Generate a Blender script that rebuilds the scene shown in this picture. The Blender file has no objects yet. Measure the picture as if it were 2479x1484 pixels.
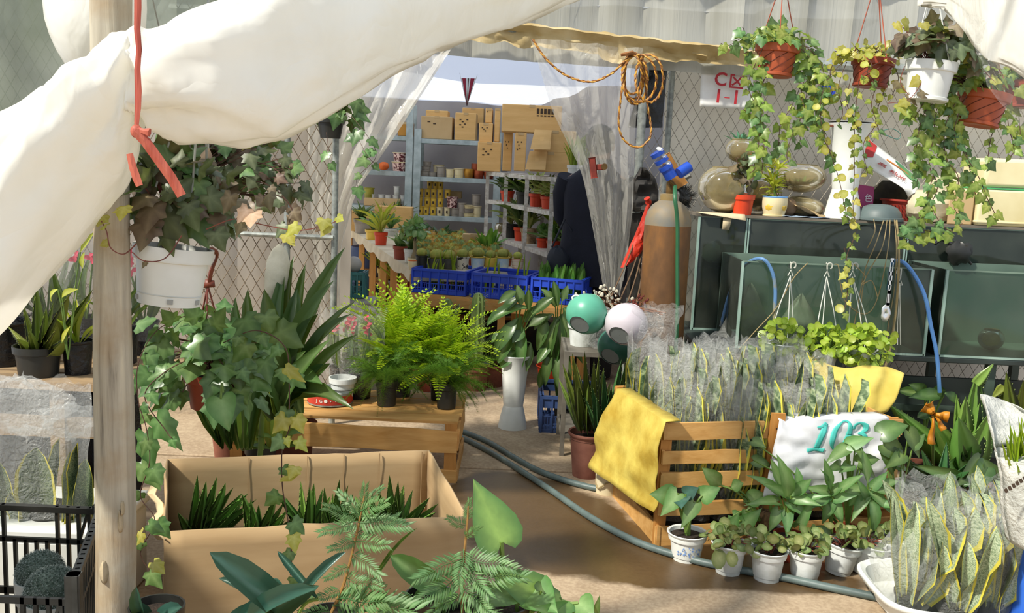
import bpy, math, random
from mathutils import Vector, Matrix, Euler, noise
V = Vector
C = bpy.context.scene.collection
sc = bpy.context.scene
PI = math.pi
R = math.radians
rnd = random.Random(7)

# ------------------------------------------------------------- camera, sky, sun, exposure
F = 2300.0; CAMZ = 1.45; TILT = R(8.6); ROLL = R(2.5)
_r0 = V((1, 0, 0)); _u0 = V((0, math.sin(TILT), math.cos(TILT)))
FW = V((0, math.cos(TILT), -math.sin(TILT)))
RT = _r0*math.cos(ROLL) + _u0*math.sin(ROLL)
UP = _u0*math.cos(ROLL) - _r0*math.sin(ROLL)
CAM = V((0, 0, CAMZ))
cd = bpy.data.cameras.new('camera'); cam = bpy.data.objects.new('camera', cd); C.objects.link(cam)
cd.sensor_width = 36; cd.lens = F/2479*36; cd.clip_end = 200
Mc = Matrix((RT, UP, -FW)).transposed().to_4x4(); Mc.translation = CAM; cam.matrix_world = Mc
sc.camera = cam
SUN_DIR = V((0.66, 0.50, -0.88)).normalized()
sd = bpy.data.lights.new('sun', 'SUN'); sd.energy = 4.9; sd.angle = R(3.5); sd.color = (1, .95, .84)
so = bpy.data.objects.new('sun', sd); C.objects.link(so); so.rotation_euler = SUN_DIR.to_track_quat('-Z', 'Y').to_euler()
w = bpy.data.worlds.new('sky'); sc.world = w; w.use_nodes = True
bg = w.node_tree.nodes['Background']; bg.inputs[0].default_value = (.80, .88, 1.0, 1); bg.inputs[1].default_value = .82
sc.view_settings.view_transform = 'Standard'; sc.view_settings.look = 'None'
sc.view_settings.exposure = 0.15; sc.view_settings.gamma = 1; sc.view_settings.use_curve_mapping = False
sc.cycles.transparent_max_bounces = 24
sc.cycles.max_bounces = 8; sc.cycles.transmission_bounces = 8; sc.cycles.diffuse_bounces = 4; sc.cycles.glossy_bounces = 3

def at(px, py, Y):
    d = FW*F + RT*(px-1239.5) - UP*(py-742.0)
    return CAM + d*(Y/d.y)
def gnd(px, py, z=0.0):
    d = FW*F + RT*(px-1239.5) - UP*(py-742.0)
    return CAM + d*((z-CAMZ)/d.z)
def lin(h):
    h = h.lstrip('#'); o = []
    for i in (0, 2, 4):
        c = int(h[i:i+2], 16)/255
        o.append(c/12.92 if c <= .04045 else ((c+.055)/1.055)**2.4)
    return (o[0], o[1], o[2], 1)

# ------------------------------------------------------------- mesh building
class MB:
    def __init__(s): s.v = []; s.f = []; s.m = []; s.c = {}
    def face(s, idx, mi=0): s.f.append(tuple(idx)); s.m.append(mi)
    def add(s, vs, fs, mi=0):
        b = len(s.v); s.v += [V(x) for x in vs]
        for f in fs: s.face([b+i for i in f], mi)
    def grid(s, P, mi=0, cu=False, cv=False):
        nu, nv = len(P), len(P[0]); b = len(s.v)
        for row in P: s.v += [V(x) for x in row]
        for i in range(nu if cu else nu-1):
            for j in range(nv if cv else nv-1):
                a, c = (i+1) % nu, (j+1) % nv
                s.face((b+i*nv+j, b+a*nv+j, b+a*nv+c, b+i*nv+c), mi)
    def box(s, c, d, M=None, mi=0):
        c = V(c); vs = []
        for x in (-1, 1):
            for y in (-1, 1):
                for z in (-1, 1):
                    p = V((x*d[0]/2, y*d[1]/2, z*d[2]/2))
                    vs.append(c + (M @ p if M else p))
        s.add(vs, [(0, 1, 3, 2), (4, 6, 7, 5), (0, 4, 5, 1), (2, 3, 7, 6), (0, 2, 6, 4), (1, 5, 7, 3)], mi)
    def hexa(s, p, mi=0):   # 8 corner points: bottom 4, top 4
        s.add(p, [(3, 2, 1, 0), (4, 5, 6, 7), (0, 1, 5, 4), (1, 2, 6, 5), (2, 3, 7, 6), (3, 0, 4, 7)], mi)
    def bar(s, a, b, w, h, up=V((0, 0, 1)), mi=0, n=1, jit=0.0, rn=None):
        a, b = V(a), V(b); d = (b-a).normalized(); x = d.cross(up)
        if x.length < 1e-4: x = d.cross(V((0, 1, 0)))
        x.normalize(); y = x.cross(d).normalized(); rings = []
        for i in range(n+1):
            p = a.lerp(b, i/n); j = lambda: (rn.uniform(-jit, jit) if rn else 0)
            rings.append([p+x*(w/2+j())+y*(h/2), p-x*(w/2+j())+y*(h/2), p-x*(w/2+j())-y*(h/2), p+x*(w/2+j())-y*(h/2)])
        bs = len(s.v); s.grid(rings, mi, cv=True)
        s.face([bs+3, bs+2, bs+1, bs], mi); e = bs+4*n; s.face([e, e+1, e+2, e+3], mi)
    def tube(s, pts, r, seg=6, mi=0, cap=True, flat=None):
        pts = [V(p) for p in pts]; n = len(pts); rs = r if isinstance(r, (list, tuple)) else [r]*n
        rings = []; px = None
        for i, p in enumerate(pts):
            t = (pts[min(i+1, n-1)]-pts[max(i-1, 0)])
            if t.length < 1e-9: t = V((0, 0, 1))
            t.normalize()
            if px is None:
                px = t.orthogonal().normalized()
            else:
                px = (px - t*px.dot(t))
                px = px.normalized() if px.length > 1e-6 else t.orthogonal().normalized()
            py = t.cross(px)
            rings.append([p + (px*math.cos(2*PI*k/seg)+py*math.sin(2*PI*k/seg))*rs[i] for k in range(seg)])
        b = len(s.v); s.grid(rings, mi, cv=True)
        if cap:
            s.face([b+k for k in range(seg)][::-1], mi); e = b+(n-1)*seg; s.face([e+k for k in range(seg)], mi)
    def lathe(s, prof, seg=20, c=(0, 0, 0), mi=0, fn=None, cap0=False, cap1=False):
        c = V(c); rows = []
        for (r, z) in prof:
            row = []
            for k in range(seg):
                a = 2*PI*k/seg; rr = r*(fn(a, z) if fn else 1)
                row.append(c+V((math.cos(a)*rr, math.sin(a)*rr, z)))
            rows.append(row)
        b = len(s.v); s.grid(rows, mi, cv=True)
        if cap0: s.face([b+k for k in range(seg)][::-1], mi)
        if cap1:
            e = b+(len(prof)-1)*seg; s.face([e+k for k in range(seg)], mi)
    def ball(s, c, r, seg=12, rings=8, mi=0, sc3=(1, 1, 1), fn=None):
        c = V(c); rows = []
        for i in range(rings+1):
            t = PI*i/rings
            rows.append([c+V((math.sin(t)*math.cos(2*PI*k/seg)*r*sc3[0], math.sin(t)*math.sin(2*PI*k/seg)*r*sc3[1], -math.cos(t)*r*sc3[2]))*(fn(t, 2*PI*k/seg) if fn else 1) if not fn else
                         c+V((math.sin(t)*math.cos(2*PI*k/seg)*r*sc3[0], math.sin(t)*math.sin(2*PI*k/seg)*r*sc3[1], -math.cos(t)*r*sc3[2]))*fn(t, 2*PI*k/seg) for k in range(seg)])
        s.grid(rows, mi, cv=True)
    def mesh(s, name, mats, smooth=True, org=None, sharp=.7):
        me = bpy.data.meshes.new(name)
        vs = [tuple(p-org) for p in s.v] if org is not None else [tuple(p) for p in s.v]
        me.from_pydata(vs, [], s.f)
        for m in (mats if isinstance(mats, (list, tuple)) else [mats]): me.materials.append(m)
        me.polygons.foreach_set('material_index', s.m)
        if smooth:
            me.polygons.foreach_set('use_smooth', [True]*len(s.f))
            if sharp: me.set_sharp_from_angle(angle=sharp)
        if s.c:
            a = me.color_attributes.new('vein', 'FLOAT_COLOR', 'POINT')
            for i in range(len(s.v)):
                q = s.c.get(i, 0.0); a.data[i].color = (q, q, q, 1)
        me.update()
        return me

KIDS = {}; ROOTM = {}; LABELS = {}
def tag(o, label=None, cat=None, group=None, kind=None):
    if label: o['label'] = label
    if cat: o['category'] = cat
    if group: o['group'] = group
    if kind: o['kind'] = kind
    return o
def thing(name, label, cat, loc=(0, 0, 0), group=None, rot=(0, 0, 0), kind=None):
    o = bpy.data.objects.new(name, None); C.objects.link(o); o.empty_display_size = .05
    o.location = loc; o.rotation_euler = rot
    KIDS[o.name] = []; ROOTM[o.name] = Matrix.LocRotScale(V(loc), Euler(rot), None)
    return tag(o, label, cat, group, kind)
def part(name, geo, mats, parent, world=False, kind=None, label=None, smooth=True, bev=0, M=None, sharp=.7, solid=0):
    """geo: MB or mesh. world=True: the MB is in world coordinates of the (top) thing."""
    if isinstance(geo, MB):
        if world:
            top = parent
            while top.parent: top = top.parent
            Mi = ROOTM[top.name].inverted()
            geo.v = [Mi @ p for p in geo.v]
        geo = geo.mesh(name, mats, smooth, sharp=sharp)
    o = bpy.data.objects.new(name, geo); C.objects.link(o)
    if parent:
        o.parent = parent; KIDS.setdefault(parent.name, []).append(o)
    if M is not None: o.matrix_local = M
    KIDS.setdefault(o.name, [])
    if kind: o['kind'] = kind
    if label: o['label'] = label
    if solid:
        md = o.modifiers.new('s', 'SOLIDIFY'); md.thickness = solid; md.offset = 0
    if bev:
        md = o.modifiers.new('b', 'BEVEL'); md.width = bev; md.segments = 2; md.limit_method = 'ANGLE'
    return o
def solo(name, mb, mats, label, cat, group=None, org=None, kind=None, **k):
    """a thing that is one mesh, given in world coordinates"""
    if org is None:
        xs = [p.x for p in mb.v]; ys = [p.y for p in mb.v]; zs = [p.z for p in mb.v]
        org = V(((min(xs)+max(xs))/2, (min(ys)+max(ys))/2, min(zs)))
    mb.v = [p-V(org) for p in mb.v]
    o = part(name, mb, mats, None, **k); o.location = org; ROOTM[o.name] = Matrix.Translation(V(org))
    return tag(o, label, cat, group, kind)
def struct(name, mb, mats, **k):
    o = part(name, mb, mats, None, **k); o['kind'] = 'structure'; return o
def dup(root, loc=None, rot=None, scale=None, label=None, group=None, mat=None):
    def cp(o, par):
        c = o.copy(); C.objects.link(c); KIDS[c.name] = []
        if par is not None:
            c.parent = par; KIDS[par.name].append(c)
        for k in KIDS.get(o.name, []): cp(k, c)
        return c
    r = cp(root, None)
    if loc is not None: r.location = loc
    if rot is not None: r.rotation_euler = rot
    if scale is not None: r.scale = (scale,)*3 if not isinstance(scale, (tuple, list)) else scale
    ROOTM[r.name] = Matrix.LocRotScale(V(r.location), r.rotation_euler, V(r.scale))
    if label: r['label'] = label
    if group: r['group'] = group
    return r
def bez(pts, n=8):
    """Catmull-Rom through pts"""
    pts = [V(p) for p in pts]; out = []
    for i in range(len(pts)-1):
        p0 = pts[max(i-1, 0)]; p1 = pts[i]; p2 = pts[i+1]; p3 = pts[min(i+2, len(pts)-1)]
        for k in range(n):
            t = k/n
            out.append(.5*((2*p1)+(p2-p0)*t+(2*p0-5*p1+4*p2-p3)*t*t+(3*p1-p0-3*p2+p3)*t**3))
    out.append(pts[-1]); return out

# ------------------------------------------------------------- materials
MATS = {}
def newmat(n):
    m = bpy.data.materials.new(n); m.use_nodes = True; nt = m.node_tree
    return m, nt, nt.nodes['Principled BSDF'], nt.nodes['Material Output']
def N(nt, t, **k):
    n = nt.nodes.new(t)
    for a, b in k.items(): setattr(n, a, b)
    return n
def ramp(nt, f, stops):
    r = N(nt, 'ShaderNodeValToRGB'); e = r.color_ramp.elements
    while len(e) < len(stops): e.new(.5)
    for i, (p, c) in enumerate(stops): e[i].position = p; e[i].color = c
    nt.links.new(f, r.inputs[0]); return r.outputs[0]
def texco(nt, kind='Object', scale=(1, 1, 1)):
    tc = N(nt, 'ShaderNodeTexCoord'); mp = N(nt, 'ShaderNodeMapping'); mp.inputs['Scale'].default_value = scale
    nt.links.new(tc.outputs[kind], mp.inputs[0]); return mp.outputs[0]
def nz(nt, co, scale, detail=4, rough=.55, dist=0):
    n = N(nt, 'ShaderNodeTexNoise'); n.inputs['Scale'].default_value = scale; n.inputs['Detail'].default_value = detail
    n.inputs['Roughness'].default_value = rough; n.inputs['Distortion'].default_value = dist
    nt.links.new(co, n.inputs['Vector']); return n.outputs['Fac']
def mixc(nt, f, a, b, mode='MIX'):
    m = N(nt, 'ShaderNodeMix'); m.data_type = 'RGBA'; m.blend_type = mode
    if hasattr(f, 'links'): nt.links.new(f, m.inputs[0])
    else: m.inputs[0].default_value = f
    for i, x in ((6, a), (7, b)):
        if hasattr(x, 'links'): nt.links.new(x, m.inputs[i])
        else: m.inputs[i].default_value = x
    return m.outputs[2]
def bumpn(nt, h, strength, dist, bs):
    b = N(nt, 'ShaderNodeBump'); b.inputs['Strength'].default_value = strength; b.inputs['Distance'].default_value = dist
    nt.links.new(h, b.inputs['Height'])
    for x in (bs if isinstance(bs, (list, tuple)) else [bs]): nt.links.new(b.outputs[0], x.inputs['Normal'])
def mat(name, col, col2=None, scale=6, rough=.55, bump=0, bd=.01, metal=0, stretch=(1, 1, 1), trans=0, lo=.35, hi=.65, spec=.5, co='Object', islands=0):
    if name in MATS: return MATS[name]
    m, nt, b, out = newmat(name); c1 = lin(col); c2 = lin(col2) if col2 else tuple(x*.78 for x in c1[:3])+(1,)
    t = texco(nt, co, stretch); f = nz(nt, t, scale)
    cc = ramp(nt, f, [(lo, c1), (hi, c2)])
    if islands:
        g = N(nt, 'ShaderNodeNewGeometry'); oi = N(nt, 'ShaderNodeObjectInfo'); ad = N(nt, 'ShaderNodeMath'); ad.operation = 'ADD'
        nt.links.new(g.outputs['Random Per Island'], ad.inputs[0]); nt.links.new(oi.outputs['Random'], ad.inputs[1])
        fr = N(nt, 'ShaderNodeMath'); fr.operation = 'FRACT'; nt.links.new(ad.outputs[0], fr.inputs[0])
        mr = N(nt, 'ShaderNodeMapRange'); mr.inputs[3].default_value = 1-islands; mr.inputs[4].default_value = 1+islands
        nt.links.new(fr.outputs[0], mr.inputs[0])
        hs = N(nt, 'ShaderNodeHueSaturation'); nt.links.new(mr.outputs[0], hs.inputs['Value']); nt.links.new(cc, hs.inputs['Color']); cc = hs.outputs[0]
    nt.links.new(cc, b.inputs['Base Color']); b.inputs['Roughness'].default_value = rough; b.inputs['Metallic'].default_value = metal
    b.inputs['Specular IOR Level'].default_value = spec
    if bump:
        f2 = nz(nt, t, scale*3, 6); bumpn(nt, f2, bump, bd, b)
    if trans:
        tr = N(nt, 'ShaderNodeBsdfTranslucent'); nt.links.new(cc, tr.inputs[0])
        mx = N(nt, 'ShaderNodeMixShader'); mx.inputs[0].default_value = trans
        nt.links.new(b.outputs[0], mx.inputs[1]); nt.links.new(tr.outputs[0], mx.inputs[2]); nt.links.new(mx.outputs[0], out.inputs[0])
    MATS[name] = m; return m
def leafmat(name, col, vein, rough=.38, trans=.28, var=.22, hue=.02, spots=None):
    if name in MATS: return MATS[name]
    m, nt, b, out = newmat(name)
    a = N(nt, 'ShaderNodeAttribute', attribute_name='vein')
    cc = mixc(nt, a.outputs['Fac'], lin(col), lin(vein))
    t = texco(nt, 'Object'); f = nz(nt, t, 3.0, 3)
    if spots:
        cc = mixc(nt, ramp(nt, f, [(.5, (0, 0, 0, 1)), (.62, (1, 1, 1, 1))]), cc, lin(spots))
    else:
        cc = mixc(nt, ramp(nt, f, [(.3, (0, 0, 0, 1)), (.75, (.5, .5, .5, 1))]), cc, tuple(x*.55 for x in lin(col)[:3])+(1,))
    oi = N(nt, 'ShaderNodeObjectInfo'); g = N(nt, 'ShaderNodeNewGeometry')
    ad = N(nt, 'ShaderNodeMath'); ad.operation = 'ADD'; nt.links.new(oi.outputs['Random'], ad.inputs[0]); nt.links.new(g.outputs['Random Per Island'], ad.inputs[1])
    fr = N(nt, 'ShaderNodeMath'); fr.operation = 'FRACT'; nt.links.new(ad.outputs[0], fr.inputs[0])
    hs = N(nt, 'ShaderNodeHueSaturation'); mr = N(nt, 'ShaderNodeMapRange'); mr.inputs[3].default_value = 1-var; mr.inputs[4].default_value = 1+var
    nt.links.new(fr.outputs[0], mr.inputs[0]); nt.links.new(mr.outputs[0], hs.inputs['Value'])
    m2 = N(nt, 'ShaderNodeMath'); m2.operation = 'MULTIPLY'; m2.inputs[1].default_value = 7.31; nt.links.new(fr.outputs[0], m2.inputs[0])
    f2 = N(nt, 'ShaderNodeMath'); f2.operation = 'FRACT'; nt.links.new(m2.outputs[0], f2.inputs[0])
    mh = N(nt, 'ShaderNodeMapRange'); mh.inputs[3].default_value = .5-hue; mh.inputs[4].default_value = .5+hue*.6
    nt.links.new(f2.outputs[0], mh.inputs[0]); nt.links.new(mh.outputs[0], hs.inputs['Hue'])
    nt.links.new(cc, hs.inputs['Color']); cc = hs.outputs[0]
    nt.links.new(cc, b.inputs['Base Color']); b.inputs['Roughness'].default_value = rough
    tr = N(nt, 'ShaderNodeBsdfTranslucent'); tc = mixc(nt, .35, cc, (.5, .65, .05, 1), 'MIX'); nt.links.new(tc, tr.inputs[0])
    mx = N(nt, 'ShaderNodeMixShader'); mx.inputs[0].default_value = trans
    nt.links.new(b.outputs[0], mx.inputs[1]); nt.links.new(tr.outputs[0], mx.inputs[2]); nt.links.new(mx.outputs[0], out.inputs[0])
    MATS[name] = m; return m
def film(name, col, opac=.4, trl=.5, rough=.25, bscale=12, bump=.5, bd=.01, stretch=(1, 1, 1), dirt=None, lo=.45, hi=.7, spec=.6):
    """plastic sheeting: partly clear, partly scattering white, glossy and crumpled"""
    if name in MATS: return MATS[name]
    m, nt, b, out = newmat(name); c = lin(col); t = texco(nt, 'Object', stretch); cc = None
    b.inputs['Base Color'].default_value = c
    tr = N(nt, 'ShaderNodeBsdfTranslucent'); tr.inputs[0].default_value = c
    if dirt:
        cc = ramp(nt, nz(nt, t, bscale*.4, 5), [(lo, c), (hi, lin(dirt))])
        nt.links.new(cc, b.inputs['Base Color']); nt.links.new(cc, tr.inputs[0])
    b.inputs['Roughness'].default_value = rough; b.inputs['Specular IOR Level'].default_value = spec
    mx = N(nt, 'ShaderNodeMixShader'); mx.inputs[0].default_value = trl
    nt.links.new(b.outputs[0], mx.inputs[1]); nt.links.new(tr.outputs[0], mx.inputs[2])
    tp = N(nt, 'ShaderNodeBsdfTransparent'); m2 = N(nt, 'ShaderNodeMixShader'); m2.inputs[0].default_value = opac
    nt.links.new(tp.outputs[0], m2.inputs[1]); nt.links.new(mx.outputs[0], m2.inputs[2]); nt.links.new(m2.outputs[0], out.inputs[0])
    if bump:
        vo = N(nt, 'ShaderNodeTexNoise'); vo.inputs['Scale'].default_value = bscale; vo.inputs['Detail'].default_value = 3; vo.inputs['Distortion'].default_value = 1.2
        nt.links.new(t, vo.inputs['Vector'])
        rg = N(nt, 'ShaderNodeMath'); rg.operation = 'ABSOLUTE'; sb = N(nt, 'ShaderNodeMath'); sb.operation = 'SUBTRACT'; sb.inputs[1].default_value = .5
        nt.links.new(vo.outputs['Fac'], sb.inputs[0]); nt.links.new(sb.outputs[0], rg.inputs[0])
        bumpn(nt, rg.outputs[0], bump, bd, [b, tr])
    MATS[name] = m; return m
def woodmat(name, col, col2, scale=3, bump=.25, var=.15, rough=.7):
    if name in MATS: return MATS[name]
    m, nt, b, out = newmat(name); t = texco(nt, 'Object')
    oi = N(nt, 'ShaderNodeObjectInfo'); ml = N(nt, 'ShaderNodeVectorMath'); ml.operation = 'ADD'
    nt.links.new(t, ml.inputs[0]); nt.links.new(oi.outputs['Location'], ml.inputs[1])
    mp = N(nt, 'ShaderNodeMapping'); mp.inputs['Scale'].default_value = (1.5, 9, 9) if 'x' in name.split('_')[-1] else ((9, 9, 1.2) if name.endswith('_z') else (9, 1.5, 9))
    nt.links.new(ml.outputs[0], mp.inputs[0]); f = nz(nt, mp.outputs[0], scale, 7, .62, .6)
    cc = ramp(nt, f, [(.3, lin(col)), (.55, tuple((x+y)/2 for x, y in zip(lin(col), lin(col2)))), (.72, lin(col2))])
    hs = N(nt, 'ShaderNodeHueSaturation'); mr = N(nt, 'ShaderNodeMapRange'); mr.inputs[3].default_value = 1-var; mr.inputs[4].default_value = 1+var
    nt.links.new(oi.outputs['Random'], mr.inputs[0]); nt.links.new(mr.outputs[0], hs.inputs['Value']); nt.links.new(cc, hs.inputs['Color'])
    nt.links.new(hs.outputs[0], b.inputs['Base Color']); b.inputs['Roughness'].default_value = rough
    bumpn(nt, f, bump, .006, b); MATS[name] = m; return m

# ------------------------------------------------------------- leaves (shared meshes; local: base at origin, length along +Y, upper side +Z)
PROF = {
 'lance': [(0, .10), (.12, .42), (.3, .88), (.45, 1), (.65, .84), (.85, .42), (1, .02)],
 'strap': [(0, .30), (.18, .62), (.45, 1), (.7, .92), (.88, .5), (1, .02)],
 'oval':  [(0, .15), (.1, .5), (.3, .92), (.5, 1), (.72, .9), (.9, .55), (1, .03)],
 'heart': [(-.16, .42), (-.1, .78), (.06, 1), (.28, .95), (.52, .68), (.78, .3), (1, .01)],
 'sword': [(0, .6), (.2, .82), (.5, 1), (.75, .9), (.92, .5), (1, .02)],
 'grass': [(0, .8), (.4, 1), (.8, .6), (1, .02)],
}
LM = {}
def leafmesh(kind, mats, bend=0.0, fold=.15, wave=0.0, seed=0):
    mats = mats if isinstance(mats, (list, tuple)) else [mats]
    key = (kind, tuple(m.name for m in mats), round(bend, 2), fold, wave, seed)
    if key in LM: return LM[key]
    mb = MB(); rn = random.Random(seed)
    if kind == 'ivy':
        half = [(.22, -.15), (.46, -.05), (.41, .16), (.56, .40), (.34, .51), (.2, .74)]
        hub = len(mb.v); mb.v.append(V((0, .14, .03))); mb.c[hub] = 1
        out = [(0, 0)] + half + [(0, 1.0)] + [(-x, y) for x, y in half[::-1]]
        for i, (x, y) in enumerate(out):
            x *= rn.uniform(.9, 1.1); y *= rn.uniform(.93, 1.05)
            z = -bend*.28*max(0, y)**2 - fold*abs(x)*.9 + rn.uniform(-.05, .05)
            k = len(mb.v); mb.v.append(V((x, y, z))); mb.c[k] = .55 if i in (2, 4, 7, 10, 12) else .0
        n = len(out)
        for i in range(n): mb.face((hub, hub+1+i, hub+1+(i+1) % n))
        s = 1/1.06
        mb.v = [V((p.x*s, p.y, p.z)) for p in mb.v]
        yt = V((0, 1, -bend*.28))
    elif kind == 'round':
        hub = 0; mb.v.append(V((0, .42, -.04))); mb.c[0] = 1; n = 11
        for i in range(n):
            a = 2*PI*(i+.5)/n - PI/2; q = rn.uniform(.93, 1.06)
            mb.v.append(V((math.cos(a)*.5*q, .5+math.sin(a)*.5*q, rn.uniform(-.02, .05)+fold*.2))); mb.c[i+1] = .1 if i % 2 else 0
        for i in range(n): mb.face((0, 1+i, 1+(i+1) % n))
        yt = V((0, 1, 0))
    elif kind == 'aloe':
        rows = []; nr = 7; ph = 0; y = z = 0; ctr = []
        for i in range(nr+1):
            t = i/nr; ctr.append((y, z)); a = bend*t; y += math.cos(a)/nr; z -= math.sin(a)/nr
        for i in range(nr+1):
            t = i/nr; w = .5*(1-t**1.3)**.85*(.82+.3*min(1, t*5)) if t < 1 else .006; yy, zz = ctr[i]; a = bend*t
            ny, nzv = math.sin(a), math.cos(a)
            row = []
            for (u, h) in ((-1, .22), (-.5, -.04), (0, -.10), (.5, -.04), (1, .22), (.55, -.32), (0, -.5), (-.55, -.32)):
                hh = h*w*.9
                row.append(V((u*w, yy+ny*hh, zz+nzv*hh)))
            rows.append(row)
        mb.grid(rows, 0, cv=True)
        for j in (0, 4):
            for i in range(1, nr):
                for q in (0, .5):
                    p = rows[i][j].lerp(rows[i+1][j], q); sx = -1 if j == 0 else 1
                    mb.add([p+V((0, -.012, 0)), p+V((0, .012, 0)), p+V((sx*.03, .012, .012))], [(0, 1, 2)], len(mats)-1)
        for i in range(len(mb.v)): mb.c[i] = 0
        yt = V((0, ctr[-1][0], ctr[-1][1]))
    else:
        pr = PROF[kind]; cols = (-1, -.84, 0, .84, 1) if kind == 'sword' else (-1, -.5, 0, .5, 1) if kind in ('oval', 'strap') else (-1, 0, 1)
        rows = []; n = len(pr); ctr = []; y = z = 0.0; pt = pr[0][0]; y = pt if pt < 0 else 0
        for (t, wd) in pr:
            a = bend*max(0, (t+pt)/2); y += math.cos(a)*(t-pt); z -= math.sin(a)*(t-pt); pt = t; ctr.append((y, z, bend*max(0, t)))
        for i, (t, wd) in enumerate(pr):
            row = []; yy, zz, a = ctr[i]
            for u in cols:
                h = fold*abs(u)*wd*.5 + (wave*math.sin(t*9+u*2+seed)*abs(u) if wave else 0)
                yo = .0
                if kind == 'heart' and u == 0 and i < 2: yo = .16-i*.02
                row.append(V((u*wd*.5, yy+math.sin(a)*h+yo, zz+math.cos(a)*h)))
            rows.append(row)
        nc = len(cols); mid = nc//2; b = len(mb.v)
        for row in rows: mb.v += row
        for i in range(n):
            for j in range(nc): mb.c[b+i*nc+j] = (1.0 if j == mid else 0.0)*(1-.5*i/n)
        for i in range(n-1):
            for j in range(nc-1):
                mi = 1 if (len(mats) > 1 and kind == 'sword' and j in (0, nc-2)) else 0
                mb.face((b+i*nc+j, b+i*nc+j+1, b+(i+1)*nc+j+1, b+(i+1)*nc+j), mi)
        yt = V((0, ctr[-1][0], ctr[-1][1]))
    me = mb.mesh('leaf_'+kind, mats, True, sharp=None); LM[key] = (me, yt); return LM[key]
def leafM(lm, b, t, up, wid):
    """matrix taking the leaf mesh from base b to tip t, upper side towards up, full width wid"""
    me, yt = lm; b, t = V(b), V(t); ch = t-b; L = ch.length/yt.length
    d = ch.normalized(); x = d.cross(V(up))
    if x.length < 1e-4: x = d.orthogonal()
    x.normalize(); n = x.cross(d)
    l = yt.normalized()               # chord direction in the mesh's YZ plane
    Rm = Matrix((x, d, n)).transposed() @ Matrix(((1, 0, 0), (0, l.y, l.z), (0, -l.z, l.y)))
    S = Matrix(((wid, 0, 0), (0, L, 0), (0, 0, L)))
    M = (Rm @ S).to_4x4(); M.translation = b; return M
def leaf(parent, lm, b, t, up, wid, name='leaf', world=True):
    M = leafM(lm, b, t, up, wid)
    if world:
        top = parent
        while top.parent: top = top.parent
        M = ROOTM[top.name].inverted() @ M
    o = bpy.data.objects.new(name, lm[0]); C.objects.link(o); o.parent = parent; o.matrix_local = M
    KIDS.setdefault(parent.name, []).append(o); KIDS[o.name] = []
    return o
def rdir(rn, el0=-90, el1=90):
    a = rn.uniform(0, 2*PI); e = R(rn.uniform(el0, el1))
    return V((math.cos(a)*math.cos(e), math.sin(a)*math.cos(e), math.sin(e)))
# ============================================================= MATERIAL SET
steel = mat('galvanised_steel', '#a7aca6', '#7d827e', 30, .45, metal=.35)
rust = mat('rusty_wire', '#8a7c68', '#6a5b4a', 20, .7, metal=.2)
white_pl = mat('white_plastic', '#e9ebe6', '#d6d8d0', 5, .4)
white_dirty = mat('dusty_white_plastic', '#dfe3e2', '#b9bcb4', 9, .5)
terra = mat('terracotta_plastic', '#b4562c', '#9c4723', 5, .5)
terra_d = mat('brown_red_plastic', '#9a4128', '#7f3320', 5, .5)
red_pl = mat('red_plastic', '#d8451f', '#c23a1a', 5, .42)
clay = mat('old_clay', '#8d5540', '#6b3c2c', 7, .85, bump=.2)
black_pl = mat('black_plastic', '#20221f', '#2d2c28', 9, .42)
black_bag = mat('black_film', '#101114', '#1c1d20', 8, .28, bump=.5, bd=.02)
soil = mat('dark_soil', '#3a2c20', '#211811', 60, .95, bump=.8, bd=.01)
cream = mat('cream_glaze', '#e9dcb4', '#dccb9a', 4, .35)
yellow_gl = mat('yellow_glaze', '#e7c552', '#d8b23c', 4, .35)
grey_gl = mat('grey_glaze', '#a79f94', '#8d857a', 5, .45)
pink_gl = mat('mottled_pink_glaze', '#e8c9c0', '#5c1f28', 38, .4, lo=.46, hi=.54)
gold_gl = mat('golden_glaze', '#d09a3a', '#8c5a1c', 8, .25, metal=.35)
copper_gl = mat('copper_glaze', '#b4552f', '#7a2e18', 10, .28, metal=.25)
blue_pl = mat('blue_plastic', '#2a4fd0', '#2344b6', 6, .42)
card_o = mat('greyish_cardboard', '#b69a72', '#a98c64', 3, .85, stretch=(1, 1, 6)); card = mat('cardboard', '#e0b87a', '#d2a868', 3, .85, stretch=(1, 1, 6))
card2 = mat('pale_cardboard', '#c9ad80', '#b99c6e', 3, .85)
ink = mat('dark_print', '#4a3a2c', '#3a2c20', 4, .8)
woodx = woodmat('pine_x', '#d6a765', '#b8843f')
woody = woodmat('pine_y', '#d0a060', '#ad7a3c')
woodz = woodmat('pine_z', '#c48a44', '#a06a2c')
woodleg = woodmat('table_pine_z', '#e8b068', '#cf9448')
cloth_y = mat('yellow_sackcloth', '#e3d272', '#c9b24e', 5, .8, bump=.3, trans=.2)
stem_g = mat('green_stem', '#6f8a3c', '#55702c', 8, .5)
stem_b = mat('brown_stem', '#5d4030', '#42291f', 10, .7)
stem_r = mat('red_vine_stem', '#8a4a3a', '#5f3026', 10, .6)
L_ivyd = leafmat('ivy_dark', '#3f4a2c', '#7a8560', .4, .22, .25, .03)
L_ivyg = leafmat('ivy_green', '#3d6533', '#7fa265', .33, .28, .28, .025)
L_ivyb = leafmat('ivy_bronze', '#5a4838', '#8d7c60', .45, .22, .3, .03)
L_ivyy = leafmat('ivy_yellow', '#b9b83e', '#d9da80', .4, .42, .2, .03)
L_ivyp = leafmat('ivy_pink', '#c7a183', '#e2c3aa', .5, .3, .08, .01)
L_lime = leafmat('lime_frond', '#a6c81a', '#bada3c', .5, .4, .2, .02)
L_asp = leafmat('asparagus', '#5f8f2c', '#7fae44', .55, .35, .2, .02)
L_deep = leafmat('deep_strap', '#3b5e2b', '#7f9c5c', .32, .25, .25, .02)
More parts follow.
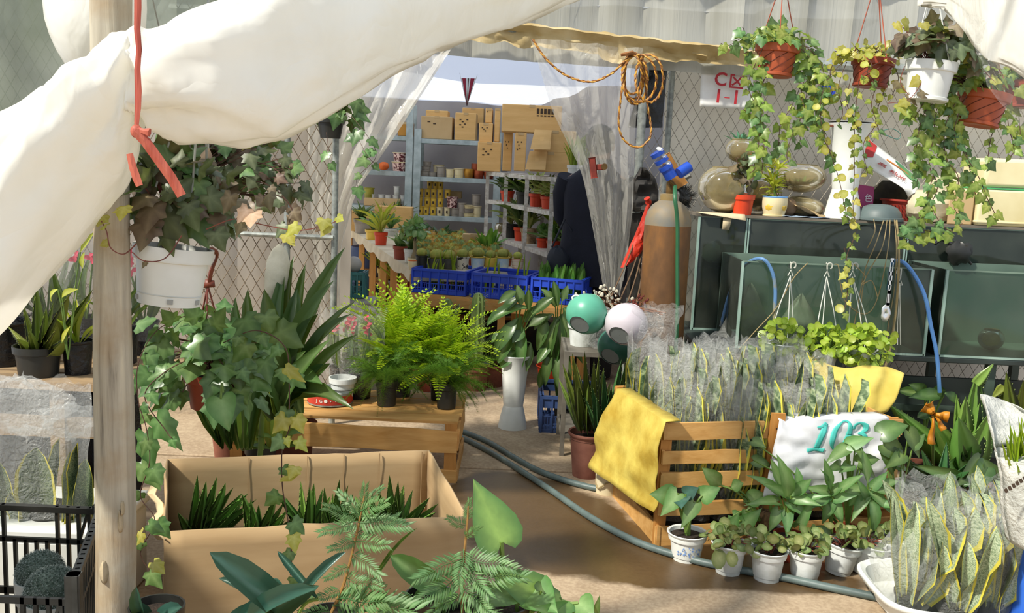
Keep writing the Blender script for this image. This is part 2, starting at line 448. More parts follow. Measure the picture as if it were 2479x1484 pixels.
L_blue = leafmat('bluish_orchid', '#2c4f44', '#4d7565', .3, .12, .12, .01)
L_ivys = leafmat('ivy_sunny', '#6c8c30', '#b4c468', .35, .42, .28, .03)
L_mid = leafmat('mid_heart', '#578a48', '#a8c98a', .35, .32, .2, .02)
L_var = leafmat('variegated', '#7c9a3a', '#e6e6a4', .4, .3, .2, .03)
L_yel = leafmat('yellow_green', '#b5bd2c', '#dfe07a', .4, .4, .2, .02)
L_aloe = leafmat('aloe_skin', '#74a04a', '#86ac5c', .36, .12, .2, .025)
L_aloed = leafmat('aloe_dark', '#3e6638', '#54805a', .34, .1, .2, .02)
L_aloey = leafmat('aloe_olive', '#7b8c3a', '#94a450', .38, .15, .22, .03)
spine_m = mat('pale_spine', '#95a866', '#84985a', 5, .5)
L_pil = leafmat('pilea', '#9fbd33', '#c4d868', .35, .35, .2, .02)
L_sax = leafmat('saxifrage', '#667a3a', '#a7b078', .5, .22, .25, .05)
L_pod = leafmat('podocarpus', '#4d7740', '#7c9f68', .5, .2, .2, .015)
L_grass = leafmat('fresh_grass', '#8aa81e', '#b7cc4a', .45, .4, .22, .02)
def sansmat():
    m, nt, b, out = newmat('sansevieria_band'); g = N(nt, 'ShaderNodeTexCoord'); sp = N(nt, 'ShaderNodeSeparateXYZ')
    nt.links.new(g.outputs['Object'], sp.inputs[0]); t = g.outputs['Object']
    mp = N(nt, 'ShaderNodeMapping'); mp.inputs['Scale'].default_value = (2.2, 13, 5); nt.links.new(t, mp.inputs[0])
    f = nz(nt, mp.outputs[0], 1.6, 4, .6, .5)
    cc = ramp(nt, f, [(.38, lin('#3c5138')), (.5, lin('#6d8160')), (.62, lin('#a9b58c'))])
    nt.links.new(cc, b.inputs['Base Color']); b.inputs['Roughness'].default_value = .4
    return m
sans_c = sansmat(); sans_e = mat('sansevieria_edge', '#d8cc4c', '#c6bd52', 6, .45)
film_roll = film('white_roll_film', '#fffdf4', .97, .28, .3, 5, .35, .03, (1, 1, 1), '#f4efe0')
film_wall = film('greyish_wall_film', '#c2baae', .97, .3, .4, 3, .25, .03, (1, 1, .3), '#9a8f80')
film_curt = film('clear_curtain_film', '#f1eee4', .36, .45, .12, 9, .9, .04, (1, 1, .5))
film_bag = film('clear_bag_film', '#f4f6f4', .22, .4, .10, 26, 1.0, .03)
film_bag2 = film('frosted_bag_film', '#f4f4f0', .17, .35, .10, 26, 1.0, .03)
film_roof = film('white_roof_film', '#d4dae6', .97, .76, .5, 2.5, .25, .03)
canvas = mat('tan_canvas', '#d9c79c', '#b79f6c', 5, .85, bump=.3, trans=.15)
rope_m = mat('yellow_rope', '#d9a43c', '#a8702a', 60, .6, stretch=(1, 1, 1))

# ============================================================= SETTING
def concrete():
    m, nt, b, out = newmat('worn_concrete'); t = texco(nt, 'Object'); sp = N(nt, 'ShaderNodeSeparateXYZ'); nt.links.new(t, sp.inputs[0])
    f = nz(nt, t, 5, 8, .6); base = ramp(nt, f, [(.3, lin('#937e63')), (.5, lin('#a69076')), (.72, lin('#b8a488'))])
    f3 = nz(nt, t, 60, 3, .6); base = mixc(nt, .25, base, ramp(nt, f3, [(.4, lin('#8a755a')), (.6, lin('#cbb797'))]))
    # the puddle along the hose: a stain with its own shape
    def blob(cx, cy, rx, ry):
        mp = N(nt, 'ShaderNodeMapping'); mp.vector_type = 'POINT'
        mp.inputs['Location'].default_value = (-cx/rx, -cy/ry, 0); mp.inputs['Scale'].default_value = (1/rx, 1/ry, 0)
        nt.links.new(t, mp.inputs[0]); ln = N(nt, 'ShaderNodeVectorMath'); ln.operation = 'LENGTH'; nt.links.new(mp.outputs[0], ln.inputs[0])
        return ln.outputs['Value']
    d = None
    for a in WET:
        x = blob(*a)
        if d is None: d = x
        else:
            mn = N(nt, 'ShaderNodeMath'); mn.operation = 'MINIMUM'; nt.links.new(d, mn.inputs[0]); nt.links.new(x, mn.inputs[1]); d = mn.outputs[0]
    wn = nz(nt, t, 3.2, 5, .6); ad = N(nt, 'ShaderNodeMath'); ad.operation = 'MULTIPLY_ADD'; ad.inputs[1].default_value = .9; nt.links.new(wn, ad.inputs[0]); nt.links.new(d, ad.inputs[2])
    wet = ramp(nt, ad.outputs[0], [(.0, (1, 1, 1, 1)), (.80, (1, 1, 1, 1)), (1, (0, 0, 0, 1))])
    mr = N(nt, 'ShaderNodeMapRange'); mr.inputs[1].default_value = 1.30; mr.inputs[2].default_value = 1.48; mr.inputs[3].default_value = 1; mr.inputs[4].default_value = 0
    nt.links.new(ad.outputs[0], mr.inputs[0]); wet = mr.outputs[0]
    dk = mixc(nt, 1.0, base, lin('#b9a488'), 'MULTIPLY'); dk = mixc(nt, .75, dk, lin('#4a3a24'))
    nt.links.new(mixc(nt, wet, base, dk), b.inputs['Base Color'])
    rr = N(nt, 'ShaderNodeMapRange'); rr.inputs[3].default_value = .85; rr.inputs[4].default_value = .38; nt.links.new(wet, rr.inputs[0]); nt.links.new(rr.outputs[0], b.inputs['Roughness'])
    bumpn(nt, f, .25, .01, b); return m
_g = lambda x, y: gnd(x, y)
WET = []
for (px, py, rx, ry) in ((1330, 1270, .42, .42), (1480, 1350, .50, .20), (1650, 1390, .45, .14), (1850, 1400, .42, .13), (1240, 1190, .35, .30), (1700, 1330, .9, .25)):
    p = gnd(px, py); WET.append((p.x, p.y, rx, ry))
conc = concrete()
joint = gnd(1250, 1138).y
mb = MB(); mb.box((.5, (joint-2.6)/2, -.06), (9, joint+2.6-.012, .12)); struct('floor', mb, conc, bev=.006)
mb = MB(); mb.box((.5, (joint+.006+12)/2, -.055), (9, 12-joint-.006, .12)); struct('floor.001', mb, conc, bev=.006)

# greenhouse wall sheets -----------------------------------------------------
def sheet(a, b, z0, z1, nu=30, nv=10, amp=.02, fr=9, seed=0, sag=0):
    """vertical hanging sheet from ground point a to b, with vertical folds"""
    a, b = V(a), V(b); d = (b-a); n = V((-d.y, d.x, 0)).normalized(); P = []
    for i in range(nu+1):
        row = []
        for j in range(nv+1):
            u, v = i/nu, j/nv; p = a+d*u; zz = z0+(z1-z0)*v
            o = amp*(math.sin(u*fr*6.28+seed)+.6*math.sin(u*fr*2.7*6.28+v*1.3+seed*2))*(.4+.6*v) + amp*2*noise.noise(V((u*5+seed, v*2.5, seed)))
            row.append(V((p.x, p.y, zz))+n*o)
        P.append(row)
    m = MB(); m.grid(P); return m
wall_grey = mat('grey_film_wall', '#a8a5a6', '#949196', 1.5, .6, bump=.1)
struct('wall_back', sheet((-3.2, 11.1, 0), (1.2, 11.1, 0), 0, 2.75, 40, 8, .012, 7, 1), wall_grey)
struct('wall_right', sheet((-.35, 11.1, 0), (1.42, 5.6, 0), 0, 2.6, 40, 8, .012, 9, 2), wall_grey)
struct('wall_left', sheet((-1.0, 5.45, 0), (-2.75, 11.1, 0), 0, 2.6, 40, 8, .015, 9, 3), film('milky_wall_film', '#f2eee6', .95, .72, .4, 3, .25, .03, (1, 1, .3), '#dcd6ca'))
struct('wall_front_left', sheet((-4.2, 5.4, 0), (-.93, 5.4, 0), 0, 3.0, 60, 10, .02, 12, 4), film_wall)
struct('wall_front_right', sheet((.82, 5.55, 0), (4.4, 5.55, 0), 0, 2.08, 60, 10, .012, 9, 5), mat('pale_grey_wall_film', '#f2ecdf', '#ddd5c5', 1.2, .55, bump=.15, stretch=(1, 1, .4)))
# roof of the shop: a drooping white film in two overlapping sheets
def roofsheet(x0, x1, Y0, Y1, z0, z1, sag, nu=24, nv=24, seed=0, edge=.0):
    P = []
    for i in range(nu+1):
        row = []
        for j in range(nv+1):
            u, v = i/nu, j/nv; x = x0+(x1-x0)*u-.30*(Y1-Y0)*v*0; y = Y0+(Y1-Y0)*v
            z = z0+(z1-z0)*v - sag*math.sin(PI*u)*(.5+.5*v) + .05*noise.noise(V((x*1.6+seed, y*1.1, 0)))+edge*math.sin(u*9)*v**6
            row.append(V((x, y, z)))
        P.append(row)
    m = MB(); m.grid(P); return m
struct('ceiling', roofsheet(-3.2, 2.0, 5.2, 9.4, 2.42, 1.99, -.03, 30, 24, 3, .015), film_roof)
struct('ceiling.001', roofsheet(-3.2, 2.0, 9.0, 11.3, 2.62, 2.62, 0, 12, 8, 9), film_roof)
solo('roof_sheet', roofsheet(-1.9, 1.9, 5.25, 7.3, 2.30, 2.07, .02, 24, 12, 6, .02), film_roof,
     'nearer white film flap overlapping the shop roof above the pennant', 'plastic sheet')

# doorway beam wrapped in tan canvas + film valance above it --------------------
bL, bR = at(1150, 62, 5.15), at(1860, 150, 5.15)
t = thing('door_beam', 'dusty tan canvas wrapped beam over the shop doorway', 'beam', bL)
mb = MB(); mb.tube([bL+V((-1.6, 0, .02)), bL, bR, bR+V((2.0, 0, -.02))], .028, 8); part('pole', mb, steel, t, True)
P = []
rn = random.Random(4)
for i in range(71):
    u = i/70; a = (bL+V((-.25, 0, 0))).lerp(bR, u); row = []
    lowr = .055 + .045*abs(noise.noise(V((u*9, 1, 0)))) + (.045 if .5 < u < .68 else 0)*abs(math.sin(u*14)) - (.015 if u > .74 else 0)
    for j in range(9):
        v = j/8; ang = PI*(1.15-1.9*v)
        if v < .5: p = a+V((0, -.05*math.sin(v*2*PI)-.035, .05*math.cos(v*2*PI*.5)))
        else: p = a+V((0, -.04-.03*noise.noise(V((u*22, v*3, 2))), .0-(v-.5)*2*lowr))
        row.append(p+V((0, .018*noise.noise(V((u*30, v*4, 5))), .012*noise.noise(V((u*24, v*3, 8))))))
    P.append(row)
mb = MB(); mb.grid(P); part('canvas_wrap', mb, canvas, t, True)
film_val = film('valance_film', '#c6c4b6', .93, .4, .35, 2.5, .3, .03, (5, 1, .12), '#a8a594')
m = sheet((bL.x-.4, 5.22, 0), (4.6, 5.22, 0), 2.0, 3.05, 110, 6, .028, 17, 6)
for k in range(len(m.v)): m.v[k].z -= .06*(m.v[k].x-bL.x)/2
solo('film_valance', m, film_val, 'translucent pleated film hanging above the canvas beam and behind the hanging pots', 'plastic sheet')

# chain link fences ---------------------------------------------------------------
def chainlink(x0, x1, z0, z1, Y, pitch, r, top=None):
    m = MB(); W = x1-x0; H = z1-z0; k = 0.6  # slope of the wires (width per height)
    n = int((W+H*k)/pitch)+1
    for s in (1, -1):
        for i in range(n+1):
            c = i*pitch - (H*k if s > 0 else 0)
            # x = x0 + c + s*k*h
            h0, h1 = 0, H
            xa, xb = x0+c+s*0+(0 if s > 0 else 0), x0+c+s*k*H
            lo, hi = min(xa, xb), max(xa, xb)
            if hi <= x0 or lo >= x1: continue
            def clamp(h): return h
            pts = []
            for h in (0, H):
                pts.append((x0+c+s*k*h, h))
            (xa, ha), (xb, hb) = pts
            if xa < x0: ha += (x0-xa)/(s*k) if s > 0 else 0; xa = x0
            if xa > x1: ha += (x1-xa)/(s*k); xa = x1
            if xb > x1: hb -= (xb-x1)/(s*k); xb = x1
            if xb < x0: hb -= (xb-x0)/(s*k); xb = x0
            if hb-ha < .02: continue
            m.tube([(xa, Y+s*r*.8, z0+ha), (xb, Y+s*r*.8, z0+hb)], r, 3, cap=False)
    return m
def post_pipe(t, x, Y, z0, z1, r=.022, dx=0):
    m = MB(); m.tube([(x-dx, Y, z0), (x, Y, z1)], r, 10); return part('post', m, steel, t, True)
fl = thing('chain_link_fence', 'rusty chain link fence left of the doorway with two pipe posts', 'fence', (-1.2, 5.0, 0))
pa, pb = at(696, 420, 5.0), at(812, 420, 5.0)
part('wire_mesh', chainlink(-3.6, pb.x, .15, 2.3, 5.0, .062, .0026), rust, fl, True, kind='stuff')
post_pipe(fl, pa.x, 5.0, 0, 2.45, .017); post_pipe(fl, pb.x, 5.0, 0, 2.45, .017)
ra = at(590, 566, 4.97); mb = MB(); mb.tube([(-3.6, 4.97, ra.z), (pb.x, 4.97, ra.z)], .013, 8); part('rail', mb, steel, fl, True)
fr_ = thing('chain_link_fence', 'chain link fence with pipe post behind the gas cylinder and fish tanks', 'fence', (1.5, 5.3, 0))
pc, pd = at(1556, 250, 5.2), at(1628, 250, 5.3)
part('wire_mesh', chainlink(pc.x, 4.2, .15, 2.02, 5.42, .062, .0017), mat('dull_wire', '#a39c8e', '#8d8677', 20, .7), fr_, True, kind='stuff')
post_pipe(fr_, pc.x, 5.2, 0, 2.1, .024); post_pipe(fr_, pd.x, 5.38, 0, 2.05, .017)

# ============================================================= PLASTIC ROLL AND POST, foreground left
def rollsurf(st, n=20, seg=44, depth=.34, seed=0, amp=.018):
    """st: stations (px, top py, bottom py, Y). Elliptical puffed roll with lengthwise creases."""
    S = []
    for i in range(len(st)-1):
        for k in range(n):
            S.append(tuple(a+(b-a)*(k/n) for a, b in zip(st[i], st[i+1])))
    S.append(st[-1])
    # smooth
    for _ in range(9):
        S = [S[0]]+[tuple((S[i-1][q]+2*S[i][q]+S[i+1][q])/4 for q in range(4)) for i in range(1, len(S)-1)]+[S[-1]]
    P = []
    for i, (px, y0, y1, Y) in enumerate(S):
        a, b = at(px, y0, Y), at(px, y1, Y); c = (a+b)/2; h = (a-b).length/2; row = []
        for k in range(seg):
            t_ = 2*PI*k/seg; q = 1+amp/h*(noise.noise(V((i*.02+seed, math.cos(t_)*1.3, math.sin(t_)*1.3)))*2.6-1.1*abs(noise.noise(V((i*.036+seed, math.cos(t_)*2.6, math.sin(t_)*2.6))))*1.4+.55*math.sin(5*t_+i*.03+seed)*math.cos(3*t_-i*.02))
            row.append(c+V((0, -math.sin(t_)*h*depth*2*q, math.cos(t_)*h*q)))
        P.append(row)
    m = MB(); m.grid(P, cv=True); return m
roll = rollsurf([(-200, 440, 990, 1.72), (-60, 330, 850, 1.76), (60, 238, 740, 1.80), (170, 160, 622, 1.84), (250, 108, 505, 1.87), (305, 74, 400, 1.88), (328, 62, 290, 1.88), (336, 60, 285, 1.88),
                 (365, 48, 318, 1.89), (440, 24, 338, 1.91), (560, -8, 346, 1.95), (680, -36, 330, 2.02), (800, -60, 274, 2.12), (920, -80, 212, 2.3), (1040, -100, 142, 2.55), (1160, -120, 84, 2.8), (1290, -140, 34, 3.1), (1450, -160, -30, 3.5)], seed=2, amp=.020)
solo('plastic_sheet_roll', roll, film_roll, 'big white rolled up plastic sheet sagging across the top left', 'plastic sheet', sharp=None)
bag = MB(); c = at(232, 10, 2.45)
bag.ball(c, .13, 24, 14, sc3=(.95, .8, 1.45), fn=lambda t, a: 1+.03*noise.noise(V((t*2, math.cos(a)*2, math.sin(a)*2))))
solo('plastic_bulge', bag, film_roll, 'round white plastic bulge above the roll in the upper left corner', 'plastic sheet')
hz = sheet((-2.4, 3.0, 0), (-.98, 3.2, 0), 1.52, 2.6, 40, 8, .02, 5, 8)
film_haze = film('dusty_hazy_film', '#a9b0a4', .9, .5, .35, 3, .5, .03, (1, 1, 1), '#6d7a5c', .35, .62)
solo('hazy_film_sheet', hz, film_haze, 'dusty see-through film sheet behind the white bulge, upper left corner', 'plastic sheet')

post_t = thing('wooden_post', 'weathered pale round wooden post with peeling bark, left of the carton', 'post', gnd(268, 2027))
def barkwood():
    m, nt, b, out = newmat('weathered_post'); t = texco(nt, 'Object'); mp = N(nt, 'ShaderNodeMapping'); mp.inputs['Scale'].default_value = (22, 22, 1.6); nt.links.new(t, mp.inputs[0])
    f = nz(nt, mp.outputs[0], 1.6, 8, .62, .4); f2 = nz(nt, t, 9, 5)
    cc = ramp(nt, f, [(.28, lin('#5b5348')), (.42, lin('#a39a88')), (.58, lin('#b9b09c')), (.75, lin('#cdc2a8'))])
    cc = mixc(nt, ramp(nt, f2, [(.45, (0, 0, 0, 1)), (.7, (.6, .6, .6, 1))]), cc, lin('#9c8058'))
    nt.links.new(cc, b.inputs['Base Color']); b.inputs['Roughness'].default_value = .85; bumpn(nt, f, .6, .006, b); return m
bark = barkwood(); mb = MB(); pts = []; rs = []
PX = [(266, -700, .040), (268, 0, .041), (268, 400, .037), (270, 560, .036), (272, 800, .0385), (276, 1000, .041), (279, 1200, .043), (281, 1350, .043), (279, 1500, .042), (276, 1750, .044), (272, 2027, .046)]
for (px, py, r) in PX: pts.append(at(px, py, 2.0)); rs.append(r)
bp = bez(pts, 6); br = [rs[min(int(i/6), len(rs)-1)]*(1-(i % 6)/6)+rs[min(int(i/6)+1, len(rs)-1)]*((i % 6)/6) for i in range(len(bp))]
rows = []
for i, p in enumerate(bp):
    rows.append([p+V((math.cos(2*PI*k/24), math.sin(2*PI*k/24), 0))*br[i]*(1+.05*noise.noise(V((math.cos(2*PI*k/24)*1.6, math.sin(2*PI*k/24)*1.6, p.z*2.5)))) for k in range(24)])
mb.grid(rows, cv=True); part('trunk', mb, bark, post_t, True)
barkm = mat('peeling_bark', '#bfae90', '#a8987a', 14, .9, bump=.4)
for k, (px, py, wd, hh, rot) in enumerate(((291, 1262, .006, .05, .1), (252, 1385, .011, .05, .15), (296, 1230, .004, .03, -.1))):
    c = at(px, py, 1.955); P = []
    for i in range(7):
        u = i/6; ww = wd*math.sin(PI*(.12+.8*u))
        P.append([c+V((-ww+rot*.01*(u-.5), .004-abs(u-.5)*.004, (u-.5)*hh)), c+V((0, -.004, (u-.5)*hh)), c+V((ww*.8, .003, (u-.5)*hh))])
    mb = MB(); mb.grid(P); part('bark_flake', mb, barkm, post_t, True, solid=.003)

# red plastic ribbon tying the roll ---------------------------------------------
ribm = mat('red_ribbon', '#d97a62', '#b04a38', 6, .5, bump=.3, stretch=(6, 6, .5), trans=.25)
t = thing('red_ribbon', 'red plastic ribbon hanging down and tied round the white plastic roll', 'ribbon', at(335, 320, 1.72))
def ribbon(pts, wds, name, parent, twist=0):
    P = []; n = len(pts)
    for i, p in enumerate(pts):
        d = (pts[min(i+1, n-1)]-pts[max(i-1, 0)]).normalized(); x = d.cross(V((0, 1, 0))).normalized()
        a = twist*i/n; xx = x*math.cos(a)+V((0, -1, 0))*math.sin(a)
        P.append([p-xx*wds[i]/2, p+V((0, -.0025, 0)), p+xx*wds[i]/2])
    m = MB(); m.grid(P); part(name, m, ribm, parent, True, solid=.0012, smooth=False)
up_ = [(330, -420), (331, -200), (333, -60), (334, 20), (332, 70), (336, 120), (333, 170), (335, 220), (334, 262), (331, 300), (330, 322)]
ribbon([at(x, y, 1.70) for x, y in up_], [.010, .010, .011, .013, .011, .009, .012, .014, .013, .010, .010], 'hanging_strand', t, .5)
ribbon([at(x+5, y, 1.705) for x, y in up_[:8]], [.007]*8, 'hanging_strand', t, 1.2)
ribbon([at(x, y, 1.68+k*.004) for k, (x, y) in enumerate([(328, 318), (352, 342), (385, 388), (415, 430), (440, 474)])], [.016, .018, .018, .018, .017], 'loose_end', t)
ribbon([at(x, y, 1.76) for x, y in [(314, 372), (322, 405), (331, 432), (338, 450)]], [.012, .014, .015, .013], 'loose_end', t)
mb = MB(); mb.ball(at(330, 318, 1.69), .011, 8, 6, sc3=(1, .7, 1.1)); mb.tube([at(332, 314, 1.69), at(348, 318, 1.68), at(362, 321, 1.68)], [.005, .005, .008], 6); part('knot', mb, ribm, t, True)

# overhead steel rail (above the frame) from which pots, roll and ribbon hang
rl = thing('overhead_rail', 'galvanised pipe rail above the frame that carries hanging pots', 'pipe', (0, 3.9, 2.75))
mb = MB(); mb.tube([(-2.4, 3.9, 2.75), (4.2, 3.9, 2.75)], .02, 8); part('pipe', mb, steel, rl, True)
mb = MB(); mb.tube([(-2.4, 2.1, 2.72), (3.2, 2.1, 2.72)], .02, 8); part('pipe', mb, steel, rl, True)
for x in (-2.38, 3.15):
    mb = MB(); mb.tube([(x, 2.1, 0), (x, 2.1, 2.74)], .025, 8); part('post', mb, steel, rl, True)
    mb = MB(); mb.tube([(x, 2.1, 2.73), (x, 3.9, 2.76)], .02, 8); part('pipe', mb, steel, rl, True)
    mb = MB(); mb.tube([(x, 3.9, 2.74), (x, 5.22, 2.78)], .02, 8); part('pipe', mb, steel, rl, True)
# curtain roll, upper right corner
roll2 = rollsurf([(2230, -60, 18, 3.2), (2300, -70, 30, 3.0), (2360, -80, 78, 2.8), (2420, -90, 150, 2.6), (2500, -100, 175, 2.45), (2620, -110, 230, 2.35)], seed=9, amp=.014)
solo('plastic_sheet_roll', roll2, film_roll, 'white plastic sheet bundle in the upper right corner above the hanging pots', 'plastic sheet', sharp=None)
P = []
for i in range(25):
    u = i/24
    for_ = []
    for j in range(13):
        v = j/12; px = 2330+u*230+v*(60); py = 20+u*120+v*(190+u*160)
        for_.append(at(px, py, 2.72-.2*u)+V((0, .03*noise.noise(V((u*6, v*5, 3))), 0)))
    P.append(for_)
mb = MB(); mb.grid(P); solo('hanging_film', mb, film_bag2, 'loose clear film hanging below the white bundle in the upper right corner', 'plastic sheet')
# ============================================================= GENERATORS
def pot(t, r1, r0, h, m, o=(0, 0, 0), style='rim', seg=20, soilm=soil, fill=.86, rimm=None, name='pot'):
    o = V(o); mb = MB()
    at_ = lambda z: r0+(r1*.92-r0)*z/h
    if style == 'rim':
        pr = [(r0*.2, .004), (r0, 0), (at_(h*.74), h*.74), (r1*.97, h*.76), (r1*.98, h*.80)]; rim = [(r1*.98, h*.78), (r1, h*.98), (r1, h), (r1*.93, h), (r1*.90, h*.75)]
    elif style == 'lip':
        pr = [(r0*.2, .004), (r0, 0), (at_(h*.5), h*.5), (at_(h*.93), h*.93)]; rim = [(at_(h*.9), h*.90), (r1*.98, h*.92), (r1*1.02, h*.96), (r1, h), (r1*.92, h*.985), (r1*.86, h*.8)]
    elif style == 'foot':
        pr = [(r0*.2, .004), (r0*.97, 0), (r0*.99, h*.13), (r0*1.05, h*.135), (at_(h*.72), h*.72), (r1*.95, h*.74), (r1*.97, h*.8)]; rim = [(r1*.96, h*.88), (r1*1.03, h*.93), (r1*1.06, h*.98), (r1*1.02, h), (r1*.93, h*.97), (r1*.88, h*.75)]
        pr.append((r1*.97, h*.9))
    else:
        pr = [(r0*.2, .004), (r0, 0), (r1*.97, h*.45), (r1, h*.7), (r1*.98, h*.93)]; rim = [(r1*.98, h*.92), (r1*1.0, h*.97), (r1*.96, h), (r1*.9, h*.98), (r1*.86, h*.8)]
    mb.lathe(pr, seg, o, cap0=True); mb2 = MB(); mb2.lathe(rim, seg, o)
    a = part(name, mb, m, t); b = part('rim', mb2, rimm or m, a)
    mb3 = MB(); mb3.lathe([(.0005, h*(fill+.02)), (r1*.5, h*(fill+.015)), (r1*.9, h*(fill-.02))], seg, o); part('soil', mb3, soilm, t)
    return a
def hanger(t, apex, rc, rr, n, m, hook=True, ph=.4, th=.0022, yoke=0):
    """cords from the rim circle (centre rc, radius rr) up to the apex, with a hook, local coordinates"""
    apex, rc = V(apex), V(rc)
    for k in range(n):
        a = ph+2*PI*k/n; mb = MB(); p = rc+V((math.cos(a)*rr, math.sin(a)*rr, 0))
        mb.tube([p+V((0, 0, -.012)), p, p.lerp(apex, .5)+V((0, 0, -.002)), apex-V((0, 0, yoke))], th, 5); part('hanger_strand', mb, m, t)
    if hook:
        mb = MB()
        if yoke: mb.tube([apex-V((.012, 0, yoke)), apex-V((0, 0, yoke*.2)), apex-V((-.012, 0, yoke))], th*1.5, 5)
        mb.tube([apex]+[apex+V((.012-.012*math.cos(q*.55)-.002, 0, .016+.014*math.sin(q*.55))) for q in range(0, 9)], th*1.7, 6); part('hook', mb, m, t)
def ivy(t, c, rad, n, lms, size, rn, vines=(), el=(-25, 85), stemm=stem_b, vsp=.03, vsize=None, vlm=None, root=None, down=.7, face=V((0, -.5, .25)), vth=.0018):
    """leaf mound of ellipsoid radii rad about world point c, plus trailing vines (world polylines)"""
    c = V(c); rad = V(rad); st = MB(); root = V(root) if root else c-V((0, 0, rad.z*.6))
    for i in range(n):
        d = rdir(rn, *el); q = rn.uniform(.55, 1.08); p = c+V((d.x*rad.x, d.y*rad.y, d.z*rad.z))*q
        s = size*rn.uniform(.6, 1.2); tip = (d*.55+V((0, 0, -down))+rdir(rn)*.55).normalized()*s
        up = (d+face+rdir(rn)*.35)
        leaf(t, rn.choice(lms), p, p+tip, up, s*rn.uniform(.9, 1.1))
        if i % 2 == 0: st.tube([root+rdir(rn)*.015, root.lerp(p, .5)+V((0, 0, rad.z*.25)), p], vth, 4, cap=False)
    if st.v: part('stems', st, stemm, t, True, kind='stuff')
    for vi in vines:
        pts = bez(vi, 7); mb = MB(); mb.tube(pts, vth*.9, 4); part('vine', mb, stemm, t, True); acc = 0; side = 1
        for i in range(1, len(pts)):
            acc += (pts[i]-pts[i-1]).length
            while acc > vsp:
                acc -= vsp; side = -side; s = (vsize or size)*rn.uniform(.55, 1.15); p = pts[i]+rdir(rn)*.004
                tip = (V((side*rn.uniform(.2, .9), rn.uniform(-.4, .2), -rn.uniform(.3, 1)))).normalized()*s
                leaf(t, rn.choice(vlm or lms), p+tip*.25, p+tip*1.25, V((rn.uniform(-.6, .6), -1, rn.uniform(.1, .9))), s*rn.uniform(.85, 1.1))
def arch(t, c, n, L, W, lms, rn, el=(35, 80), spread=.02, stemL=0, stemm=stem_g, az=None, upz=1.0):
    """leaves arching out of world point c"""
    c = V(c); st = MB()
    for i in range(n):
        a = (i*2.39996+rn.uniform(-.3, .3)) if az is None else R(rn.uniform(*az)); e = R(rn.uniform(*el)); d = V((math.cos(a)*math.cos(e), math.sin(a)*math.cos(e), math.sin(e)))
        l = rn.uniform(*L); b = c+V((math.cos(a), math.sin(a), 0))*spread*rn.uniform(.2, 1); b2 = b+d*stemL*rn.uniform(.6, 1.1)
        if stemL: st.tube([b, b.lerp(b2, .6)+V((0, 0, .01)), b2], .0022, 5, cap=False)
        dd = V((d.x*1.3, d.y*1.3, d.z-.35 if stemL else d.z)).normalized()
        leaf(t, rn.choice(lms), b2, b2+dd*l, V((-d.x*.6, -d.y*.6, upz)) if not stemL else V((d.x*.2, d.y*.2-.3, 1)), rn.uniform(*W))
    if st.v: part('stems', st, stemm, t, True, kind='stuff')
def aloe(t, c, n, L, W, lms, rn, el=(35, 85)):
    arch(t, c, n, L, W, lms, rn, el, spread=.012)
def lms_of(kind, m, bends=(0, .4, .8), **k):
    return [leafmesh(kind, m, b, seed=i, **k) for i, b in enumerate(bends)]
IVD = lms_of('ivy', L_ivyd, (.3, .8, .5)); IVS = lms_of('ivy', L_ivys, (.3, .8, .5)); IVG = lms_of('ivy', L_ivyg, (.3, .8, .5)); IVB = lms_of('ivy', L_ivyb, (.3, .9, .5))
IVY = lms_of('ivy', L_ivyy, (.3, .9, .5)); IVP = lms_of('ivy', L_ivyp, (.3, .9))
ROY = lms_of('round', L_ivyy, (0, 0, 0)); PIL = lms_of('round', L_pil, (0, 0, 0)); SAX = lms_of('round', L_sax, (0, 0, 0))
STR = lms_of('strap', L_deep, (.3, .8, 1.3)); LAN = lms_of('lance', L_deep, (.2, .7, 1.2)); LANM = lms_of('lance', L_mid, (.2, .7, 1.2))
HEA = lms_of('heart', L_mid, (.2, .6, .9)); HED = lms_of('heart', L_deep, (.2, .6, .9))
VAR = lms_of('lance', L_var, (.3, .8, 1.2)); YEL = lms_of('lance', L_yel, (.2, .6, 1.1)); GRA = lms_of('grass', L_grass, (.2, .6))
ALO = lms_of('aloe', [L_aloe, spine_m], (-.25, -.1, .3)); ALD = lms_of('aloe', [L_aloed, spine_m], (-.15, .1, -.3)); ALY = lms_of('aloe', [L_aloey, spine_m], (-.15, -.05, .12))
SAN = [leafmesh('sword', [sans_c, sans_e], b, .28, w, i) for i, (b, w) in enumerate(((.1, .03), (-.12, .05), (.25, .02)))]
def pl(t, lst, Y, lms, rn, up=V((0, -.8, .5)), stems=None, stemm=stem_g, sth=.003, name='leaf', wk=1.0):
    """explicit leaves: (base px, base py, tip px, tip py, width px[, dY tip[, mesh index]])"""
    for q in lst:
        bx, by, tx, ty, wd = q[:5]; dY = q[5] if len(q) > 5 else rn.uniform(-.06, .03)
        b = at(bx, by, Y); e = at(tx, ty, Y+dY); lm = lms[q[6] if len(q) > 6 else rn.randrange(len(lms))]
        leaf(t, lm, b, e, up+rdir(rn)*.25, wd*wk*Y/F*.86, name=name)
        if stems is not None:
            r = at(stems[0], stems[1], Y); mb = MB(); mb.tube(bez([r, r.lerp(b, .55)+V((0, 0, .03)), b], 5), sth, 5); part('leaf_stalk', mb, stemm, t, True)
def vase(t, s=1.0, m=None):
    mb = MB(); pr = [(.075, 0), (.078, .004), (.076, .02), (.066, .075), (.056, .115), (.053, .128)]
    mb.lathe([(r*s, z*s) for r, z in pr], 32, cap0=True); part('foot', mb, m, t)
    mb = MB(); pr = [(.053, .127), (.055, .14), (.060, .2), (.066, .28), (.075, .36), (.088, .40), (.090, .404), (.088, .408), (.08, .395), (.06, .3)]
    mb.lathe([(r*s, z*s) for r, z in pr], 32); part('body', mb, m, t)

